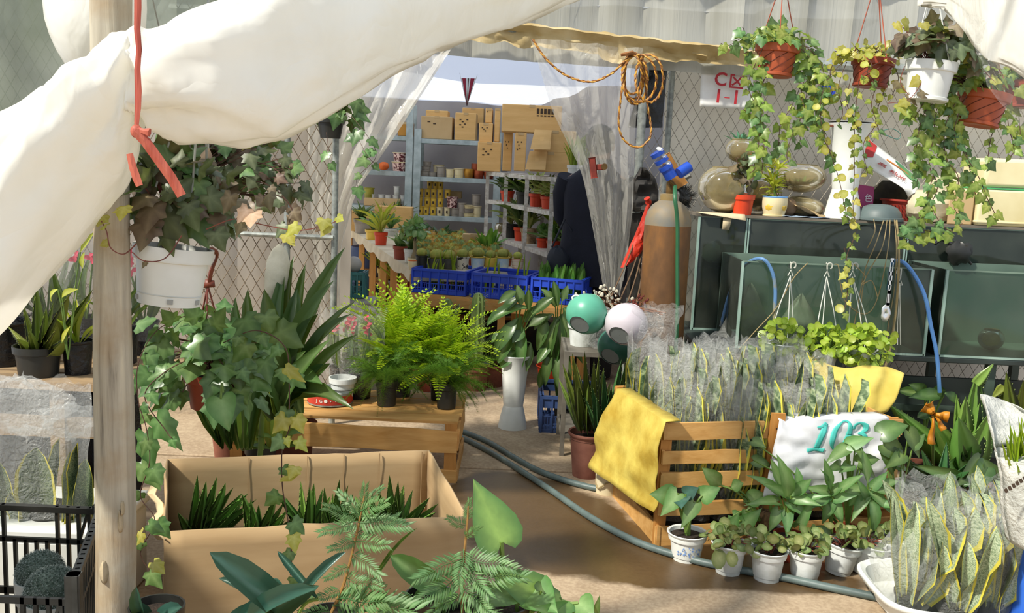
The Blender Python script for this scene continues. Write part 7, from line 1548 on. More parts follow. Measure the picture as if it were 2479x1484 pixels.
def sprig(seed, n=17, L=.30, wd=.055, flat=.25):
    key = ('sprig', seed)
    if key in LM: return LM[key]
    rf = random.Random(seed); mb = MB(); pts = [V((.02*math.sin(i*.5+seed), i/n, -.08*(i/n)**2)) for i in range(n+1)]; mb.tube(pts, [.016*(1-.7*i/n) for i in range(n+1)], 4)
    for i in range(1, n+1):
        for s in (-1, 1):
            p = pts[i]; l = L*rf.uniform(.8, 1.1)*(.65+.35*math.sin(PI*min(1, i/n+.15))); d = V((s*(1-.35*(i/n)), .45+.5*(i/n), rf.uniform(-flat, flat)+.1)).normalized(); x = V((-d.y, d.x, 0)).normalized()*wd*.5; c1 = p+d*l*.45+V((0, 0, -.02)); e = p+d*l+V((0, .03, -.06))
            b = len(mb.v); mb.v += [p, c1+x, c1-x, e, c1+V((0, 0, .012))]; mb.c[b+4] = 1; mb.f += [(b, b+1, b+4), (b, b+4, b+2), (b+1, b+3, b+4), (b+4, b+3, b+2)]; mb.m += [0]*4
    for i in range(len(mb.v)): mb.c.setdefault(i, 0)
    me = mb.mesh('sprig', L_pod, True, sharp=None); LM[key] = (me, V((.02*math.sin(n*.5+seed)*0, 1, -.08))); return LM[key]
def podo(label, trunk, sprigs, Y, px):
    t = near('podocarpus', label, 'shrub', px, Y, .055); q = bez([V((at(px, 1500, Y).x, Y, bt_+.1))]+[at(x, y, Y) for x, y in trunk], 6); mb = MB(); mb.tube(q, [.0045*(1-.6*i/len(q)) for i in range(len(q))], 6); part('trunk', mb, mat('podocarpus_bark', '#a37a40', '#80602f', 9, .7), t, True)
    for (bx, by, ex, ey, dY) in sprigs:
        b, e = at(bx, by, Y), at(ex, ey, Y+dY); leaf(t, sprig(rn.randrange(6)), b, e, V((rn.uniform(-.3, .3), -1, .5)), (e-b).length*rn.uniform(.85, 1.1), name='sprig')
podo('podocarpus with fine narrow leaves in front of the carton, left one', [(800, 1490), (830, 1420), (850, 1350), (868, 1270), (882, 1200)], [(870, 1260, 885, 1178, 0), (868, 1250, 790, 1230, -.05), (865, 1262, 780, 1290, -.06), (868, 1262, 985, 1272, -.03), (872, 1235, 935, 1215, -.05), (860, 1310, 800, 1330, -.05), (858, 1310, 935, 1320, -.05), (852, 1340, 920, 1390, -.06), (845, 1370, 790, 1400, -.05), (835, 1400, 920, 1420, -.05), (825, 1430, 760, 1450, -.05), (815, 1450, 930, 1460, -.08), (800, 1480, 730, 1484, -.05), (868, 1240, 820, 1190, .03), (875, 1220, 925, 1180, .03), (860, 1290, 960, 1255, .04), (805, 1470, 1000, 1480, -.08), (860, 1300, 830, 1250, .05)], 1.95, 800)
podo('podocarpus with fine narrow leaves by the big arum leaf, right one', [(1118, 1490), (1120, 1420), (1124, 1340), (1130, 1280), (1134, 1225)], [(1130, 1260, 1136, 1210, 0), (1128, 1275, 1085, 1255, -.03), (1126, 1300, 1160, 1275, -.03), (1124, 1330, 1110, 1420, -.08), (1122, 1350, 1010, 1400, -.08), (1122, 1360, 1180, 1440, -.08), (1120, 1390, 1020, 1455, -.08), (1118, 1420, 1190, 1484, -.08), (1125, 1350, 1240, 1375, -.05), (1122, 1400, 1265, 1395, -.05), (1118, 1440, 1040, 1484, -.06), (1116, 1450, 1215, 1510, -.1), (1000, 1440, 930, 1484, -.06)], 1.98, 1118)
t = near('arum_plant', 'big pale veined arum leaf and its lower leaves at the bottom edge', 'plant', 1215, 2.05, .07); ARU = [leafmesh('heart', leafmat('arum_leaf', '#4f8046', '#a8cf6c', .38, .3, .1, .01), b, .08, 0, i) for i, b in enumerate((.35, .6))]
pl(t, [(1214, 1312, 1146, 1160, 150, .06, 0)], 2.05, ARU, rn, V((.1, -1, .35)), stems=(1220, 1560), sth=.006)
pl(t, [(1310, 1440, 1180, 1380, 110, .0), (1290, 1430, 1350, 1484, 120, -.08), (1400, 1460, 1440, 1500, 90, -.05), (1360, 1450, 1300, 1500, 110, -.06), (1320, 1450, 1330, 1400, 60, .05), (1380, 1500, 1290, 1470, 90, -.1), (1240, 1430, 1140, 1470, 90, -.05)], 2.02, ARU+HEA, rn, V((0, -.8, .7)), stems=(1260, 1560), sth=.005)
pl(t, [(1440, 1484, 1452, 1440, 24, 0), (1310, 1430, 1325, 1398, 50, .05)], 2.0, HED, rn, V((0, -1, .2)), stems=(1300, 1560))
t = near('broad_leaf_plant', 'broad mid green leaves between the two podocarpus shrubs', 'plant', 1040, 2.06); OVM = lms_of('oval', L_mid, (.3, .7, .1))
pl(t, [(1080, 1440, 945, 1345, 76, -.02), (1050, 1430, 985, 1395, 40, .05), (990, 1484, 1040, 1400, 30, .05), (1020, 1490, 960, 1440, 40), (1090, 1484, 1075, 1420, 44), (1050, 1500, 1110, 1440, 60, -.06), (1030, 1500, 1000, 1450, 44, -.05), (930, 1500, 940, 1450, 36), (960, 1500, 1010, 1470, 36, -.05), (1060, 1500, 1060, 1445, 34, -.08)], 2.06, OVM, rn, V((0, -.8, .7)), stems=(1040, 1560))
pl(t, [(905, 1400, 1010, 1278, 9, .05), (905, 1405, 955, 1330, 8, .05)], 2.05, STR, rn)
# ============================================================= INSIDE THE SHOP
rn = random.Random(90)
TZ = .70; T0, T1, T3 = gnd(1000, 654, TZ), gnd(1275, 658, TZ), gnd(843, 549, TZ)
tp_ = lambda u, v, z=0: V((T0.x+(T1.x-T0.x)*u+(T3.x-T0.x)*v, T0.y+(T1.y-T0.y)*u+(T3.y-T0.y)*v, TZ+.004+z))
tb = thing('display_table', 'long pine display table with a pale cloth, crowded with cacti', 'table', (T0.x, T0.y, 0))
mb = MB(); mb.hexa([tp_(0, 0, -.034), tp_(1, 0, -.034), tp_(1, 1, -.034), tp_(0, 1, -.034), tp_(0, 0, -.006), tp_(1, 0, -.006), tp_(1, 1, -.006), tp_(0, 1, -.006)]); part('tabletop', mb, woody, tb, True)
for v in (.0, .10, .22, .36, .52, .72, .98):
    for u in ((.012, .98) if v in (0, .36, .98) else (.012,)): p = tp_(u, v, -.03); mb = MB(); mb.bar((p.x, p.y, 0), p, .055, .035, V((0, 1, 0))); part('leg', mb, woodleg, tb, True)
mb = MB(); mb.hexa([tp_(.05, .02, -.36), tp_(.95, .02, -.36), tp_(.95, .98, -.36), tp_(.05, .98, -.36), tp_(.05, .02, -.345), tp_(.95, .02, -.345), tp_(.95, .98, -.345), tp_(.05, .98, -.345)]); part('under_shelf', mb, woody, tb, True)
clt = mat('pale_table_cloth', '#d9cfb8', '#c2b69c', 4, .85, bump=.2); edge = [tp_(-.02, v, 0) for v in [1-i/40 for i in range(41)]]+[tp_(u, -.012, 0) for u in [i/24 for i in range(1, 25)]]; P = []
for j in range(5):
    row = []
    for i, p in enumerate(edge): d = V((-.012, -.004, 0)) if i < 41 else V((0, -.012, 0)); sc_ = (.05+.035*abs(math.sin(i*.42))) if i < 41 else .07; row.append(p+d*(j/4)+V((0, 0, -.002-sc_*j/4)))
    P.append(row)
mb = MB(); mb.hexa([tp_(-.02, -.012, -.004), tp_(1, -.012, -.004), tp_(1, 1, -.004), tp_(-.02, 1, -.004), tp_(-.02, -.012, -.001), tp_(1, -.012, -.001), tp_(1, 1, -.001), tp_(-.02, 1, -.001)]); mb.grid(P); part('cloth', mb, clt, tb, True)
# cacti
cac = mat('golden_cactus', '#8a9a3c', '#b8ac50', 24, .7, islands=.25, bump=.4); cac2 = mat('green_cactus', '#54783a', '#88a060', 24, .7, islands=.25, bump=.4); sp_y = mat('golden_spine', '#d9b858', '#b8903c', 9, .6)
def cactus_proto(potm, cm, lb, sx=1.0):
    t = thing('potted_cactus', lb, 'cactus', (0, 0, -5)); pot(t, .044, .032, .055, potm, style='rim', seg=12); mb = MB(); mb.ball((0, 0, .078), .042, 16, 8, sc3=(1, 1, .85*sx), fn=lambda q, a: 1+.07*math.cos(a*8)); part('cactus_body', mb, cm, t); ms = MB(); rs = random.Random(5)
    for k in range(60): d = rdir(rs, 0, 90); p = V((d.x, d.y, d.z*.85*sx))*.041+V((0, 0, .078)); ms.tube([p, p+d*.016], .0012, 3, cap=False)
    part('spines', ms, sp_y, t, kind='stuff'); return t
protos = [(m, n, cactus_proto(m, c, 'x', s)) for m, n, c, s in ((terra, 'orange', cac, 1), (cream, 'cream', cac2, 1.1), (red_pl, 'red', mat('orange_spined_cactus', '#c07a3c', '#a8a048', 30, .7, islands=.2), .9), (yellow_gl, 'yellow', cac2, 1), (terra, 'orange', cac2, 1.25))]
used = set()
for r_i in range(9):
    for c_i in range(8):
        if r_i > 5 and c_i < 2: continue
        k = rn.choice((0, 0, 0, 1, 2, 4, 4, 3)); m, cn, pr = protos[k]; p = tp_(.16+.80*c_i/7.3+rn.uniform(-.015, .015), .075+.048*r_i+rn.uniform(-.006, .006))
        lb = f'round cactus in {cn} pot, {WORD[r_i]} cactus row from the table front, {WORD[c_i]} from left'
        if k in used: dup(pr, p, (0, 0, rn.uniform(0, 6)), rn.uniform(.9, 1.2), lb, 'cacti on the display table')
        else: used.add(k); pr.location = p; pr['label'] = lb; pr['group'] = 'cacti on the display table'; ROOTM[pr.name] = Matrix.Translation(p)
for m, n, pr in protos:
    if pr.location.z < -1: pr.location = tp_(.95, .55); pr['label'] = f'round cactus in {n} pot at the right table edge'; pr['group'] = 'cacti on the display table'
def tpot(label, u, v, r, h, m, style='rim', rimm=None, plant=None, z=0, name='potted_plant', **k):
    p = tp_(u, v, z); t = thing(name, label, 'potted plant', p); pot(t, r, r*.78, h, m, style=style, rimm=rimm, seg=16)
    if plant == 'cactus': mb = MB(); mb.ball((0, 0, h+r*.45), r*.8, 16, 8, sc3=(1, 1, .8), fn=lambda q, a: 1+.07*math.cos(a*9)); part('cactus_body', mb, cac, t)
    elif plant: arch(t, p+V((0, 0, h)), *plant, rn, **k)
    return t, p
skyg = mat('sky_blue_glaze', '#6d9fd6'); dkg = mat('dark_stone_glaze', '#3a3936', '#55534e', 9, .5); spot = mat('black_spotted_glaze', '#d9cfb8', '#2c2a26', 26, .45, lo=.56, hi=.6); strp = mat('striped_pink_glaze', '#d9a58a', '#e9dcc4', 30, .4, stretch=(.1, .1, 3), lo=.48, hi=.52)
lb_ = mat('light_blue_glaze', '#a9c8dc', '#dfe4d4', 16, .4)
for lbt, u, r, h, m, sty, rm in (('black pot with a small bulbous trunk plant at the table front left', .09, .045, .09, black_pl, 'lip', None), ('dark stone bowl of cacti, first of the pair at the table front', .22, .06, .07, dkg, 'bowl', None), ('dark stone bowl of cacti, second of the pair at the table front', .33, .055, .07, dkg, 'bowl', None), ('black spotted cream pot of cactus at the table front', .45, .05, .085, spot, 'lip', None), ('yellow rimmed pale blue cactus pot, left of the yellow ball pot', .585, .055, .09, lb_, 'lip', yellow_gl), ('round yellow ball pot of cactus at the table front', .70, .045, .085, yellow_gl, 'bowl', None), ('yellow rimmed pale blue cactus pot, right of the yellow ball pot', .81, .052, .09, lb_, 'lip', yellow_gl), ('pink striped pot with a dark rosette at the front right table corner', .945, .042, .08, strp, 'bowl', None)):
    tpot(lbt, u, .022, r, h, m, sty, rm, 'cactus')
t, p = tpot('small bonsai with swollen trunk standing behind the black pot', .075, .075, .05, .05, cream, 'bowl'); mb = MB(); mb.tube([p+V((0, 0, .04)), p+V((.004, 0, .10)), p+V((-.004, 0, .2))], [.03, .016, .008], 9); part('trunk', mb, mat('bonsai_bark', '#9a8a68', '#7c6c4e', 9, .8), t, True); ivy(t, p+V((0, 0, .24)), (.09, .07, .05), 40, LANM, .06, rn, el=(-20, 90), stemm=stem_b, root=p+V((0, 0, .18)))
tpot('orange lidded small pot at the table corner', -.0, .008, .03, .06, cream, 'bowl', mat('orange_lid', '#e0702a', '#c9601f', 5, .5))
GT = lms_of('oval', L_mid, (.3, .7)); G2 = lms_of('lance', L_yel, (.4, .9, 1.3)); GS = lms_of('heart', L_deep, (.4, .8))
for lbt, u, v, r, h, m, pl_, kk in (
    ('dark red pot of broad leaves along the left table edge', .03, .17, .06, .10, terra_d, (16, (.08, .15), (.05, .08), HEA), {}), ('white pot of dark leaves beside the dark red pot', .075, .11, .055, .10, white_dirty, (14, (.08, .14), (.04, .06), GS), {}),
    ('red pot with a feathery yellow green plant on the left table edge', .05, .46, .06, .11, red_pl, (26, (.18, .30), (.014, .022), G2), {'el': (30, 85)}), ('yellow tub of green leaves on the left table edge', .06, .60, .075, .09, yellow_gl, (18, (.1, .2), (.04, .06), GT), {}),
    ('grey tub of bushy leaves at the far left table corner', .05, .78, .09, .14, grey_gl, (24, (.1, .2), (.05, .08), GS), {}), ('cream bowl of pale leaves in the middle of the table', .30, .44, .07, .07, cream, (18, (.08, .15), (.04, .06), lms_of('oval', L_sax, (.3, .7))), {}),
    ('cream bowl with low green succulents behind the cacti', .42, .55, .09, .06, cream, (20, (.06, .1), (.03, .05), GT), {}), ('pink bowl of dusky succulents near the middle of the table', .62, .52, .08, .06, pink_gl, (20, (.05, .1), (.03, .045), lms_of('oval', L_ivyb, (.3, .7))), {}),
    ('cream bowl with a spreading agave at the right table side', .78, .58, .09, .06, cream, (14, (.14, .2), (.04, .055), ALD), {'el': (15, 60)}), ('bushy dark green plant at the back of the table before the shelf', .55, .93, .09, .10, black_pl, (46, (.12, .24), (.05, .08), GS), {'el': (0, 85), 'spread': .1}),
    ('low bowl of leafy cuttings at the back middle of the table', .35, .72, .09, .07, white_dirty, (22, (.1, .16), (.04, .06), GT), {}), ('small bowl of green shoots before the bushy dark plant', .72, .80, .08, .06, white_dirty, (18, (.08, .16), (.03, .05), GT), {}), ('box of fresh jade plants at the right table side behind the striped pot', .93, .22, .09, .07, card2, (26, (.08, .18), (.04, .06), lms_of('oval', leafmat('jade_leaf', '#5a9436', '#86b85c'), (.2, .5))), {'el': (30, 88), 'spread': .08})):
    tpot(lbt, u, v, r, h, m, 'rim', None, pl_, **kk)
def carton(label, x0, y0, x1, y1, Y, dep=.32, flaps=0, m=card, marks=0, zb=None, txt=None, rot=0, big=False):
    a, b = at(x0, y1, Y), at(x1, y0, Y); w_, h_ = b.x-a.x, b.z-a.z; zb = a.z if zb is None else zb; h_ = b.z-zb
    t = thing('cardboard_box', label, 'cardboard box', ((a.x+b.x)/2, Y, zb), 'cardboard boxes in the shop', (0, 0, rot)); mb = MB(); mb.box((0, dep/2, h_/2), (w_-.004, dep, h_-.003)); part('carton', mb, m, t, bev=.006)
    mb = MB(); mb.box((0, -.001, h_-.012), (.05, .003, .024)); part('tape', mb, card2, t)
    if flaps: mb = MB(); q = w_*.32; mb.hexa([V((-w_/2-.03, -.10, h_*.1)), V((-w_/2+q, -.12, h_*.12)), V((-w_/2+q+.02, -.112, h_*.12)), V((-w_/2-.03, -.09, h_*.1)), V((-w_/2, -.004, h_)), V((-w_/2+q+.03, -.004, h_)), V((-w_/2+q+.03, .004, h_)), V((-w_/2, .004, h_))]); part('flap', mb, m, t)
    for k in range(marks): mb = MB(); px_, pz = -w_*.25+w_*.18*(k % 4)*(1 if w_ > .25 else .6), h_*(.75-.11*(k//4)-.08*(k % 3)); mb.box((px_, -.0015, pz), (w_*.09, .002, .012)); part('printed_mark', mb, ink, t)
    for k in range(5 if big else 0): mb = MB(); mb.box((w_*(.10+.06*k), -.0015, h_*.78), (.022, .002, .045)); mb.box((w_*(.10+.06*k), -.0015, h_*.62), (.02, .002, .01)); part('printed_mark', mb, ink, t)
    return t
# metal shelves at the back
sh = mat('pale_blue_grey_steel', '#b3c2c4', '#94a4a6', 12, .5)
def shelf(label, px0, px1, Y, zs, ztop):
    x0, x1 = at(px0, 400, Y).x, at(px1, 400, Y).x; t = thing('metal_shelf', label, 'shelf', ((x0+x1)/2, Y+.2, 0), 'metal shelves at the back wall')
    for x in (x0, x1):
        for y in (Y, Y+.42): mb = MB(); mb.box((x, y, ztop/2), (.075 if y == Y else .05, .035, ztop)); part('upright', mb, sh, t, True)
    for z in zs: mb = MB(); mb.box(((x0+x1)/2, Y+.21, z-.025), (x1-x0-.06, .44, .05)); part('shelf_board', mb, sh, t, True, bev=.003)
    return t
YS = 10.35; z1, z2, z3 = at(1060, 337, YS).z, at(1090, 430, YS).z, at(1060, 523, YS).z
shelf('pale steel shelf of pots and yellow cups at the back wall', 1010, 1205, YS, (z1, z2, z3, .35), z1+.1); y1, y2, y3 = at(950, 328, YS).z, at(950, 414, YS).z, at(950, 500, YS).z
shelf('narrow pale steel shelf left of its wider neighbour at the back wall', 820, 990, YS, (y1, y2, y3), y1+.35)
carton('dented pale carton on the top back shelf, left of the upright carton', 1018, 283, 1096, 336, YS+.02, .36, 0, card2, 2, z1); carton('upright brown carton with faint print on the top back shelf', 1100, 274, 1154, 340, YS+.0, .36, 0, card, 6, z1); carton('orange brown carton on the narrow shelf behind the left curtain', 962, 296, 996, 327, YS+.02, .3, 0, mat('orange_card', '#c08a3c', '#ad7a32', 4, .85), 0, y1); carton('flat carton lying on top of the dented pale carton', 1030, 268, 1085, 283, YS+.06, .3, 0, card)
carton('carton seen behind the upright carton near the roof film', 1118, 262, 1172, 297, YS+.45, .25, 0, card, 0)
RB = [('two tone carton at the lower left of the pile on the white rack', 1154, 345, 1214, 414, 9.15, .30, 0, 5), ('carton in the middle left of the pile, under the tall narrow one', 1158, 298, 1194, 344, 9.2, .30, 0, 4), ('tall narrow carton standing near the roof film on the pile', 1195, 262, 1212, 343, 9.22, .3, 0, 0), ('top left carton of the pile touching the roof film', 1174, 262, 1193, 297, 9.25, .3, 0, 1), ('big carton with dark printed words on top of the pile', 1213, 257, 1362, 318, 8.3, .32, 0, 0), ('tall carton below the big printed one, left of the pair', 1215, 320, 1242, 414, 8.62, .3, 0, 4), ('tall carton below the big printed one, right of the pair', 1243, 321, 1276, 414, 8.3, .3, 0, 5), ('carton with open flap, upper one at the right end of the pile', 1292, 318, 1396, 368, 7.62, .34, 1, 0), ('carton with open flap, lower one at the right end of the pile', 1280, 370, 1386, 415, 7.62, .34, 1, 0)]
for q in RB: carton(q[0], *q[1:7], q[7], card, q[8], None, None, 0, 'words' in q[0])
# white rack with potted plants
zr = (1.352, 1.086, .755, .42); rkx = lambda Y: -.29+(9.3-Y)*.305; e_ = V((.953, .303, 0)); whm = mat('chipped_white_steel', '#dcdcd6', '#b4aca0', 30, .5)
rk2 = thing('white_rack', 'chipped white steel rack of potted plants along the right wall', 'rack', (rkx(8), 8, 0))
for Y in (9.3, 8.68, 8.08, 7.45, 6.92):
    for d in (0, .36): p = V((rkx(Y), Y, 0))+e_*d; mb = MB(); mb.box((p.x, p.y, zr[0]/2), (.035, .035, zr[0])); part('upright', mb, whm, rk2, True)
for z in zr:
    a, b = V((rkx(9.32), 9.32, z)), V((rkx(6.9), 6.9, z)); mb = MB(); mb.hexa([a-V((0, 0, .035)), b-V((0, 0, .035)), b+e_*.37-V((0, 0, .035)), a+e_*.37-V((0, 0, .035)), a, b, b+e_*.37, a+e_*.37]); part('shelf_board', mb, whm, rk2, True)
def rpot(label, px, zi, r, h, m, args, dd=.12, **k):
    f = (px-1240)/2300; Y = (-.29+9.3*.305)/(f+.305); p = V((rkx(Y), Y, zr[zi]))+e_*dd; t = thing('potted_plant', label, 'potted plant', p, 'potted plants on the white rack'); pot(t, r, r*.76, h, m, seg=14); arch(t, p+V((0, 0, h)), *args, rn, **k)
VA = lms_of('lance', L_var, (.6, 1.1, 1.5)); DG = lms_of('oval', L_deep, (.4, .8))
for lbt, px, zi, r, h, m, a, k in (('leafy green plant in a red pot, upper rack shelf, first from left', 1188, 1, .07, .10, red_pl, (26, (.10, .18), (.05, .08), DG), {'spread': .06}), ('dark bushy plant in a black pot, upper rack shelf, second from left', 1225, 1, .07, .11, black_pl, (36, (.10, .2), (.05, .07), DG), {'spread': .06, 'el': (5, 85)}), ('pale striped plant in a red pot, upper rack shelf, third from left', 1256, 1, .07, .11, red_pl, (26, (.16, .24), (.03, .045), VA), {'el': (30, 85)}), ('pale striped plant in a red pot, upper rack shelf, fourth from left', 1284, 1, .07, .10, red_pl, (34, (.15, .22), (.03, .05), VA), {'el': (5, 85)}), ('pale striped plant in a red pot, upper rack shelf, fifth from left', 1308, 1, .07, .10, red_pl, (34, (.15, .22), (.03, .05), VA), {'el': (5, 85)}), ('pale striped plant in a red pot, upper rack shelf, beside the person', 1340, 1, .07, .10, red_pl, (30, (.15, .22), (.03, .05), VA), {'el': (5, 85)}),
    ('spiky green plant in a black pot, lower rack shelf, first from left', 1200, 2, .07, .13, black_pl, (22, (.15, .28), (.03, .045), VAR), {'el': (25, 85)}), ('arching green dracaena in a red pot on the lower rack shelf', 1222, 2, .065, .12, red_pl, (22, (.22, .34), (.035, .05), LAN), {'el': (25, 80)}), ('bushy plant in a brown patterned square pot on the lower rack shelf', 1242, 2, .08, .13, mat('brown_pattern_pot', '#c9b08a', '#7a5c3c', 20, .6), (20, (.12, .2), (.03, .05), VAR), {}), ('small green plant in a red pot, lower rack shelf, third from the person', 1276, 2, .06, .08, red_pl, (24, (.10, .16), (.04, .06), GT), {'el': (5, 85)}), ('small green plant in a red pot, lower rack shelf, second from the person', 1300, 2, .06, .08, red_pl, (24, (.10, .16), (.04, .06), GT), {'el': (5, 85)}), ('small green plant in a red pot, lower rack shelf, next to the person', 1336, 2, .06, .09, red_pl, (24, (.10, .18), (.04, .06), GT), {'el': (5, 85)}), ('wispy dark fern hanging at the back of the lower rack shelf', 1288, 2, .06, .16, black_pl, (30, (.16, .26), (.01, .016), GRA), {'el': (30, 80), 'dd': .2})):
    dd = k.pop('dd', .12); rpot(lbt, px, zi, r, h, m, a, dd, **k)
for k, px in enumerate((1353, 1376)): rpot(('small white pot of upright green shoots on the rack top, left one', 'small white pot of upright green shoots on the rack top, right one')[k], px, 0, .045, .10, white_pl, (22, (.14, .24), (.012, .018), GRA), .06, el=(70, 89), spread=.03)
f = (1186-1240)/2300; Y = (-.29+9.3*.305)/(f+.305); fishbowl('small glass jar on the lower rack shelf at its left end', V((rkx(Y), Y, zr[2]))+e_*.1, .08, .9, None, .8)
# pots, cups and bowls on the metal shelves
def ware(label, px, z, Y, r, h, m, style='lip', group=None, rimm=None, k=0):
    p = at(px, 400, Y); p.z = z+.001; t = thing('ceramic_pot', label, 'pot', p, group); pot(t, r, r*.8, h, m, style=style, seg=16, fill=.3, rimm=rimm, soilm=m); return t
for k, (zz, r, h) in enumerate(((y2+.10, .082, .10), (y2, .092, .10))): ware(('upper dark spotted pink pot of the stack on the narrow shelf', 'lower dark spotted pink pot of the stack on the narrow shelf')[k], 968, zz, YS+.08, r, h, pink_gl, 'lip', 'dark spotted pink pots', cream)
mb = MB(); p = at(929, 400, YS-.1); p.z = y2+.05; mb.ball(p, .06, 12, 8, sc3=(1, 1, .75)); solo('orange_flower_head', mb, mat('orange_petals', '#e2702a', '#c9581c', 20, .6, bump=.5), 'round orange flower head on the narrow shelf by the ivy tip', 'flower')
sw = [(1030, 0, .06, .06, grey_gl), (1032, .06, .055, .05, grey_gl), (1034, .11, .05, .05, grey_gl), (1048, 0, .05, .05, grey_gl), (1062, 0, .065, .13, cream), (1068, 0, .055, .11, grey_gl), (1090, 0, .05, .09, cream), (1112, 0, .06, .10, cream), (1136, 0, .055, .10, gold_gl), (1152, 0, .05, .16, copper_gl), (1160, 0, .055, .09, copper_gl), (1184, 0, .055, .08, copper_gl)]
nm = {grey_gl: 'grey', cream: 'cream', gold_gl: 'golden', copper_gl: 'copper coloured', yellow_gl: 'yellow', pink_gl: 'pink spotted', white_dirty: 'white', card2: 'tan'}
for k, (px, dz, r, h, m) in enumerate(sw): ware(f'{nm[m]} ceramic pot on the middle back shelf, {WORD[k]} from left', px, z2+dz, YS+.10+(.1 if k in (4, 9) else 0), r, h, m, 'bowl' if m in (gold_gl, copper_gl) else 'lip', 'pots on the middle back shelf')
for r_i, (pxs, dz, dy) in enumerate((((1020, 1035, 1052, 1068, 1086), 0, .06), ((1018, 1037, 1052, 1069), .095, .10), ((1020, 1037, 1052, 1068, 1086), .19, .16), ((1042, 1056, 1068), .285, .2))):
    for k, px in enumerate(pxs):
        t = ware(f'yellow cup with dark mark on the lower back shelf, {("bottom", "second", "third", "top")[r_i]} layer, {WORD[k]} from left', px, z3+dz, YS+dy, .036, .094, yellow_gl if not (r_i == 0 and k > 2) else cream, 'lip', 'yellow cups on the lower back shelf'); mb = MB(); mb.box((0, -.034, .045), (.018, .006, .028)); part('printed_mark', mb, ink, t)
for k, (px, dz, r, h, m) in enumerate(((1098, .09, .065, .12, pink_gl), (1106, 0, .055, .09, grey_gl), (1122, .0, .05, .15, grey_gl), (1140, 0, .07, .045, cream), (1140, .045, .07, .045, grey_gl), (1140, .09, .07, .04, cream), (1156, .12, .05, .13, grey_gl), (1158, 0, .055, .12, cream))): ware(f'{nm[m]} bowl on the lower back shelf, {WORD[k]} right of the yellow cups', px, z3+dz, YS+.08, r, h, m, 'lip', 'bowls on the lower back shelf')
carton('opened tan carton among the cups on the lower back shelf', 1075, 464, 1118, 480, YS+.3, .12, 0, card2)
for k, (px, dz) in enumerate(((925, 0), (941, 0), (960, 0), (962, .095), (978, 0), (902, 0))): ware(f'white cup on the narrow shelf above the cartons, {WORD[k]} of six', px, at(950, 494, YS).z+dz, YS+.1, .036, .094, white_dirty, 'lip', 'white cups on the narrow shelf')
ware('olive green pot on the narrow shelf left of the white cups', 895, at(895, 480, YS).z, YS+.1, .06, .11, mat('olive_glaze', '#a3a03a', '#86842c', 5, .4))
carton('carton with torn black tape at the back left of the table', 905, 502, 998, 545, 9.6, .16, 0, card, 2, TZ+.004); carton('low carton at the far left table corner before the shelf', 843, 512, 900, 552, 9.5, .14, 0, card, 0, TZ+.004); carton('small tan carton behind the cacti at the right table side', 1118, 568, 1174, 592, 7.6, .10, 0, card2, 0, TZ+.004); carton('long low carton on the shelf above the table cartons', 880, 482, 968, 494, YS-.02, .2, 0, card2, 0, at(950, 500, YS).z)
t = thing('red_bottle', 'dark red bottle beside the left curtain at the far table corner', 'bottle', at(838, 545, 9.2)); mb = MB(); mb.lathe([(.05, 0), (.052, .01), (.052, .17), (.03, .22), (.022, .24), (.022, .28), (.001, .281)], 16, cap0=True); part('bottle', mb, mat('dark_red_glaze', '#7a241c', '#5e1a14', 5, .35), t); mb = MB(); mb.lathe([(.026, .27), (.026, .31), (.001, .311)], 12); part('cap', mb, black_pl, t)
# bench with blue crates in front of the table
BZ = .56; wb = thing('crate_bench', 'low pine bench before the table carrying three blue crates', 'bench', (at(1180, 760, 6.2).x, 6.2, 0)); rotc = R(-9)
bp0, bp1 = at(1000, 730, 6.35), at(1400, 745, 6.05); bd = V((bp1.x-bp0.x, bp1.y-bp0.y, 0)); bn_ = V((-bd.y, bd.x, 0)).normalized(); z_ = lambda p, z: V((p.x, p.y, z))
for k in range(4): q = bn_*(.0+k*.115); mb = MB(); mb.bar(z_(bp0, BZ-.012)+q, z_(bp1, BZ-.012)+q, .09, .022, V((0, 0, 1))); part('slat', mb, woodx, wb, True)
mb = MB(); mb.bar(z_(bp0, BZ-.05)-bn_*.05, z_(bp1, BZ-.05)-bn_*.05, .025, .055, V((0, 0, 1))); part('front_rail', mb, woodx, wb, True)
for u in (.08, .55, .97):
    for q in (0, .34): p = bp0+bd*u+bn_*q; mb = MB(); mb.bar(z_(p, 0), z_(p, BZ-.024), .05, .04, V((0, 1, 0))); part('leg', mb, woodleg, wb, True)
cang = math.atan2(bd.y, bd.x)
for k, (u, L, lbt) in enumerate(((.165, .37, 'bright blue crate of spring onions on the bench, left one'), (.535, .37, 'bright blue crate on the bench, middle one'), (.875, .33, 'bright blue crate of green seedlings on the bench, next to the person'))):
    p = z_(bp0+bd*u+bn_*(-.02), BZ+.002); t = thing('blue_crate', lbt, 'crate', p, 'blue crates on the bench', (0, 0, cang)); crate(t, -L/2, L/2, 0, .36, 0, .165, blue_pl, 3, 6, False, solid_top=.38)
    lv = (GRA, GRA, lms_of('oval', leafmat('seedling', '#4f8a34', '#82b45c'), (.2, .5)))[k]; q_ = MB()
    for j in range((16, 6, 60)[k]):
        a = rn.uniform(0, 6.28); b = V((rn.uniform(-L*.42, L*.42), rn.uniform(.04, .32), .02)); e = b+V((math.cos(a)*.05, math.sin(a)*.05, rn.uniform(.18, .30) if k != 2 else rn.uniform(.15, .24))); leaf(t, rn.choice(lv), b, e, V((0, -1, .4)), .016 if k != 2 else .04, world=False)
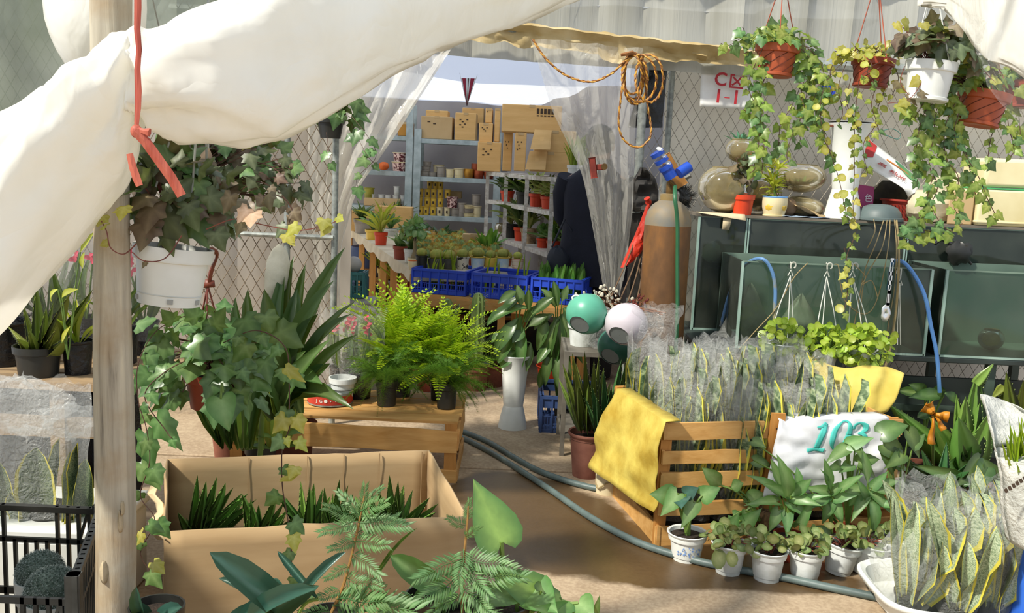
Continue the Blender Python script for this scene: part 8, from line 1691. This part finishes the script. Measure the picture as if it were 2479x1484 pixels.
# under and beside the table
bs = thing('teal_basket', 'teal plastic basket with a pale ball on top, left of the table', 'basket', (at(838, 715, 5.75).x+.04, 5.70, .60)); crate(bs, -.07, .07, 0, .14, 0, .155, mat('teal_plastic', '#3f7f80', '#2f6668', 6, .5), 3, 4, False); mb = MB(); mb.ball(V((at(847, 648, 5.75).x+.02, 5.77, .60+.155+.04)), .05, 16, 10); solo('pale_ball', mb, mat('pale_grey_ball', '#b5b2ac', '#9c9993', 5, .5), 'pale grey ball resting on the teal basket', 'ball')
mb = MB(); mb.box((at(838, 715, 5.75).x+.09, 5.70, .298), (.22, .26, .596)); solo('grey_box', mb, mat('grey_film_box', '#9b988e', '#7f7c72', 5, .4, bump=.3), 'grey film covered box beneath the teal basket', 'box', bev=.01)
us = TZ-.345+.006
for lbt, px, Y, r, h, m in (('yellow brown bucket on the under shelf of the table', 940, 8.0, .10, .16, mat('ochre_plastic', '#b9962c', '#9c7c22', 5, .5)), ('stack of red pots on the under shelf of the table', 985, 7.0, .08, .17, red_pl), ('brown pot at the front of the table under shelf', 1010, 6.75, .09, .15, clay)):
    p = at(px, 700, Y); p.z = us; t = thing('stored_pot', lbt, 'pot', p); pot(t, r, r*.8, h, m, fill=.3)
mb = crumple((0, 0, 0), (.26, .2, .13), 33, amp=.3); p = at(905, 740, 8.5); mb.v = [q+V((p.x, p.y, .08)) for q in mb.v]; solo('yellow_bag', mb, mat('yellow_film_bag', '#c9b23c', '#a8922c', 6, .4, bump=.4), 'yellow plastic bag on the floor under the table', 'bag')
mb = MB(); mb.lathe([(.2, 0), (.22, .1), (.22, .5), (.19, .56), (.001, .57)], 20, V((at(896, 640, 9.5).x, 9.5, 0)), cap0=True); solo('blue_barrel', mb, blue_d, 'dark blue barrel in the shade under the far end of the table', 'barrel')
for k, (px, Y) in enumerate(((915, 8.7), (962, 7.7))):
    p = at(px, 700, Y); p.z = us; t = thing('shade_plant', ('dim grassy plant under the table, far one', 'dim grassy plant under the table, near one')[k], 'plant', p); pot(t, .08, .06, .1, black_pl); arch(t, p+V((0, 0, .1)), 26, (.12, .2), (.01, .016), GRA, rn, (40, 88), .05)
mb = crumple((0, 0, 0), (.3, .25, .3), 41, amp=.3); p = at(1020, 790, 6.3); mb.v = [q+V((p.x, p.y+.2, .17)) for q in mb.v]; solo('blue_bag', mb, mat('blue_film_bag', '#3a5fae', '#2c4a8e', 6, .4, bump=.4), 'blue plastic bag on the floor under the crate bench', 'bag')
mb = crumple((0, 0, 0), (.9, .3, .42), 42, 24, 14, .3); p = at(1180, 800, 6.6); mb.v = [q+V((p.x, p.y+.25, .23)) for q in mb.v]; solo('dark_heap', mb, mat('dark_tarp', '#2a2c36', '#3a3428', 6, .8, bump=.3), 'dark heap of tarpaulin under the crate bench', 'heap')
# pennant on the roof film
t = thing('pennant', 'red and white striped triangular pennant hanging under the roof film', 'pennant', at(1130, 258, 7.0)); pr_ = mat('pennant_red', '#a81c38', '#8c162e', 5, .6); tl, tr, tb_ = at(1115, 189, 7.0), at(1153, 190, 7.0), at(1130, 256, 7.0)
for a, b, m in ((0, .1, white_pl), (.1, .34, pr_), (.34, .48, white_pl), (.48, .54, ink), (.54, .64, white_pl), (.64, .9, pr_), (.9, 1, white_pl)): mb = MB(); mb.add([tl.lerp(tr, a), tl.lerp(tr, b), tb_+V((.003*b, 0, 0)), tb_+V((.003*a-.001, 0, 0))], [(0, 1, 2, 3)]); part('stripe', mb, m, t, True, solid=.002)
mb = MB(); mb.tube([tl, tl+V((-.1, 0, .5))], .002, 4); mb.tube([tr, tr+V((.1, 0, .5))], .002, 4); part('string', mb, white_pl, t, True)
# ============================================================= PERSON, seen from behind the curtain
pp = V((at(1436, 600, 6.45).x, 6.45, 0)); ps = thing('person', 'person in a dark navy coat seen from behind, half hidden by the door curtain', 'person', pp, None, (0, 0, R(-20)))
skin = mat('skin', '#b98a6c', '#a87a5e', 5, .55); navy = mat('navy_cloth', '#1a1e2e', '#141826', 7, .9, bump=.2); trs = mat('dark_trousers', '#15161c', '#101116', 7, .9); hair = mat('black_hair', '#17130f', '#241d17', 30, .5)
def loft(rings, m, name, par, seg=24, cap=True):
    mb = MB(); P = [[V((cx+math.cos(2*PI*k/seg)*a, cy+math.sin(2*PI*k/seg)*b, z)) for k in range(seg)] for cx, cy, z, a, b in rings]; mb.grid(P, cv=True)
    if cap: n0 = (len(rings)-1)*seg; mb.face(list(range(seg))[::-1]); mb.face([n0+k for k in range(seg)])
    return part(name, mb, m, par)
# one continuous body grown from a skin skeleton
J = [(0, 0, .92, .13), (0, .0, 1.15, .12), (0, .01, 1.33, .12), (0, .02, 1.43, .055), (0, .05, 1.53, .075), (0, .05, 1.60, .085), (0, .04, 1.67, .06), (-.18, .0, 1.36, .06), (-.23, .07, 1.12, .045), (-.20, .26, 1.00, .035), (-.19, .34, .99, .036), (.18, .0, 1.36, .06), (.27, .04, 1.11, .045), (.24, .22, .95, .035), (.23, .30, .93, .036), (-.09, 0, .86, .09), (-.10, -.01, .48, .06), (-.10, -.02, .09, .042), (-.10, .14, .035, .04), (.09, 0, .86, .09), (.10, .03, .48, .06), (.10, .02, .09, .042), (.10, .18, .035, .04)]
for s, w0 in ((-1, 10), (1, 14)):
    w_ = J[w0]
    for k, (dx, l) in enumerate(((-.022, .062), (-.008, .07), (.008, .066), (.022, .052))): J.append((w_[0]+dx, w_[1]+.045, w_[2]-.012, .010)); J.append((w_[0]+dx*1.1, w_[1]+.045+l*.6, w_[2]-.035, .008))
    J.append((w_[0]-s*.034, w_[1]+.015, w_[2]-.005, .010)); J.append((w_[0]-s*.045, w_[1]+.05, w_[2]-.02, .008))
E_ = [(0, 1), (1, 2), (2, 3), (3, 4), (4, 5), (5, 6), (2, 7), (7, 8), (8, 9), (9, 10), (2, 11), (11, 12), (12, 13), (13, 14), (0, 15), (15, 16), (16, 17), (17, 18), (0, 19), (19, 20), (20, 21), (21, 22)]
for h, (w0, b) in enumerate(((10, 23), (14, 33))):
    for k in range(5): E_ += [(w0, b+2*k), (b+2*k, b+2*k+1)]
me = bpy.data.meshes.new('body'); me.from_pydata([j[:3] for j in J], E_, []); me.materials.append(skin); bo = part('body', me, None, ps); md = bo.modifiers.new('skin', 'SKIN'); sv = me.skin_vertices[0].data
for i, j in enumerate(J): sv[i].radius = (j[3], j[3]*.85)
sv[0].use_root = True; md.use_smooth_shade = True; sd_ = bo.modifiers.new('sub', 'SUBSURF'); sd_.levels = 1; sd_.render_levels = 2
for s in (-1, 1): mb = MB(); mb.ball((.085*s, .05, 1.585), .028, 8, 6, sc3=(.4, .8, 1.2)); part('ear', mb, skin, ps); mb = MB(); mb.ball((.032*s, .122, 1.60), .010, 8, 6); part('eye', mb, ink, ps)
mb = MB(); mb.ball((0, .135, 1.57), .016, 8, 6, sc3=(.8, 1, 1.4)); part('nose', mb, skin, ps); mb = MB(); mb.ball((0, .122, 1.535), .02, 8, 6, sc3=(1, .3, .3)); part('mouth', mb, terra_d, ps)
mb = MB(); mb.ball((0, .03, 1.625), .107, 20, 12, sc3=(.92, 1.02, 1.0), fn=lambda t, a: 1+.04*noise.noise(V((math.cos(a)*6, math.sin(a)*6, t*8)))-(.12 if math.sin(a) > .5 and t < 1.9 else 0)); part('hair', mb, hair, ps)
ct_ = loft([(0, 0, .66, .27, .21), (0, -.005, .72, .255, .2), (0, 0, .95, .225, .175), (0, 0, 1.12, .215, .165), (0, 0, 1.26, .225, .16), (0, .0, 1.36, .215, .145), (0, .01, 1.42, .13, .11), (0, .015, 1.47, .085, .085)], navy, 'coat', ps)
mb = MB(); mb.tube([(-.19, 0, 1.37), (-.225, .03, 1.26), (-.235, .08, 1.1), (-.22, .18, 1.03), (-.20, .27, 1.0)], [.085, .088, .08, .07, .058], 14); part('sleeve', mb, navy, ps); mb = MB(); mb.tube([(.19, 0, 1.37), (.25, .01, 1.25), (.29, .04, 1.1), (.26, .14, 1.0), (.24, .23, .95)], [.085, .088, .08, .07, .058], 14); part('sleeve', mb, navy, ps)
mb = MB(); mb.lathe([(.095, 1.40), (.10, 1.44), (.088, 1.50), (.08, 1.49), (.085, 1.42)], 20, (0, .02, 0)); part('collar', mb, navy, ps)
for s in (-1, 1): loft([(.10*s, .0, .02, .07, .075), (.10*s, 0, .1, .075, .08), (.10*s, .005, .45, .088, .095), (.09*s, 0, .72, .12, .125)], trs, 'trouser_leg', ps, 16); mb = MB(); mb.ball((.10*s, .09, .045), .05, 12, 8, sc3=(.95, 2.2, .85)); part('shoe', mb, black_pl, ps)
mb = crumple((0, 0, 0), (.15, .12, .24), 61, amp=.18); q = at(1348, 640, 6.3); mb.v = [p+q for p in mb.v]; mb.tube([q+V((-.04, 0, .11)), q+V((.04, .05, .30)), at(1385, 560, 6.35)], .007, 6); solo('shoulder_bag', mb, mat('dark_bag_cloth', '#1d222c', '#272d3a', 6, .7, bump=.2), 'dark bag hanging at the left side of the person', 'bag')

# ============================================================= HANGING POTS, right
rn = random.Random(120)
def swirl(t, r0, r1, h, m, n=9):
    for k in range(n):
        mb = MB(); pts = []
        for i in range(9): v = i/8; a = 2*PI*k/n+v*1.5; r = r0+(r1*.92-r0)*(.12+.62*v)/1+.0008; pts.append((math.cos(a)*r, math.sin(a)*r, h*(.12+.62*v)))
        mb.tube(pts, .0016, 4); part('swirl_rib', mb, m, t)
def hpot(px, pyb, Y, r1, r0, h, m, label, tilt=(0, 0, 0), top=None, hm=None, nst=3, sw=True, ph=.3):
    c = at(px, pyb, Y); t = thing('hanging_ivy', label, 'hanging plant', c, None, tilt); pot(t, r1, r0, h, m, style='rim', seg=28); mb = MB(); mb.lathe([(r0*1.0, .0), (r0*1.12, .004), (r0*1.12, .014), (r0, .018)], 28); part('drip_rim', mb, m, t)
    if sw: swirl(t, r0, r1, h, mat('dark_terracotta', '#6e3018', '#5a2612', 5, .6))
    L = Euler(tilt).to_matrix().inverted(); ap = L @ (at(top[0], top[1], Y)-c) if top else V((0, 0, .5)); hanger(t, ap, (0, 0, h), r1*.93, nst, hm or terra, False, ph, .0024); mb = MB(); mb.tube([ap-V((0, 0, .01)), L @ (V((at(top[0], top[1], Y).x, 3.9, 2.75))-c)], .003, 5); part('hanging_wire', mb, hm or terra, t); return t, c, Y
IVs = IVS+IVS+IVG
vn = lambda Y, *pts: [at(x, y, Y-.03*i/len(pts)) for i, (x, y) in enumerate(pts)]
t, c, Y = hpot(1873, 186, 4.0, .092, .064, .125, terra, 'spiral ribbed terracotta hanging pot of green ivy, nearest the area sign', (0, R(4), 0), (1897, -60), mat('red_hanger', '#a8563a', '#8c4630', 6, .5))
ivy(t, at(1885, 95, Y), (.13, .1, .055), 85, IVs, .05, rn, el=(-15, 88), stemm=stem_b, vines=[vn(Y, (1830, 95), (1800, 90), (1765, 110), (1745, 105)), vn(Y, (1820, 110), (1800, 70), (1797, 66)), vn(Y, (1835, 120), (1815, 125), (1800, 130)), vn(Y-.05, (1850, 110), (1812, 200), (1830, 260), (1838, 320), (1830, 400), (1815, 420)), vn(Y-.05, (1880, 120), (1850, 190), (1842, 260), (1850, 330), (1845, 420)), vn(Y-.05, (1930, 110), (1960, 140), (1985, 190), (1960, 260), (1925, 310), (1905, 370), (1912, 400)), vn(Y-.05, (1920, 100), (1960, 120), (1990, 160), (1995, 215), (1975, 280), (1990, 330), (2020, 380)), vn(Y, (1920, 110), (1940, 190), (1915, 260), (1890, 300), (1885, 360)), vn(Y+.05, (1925, 100), (1965, 150), (1955, 220), (1935, 300), (1940, 350)), vn(Y, (1860, 170), (1835, 230), (1815, 270), (1800, 265)), vn(Y+.05, (1940, 110), (1980, 130), (1970, 200), (1990, 260), (1975, 300)), vn(Y-.03, (1930, 130), (1950, 170), (1940, 230), (1955, 280))], vsp=.026, vsize=.05)
t, c, Y = hpot(2105, 212, 4.0, .088, .062, .115, terra_d, 'spiral ribbed brown hanging pot of yellow small leaved vine', (0, R(3), 0), (2125, -60), MATS['red_hanger'], ph=.8)
ivy(t, at(2095, 138, Y), (.14, .09, .045), 110, ROY+IVY, .032, rn, el=(-25, 88), stemm=stem_b, vines=[vn(Y-.1, (2100, 140), (2110, 160), (2085, 185), (2120, 190)), vn(Y-.1, (2130, 150), (2100, 170), (2115, 200)), vn(Y-.1, (2040, 150), (2000, 200), (1985, 270), (2000, 340), (2030, 430), (2045, 500), (2055, 540)), vn(Y-.1, (2080, 190), (2070, 280), (2068, 360), (2068, 430), (2065, 500), (2072, 560), (2050, 620), (2060, 650)), vn(Y-.1, (2130, 190), (2110, 250), (2120, 300), (2090, 350), (2100, 420)), vn(Y, (2150, 160), (2140, 220), (2120, 280), (2130, 320)), vn(Y, (2050, 150), (2030, 210), (2040, 270), (2030, 300)), vn(Y, (2160, 150), (2175, 190), (2160, 230)), vn(Y-.1, (2060, 190), (2050, 250), (2075, 300), (2080, 330)), vn(Y-.05, (2045, 600), (2052, 680), (2050, 720), (2042, 760)), vn(Y+.03, (2030, 140), (2010, 170), (2015, 220), (2000, 250))], vsp=.026, vsize=.034, vlm=ROY+ROY+IVY+IVs)
t, c, Y = hpot(2240, 246, 3.65, .093, .070, .145, white_pl, 'white hanging pot of dark bronze ivy between the brown pots', (0, R(4), 0), (2262, -60), MATS['pale_grey_hanger'], 4, False)
ivy(t, at(2290, 110, Y), (.17, .10, .085), 95, IVB+IVD+IVD, .066, rn, el=(-35, 85), stemm=stem_r, root=at(2245, 155, Y), vines=[vn(Y, (2210, 100), (2190, 70), (2170, 60)), vn(Y-.05, (2240, 150), (2230, 200), (2200, 240), (2150, 250)), vn(Y, (2330, 120), (2380, 130), (2420, 170), (2430, 190)), vn(Y, (2190, 160), (2180, 200), (2200, 230)), vn(Y-.03, (2350, 130), (2390, 180), (2410, 200))], vsp=.05, vsize=.05, vlm=IVB+IVY)
pl(t, [(2200, 60, 2180, 50, 44), (2235, 55, 2245, 75, 36), (2170, 55, 2185, 80, 34), (2290, 65, 2285, 80, 30)], Y-.05, IVY, rn); pl(t, [(2280, 110, 2275, 165, 64, -.05), (2320, 100, 2330, 150, 60, -.05), (2240, 90, 2220, 135, 60, -.03), (2370, 135, 2360, 175, 56), (2310, 60, 2330, 90, 56)], Y-.06, IVB+IVD, rn, V((0, -1, .2)))
t, c, Y = hpot(2364, 305, 3.75, .098, .070, .13, terra, 'tilted spiral ribbed terracotta hanging pot with long ivy trails, near the right edge', (0, R(9), 0), (2385, -60), MATS['red_hanger'])
V4 = [vn(Y-.05, (2330, 215), (2290, 230), (2240, 270), (2220, 340), (2215, 400)), vn(Y-.05, (2320, 210), (2270, 260), (2260, 330), (2250, 400), (2270, 450), (2250, 500), (2230, 540)), vn(Y-.05, (2330, 220), (2290, 300), (2290, 380), (2320, 430), (2310, 500), (2330, 530)), vn(Y-.05, (2340, 230), (2310, 320), (2340, 380), (2370, 430), (2390, 480), (2410, 520)), vn(Y-.08, (2260, 420), (2230, 520), (2190, 545), (2210, 570), (2180, 590)), vn(Y-.08, (2255, 500), (2280, 545), (2310, 560), (2330, 540)), vn(Y, (2410, 210), (2430, 260), (2400, 330), (2390, 400)), vn(Y-.06, (2250, 220), (2210, 290), (2200, 250), (2180, 260)), vn(Y-.03, (2310, 230), (2240, 310), (2235, 380), (2220, 440)), vn(Y-.03, (2320, 240), (2280, 340), (2300, 420), (2290, 470)), vn(Y, (2300, 210), (2330, 330), (2350, 420), (2360, 470)), vn(Y-.05, (2200, 545), (2250, 560), (2290, 550))]
ivy(t, at(2340, 195, Y), (.16, .1, .06), 90, IVs, .05, rn, el=(-40, 88), stemm=stem_b, root=at(2372, 215, Y), vines=V4, vsp=.024, vsize=.05)
t, c, Y = hpot(2475, 262, 4.05, .085, .06, .11, terra_d, 'brown hanging pot cut by the right edge of the picture', (0, 0, 0), (2480, -60), MATS['red_hanger'], sw=False)
ivy(t, at(2455, 195, Y), (.10, .1, .06), 45, IVs, .05, rn, el=(-40, 88), stemm=stem_b, vines=[vn(Y, (2450, 220), (2440, 290), (2455, 360), (2445, 380)), vn(Y, (2465, 260), (2470, 330), (2465, 370)), vn(Y, (2440, 210), (2430, 240))], vsp=.03, vsize=.05)
mb = MB(); mb.tube(bez([at(2130, 318, 5.1), at(2160, 312, 5.1), at(2180, 325, 5.1), at(2172, 337, 5.1), at(2140, 325, 5.1)], 6), .002, 5); solo('wire_loop', mb, mat('green_wire', '#3f7f74', '#35695f', 6, .5), 'thin green wire loop hanging on the fence right of the vase', 'wire')
mb = crumple(at(2005, 222, 5.2), (.08, .04, .1), 71, amp=.4); solo('blue_rag', mb, blue_pl, 'small bright blue rag tied to the fence between the hanging pots', 'rag')
# area sign on the fence
sg = thing('area_sign', 'white banner sign with red area letters tied to the fence', 'sign', at(1750, 262, 5.22)); cs = (at(1698, 156, 5.22), at(1824, 176, 5.22), at(1694, 258, 5.22), at(1818, 264, 5.22)); P = drape(cs, 16, 10, .004, 3, (0, 0, 0)); mb = MB(); mb.grid(P); part('banner', mb, mat('banner_cloth', '#ececea', '#dcdad2', 5, .6), sg, True, solid=.002); rd = mat('sign_red', '#b3202c', '#a01c28', 5, .6)
xd = (cs[1]-cs[0]).normalized(); so_ = V((0, -.03, 0))
for s, u, v, z in (('C', .36, .32, .085), ('区', .66, .34, .088), ('1', .33, .74, .088), ('–', .50, .74, .088), ('1', .67, .74, .088)):
    p = (cs[0]*(1-u)+cs[1]*u)*(1-v)+(cs[2]*(1-u)+cs[3]*u)*v+so_; q = textmesh(s, z*(.95 if s == '区' else .6 if s == '–' else 1.15), frameM(p, xd+V((0, 0, .06)), (0, -1, 0)), rd, sg, 'letter', bold=.02)
# unseen tall shrubs added outside the left edge of the picture to shade the carton
for k, (x, y, h) in enumerate(((-1.62, 1.95, 1.2), (-1.5, 1.4, 1.15))):
    t = thing('shade_shrub', f'leafy shrub added for shade beyond the left picture edge, {WORD[k]} from the post', 'shrub', (x, y, 0)); pot(t, .16, .12, .28, black_pl); mb = MB(); mb.tube([(0, 0, .25), (.03, 0, h*.6), (0, .02, h)], [.02, .015, .008], 7); part('trunk', mb, stem_b, t); ivy(t, V((x, y, h*.68)), (.26, .26, h*.34), 150, HED+DG, .13, rn, el=(-90, 90), stemm=stem_b, root=V((x, y, h*.4)))
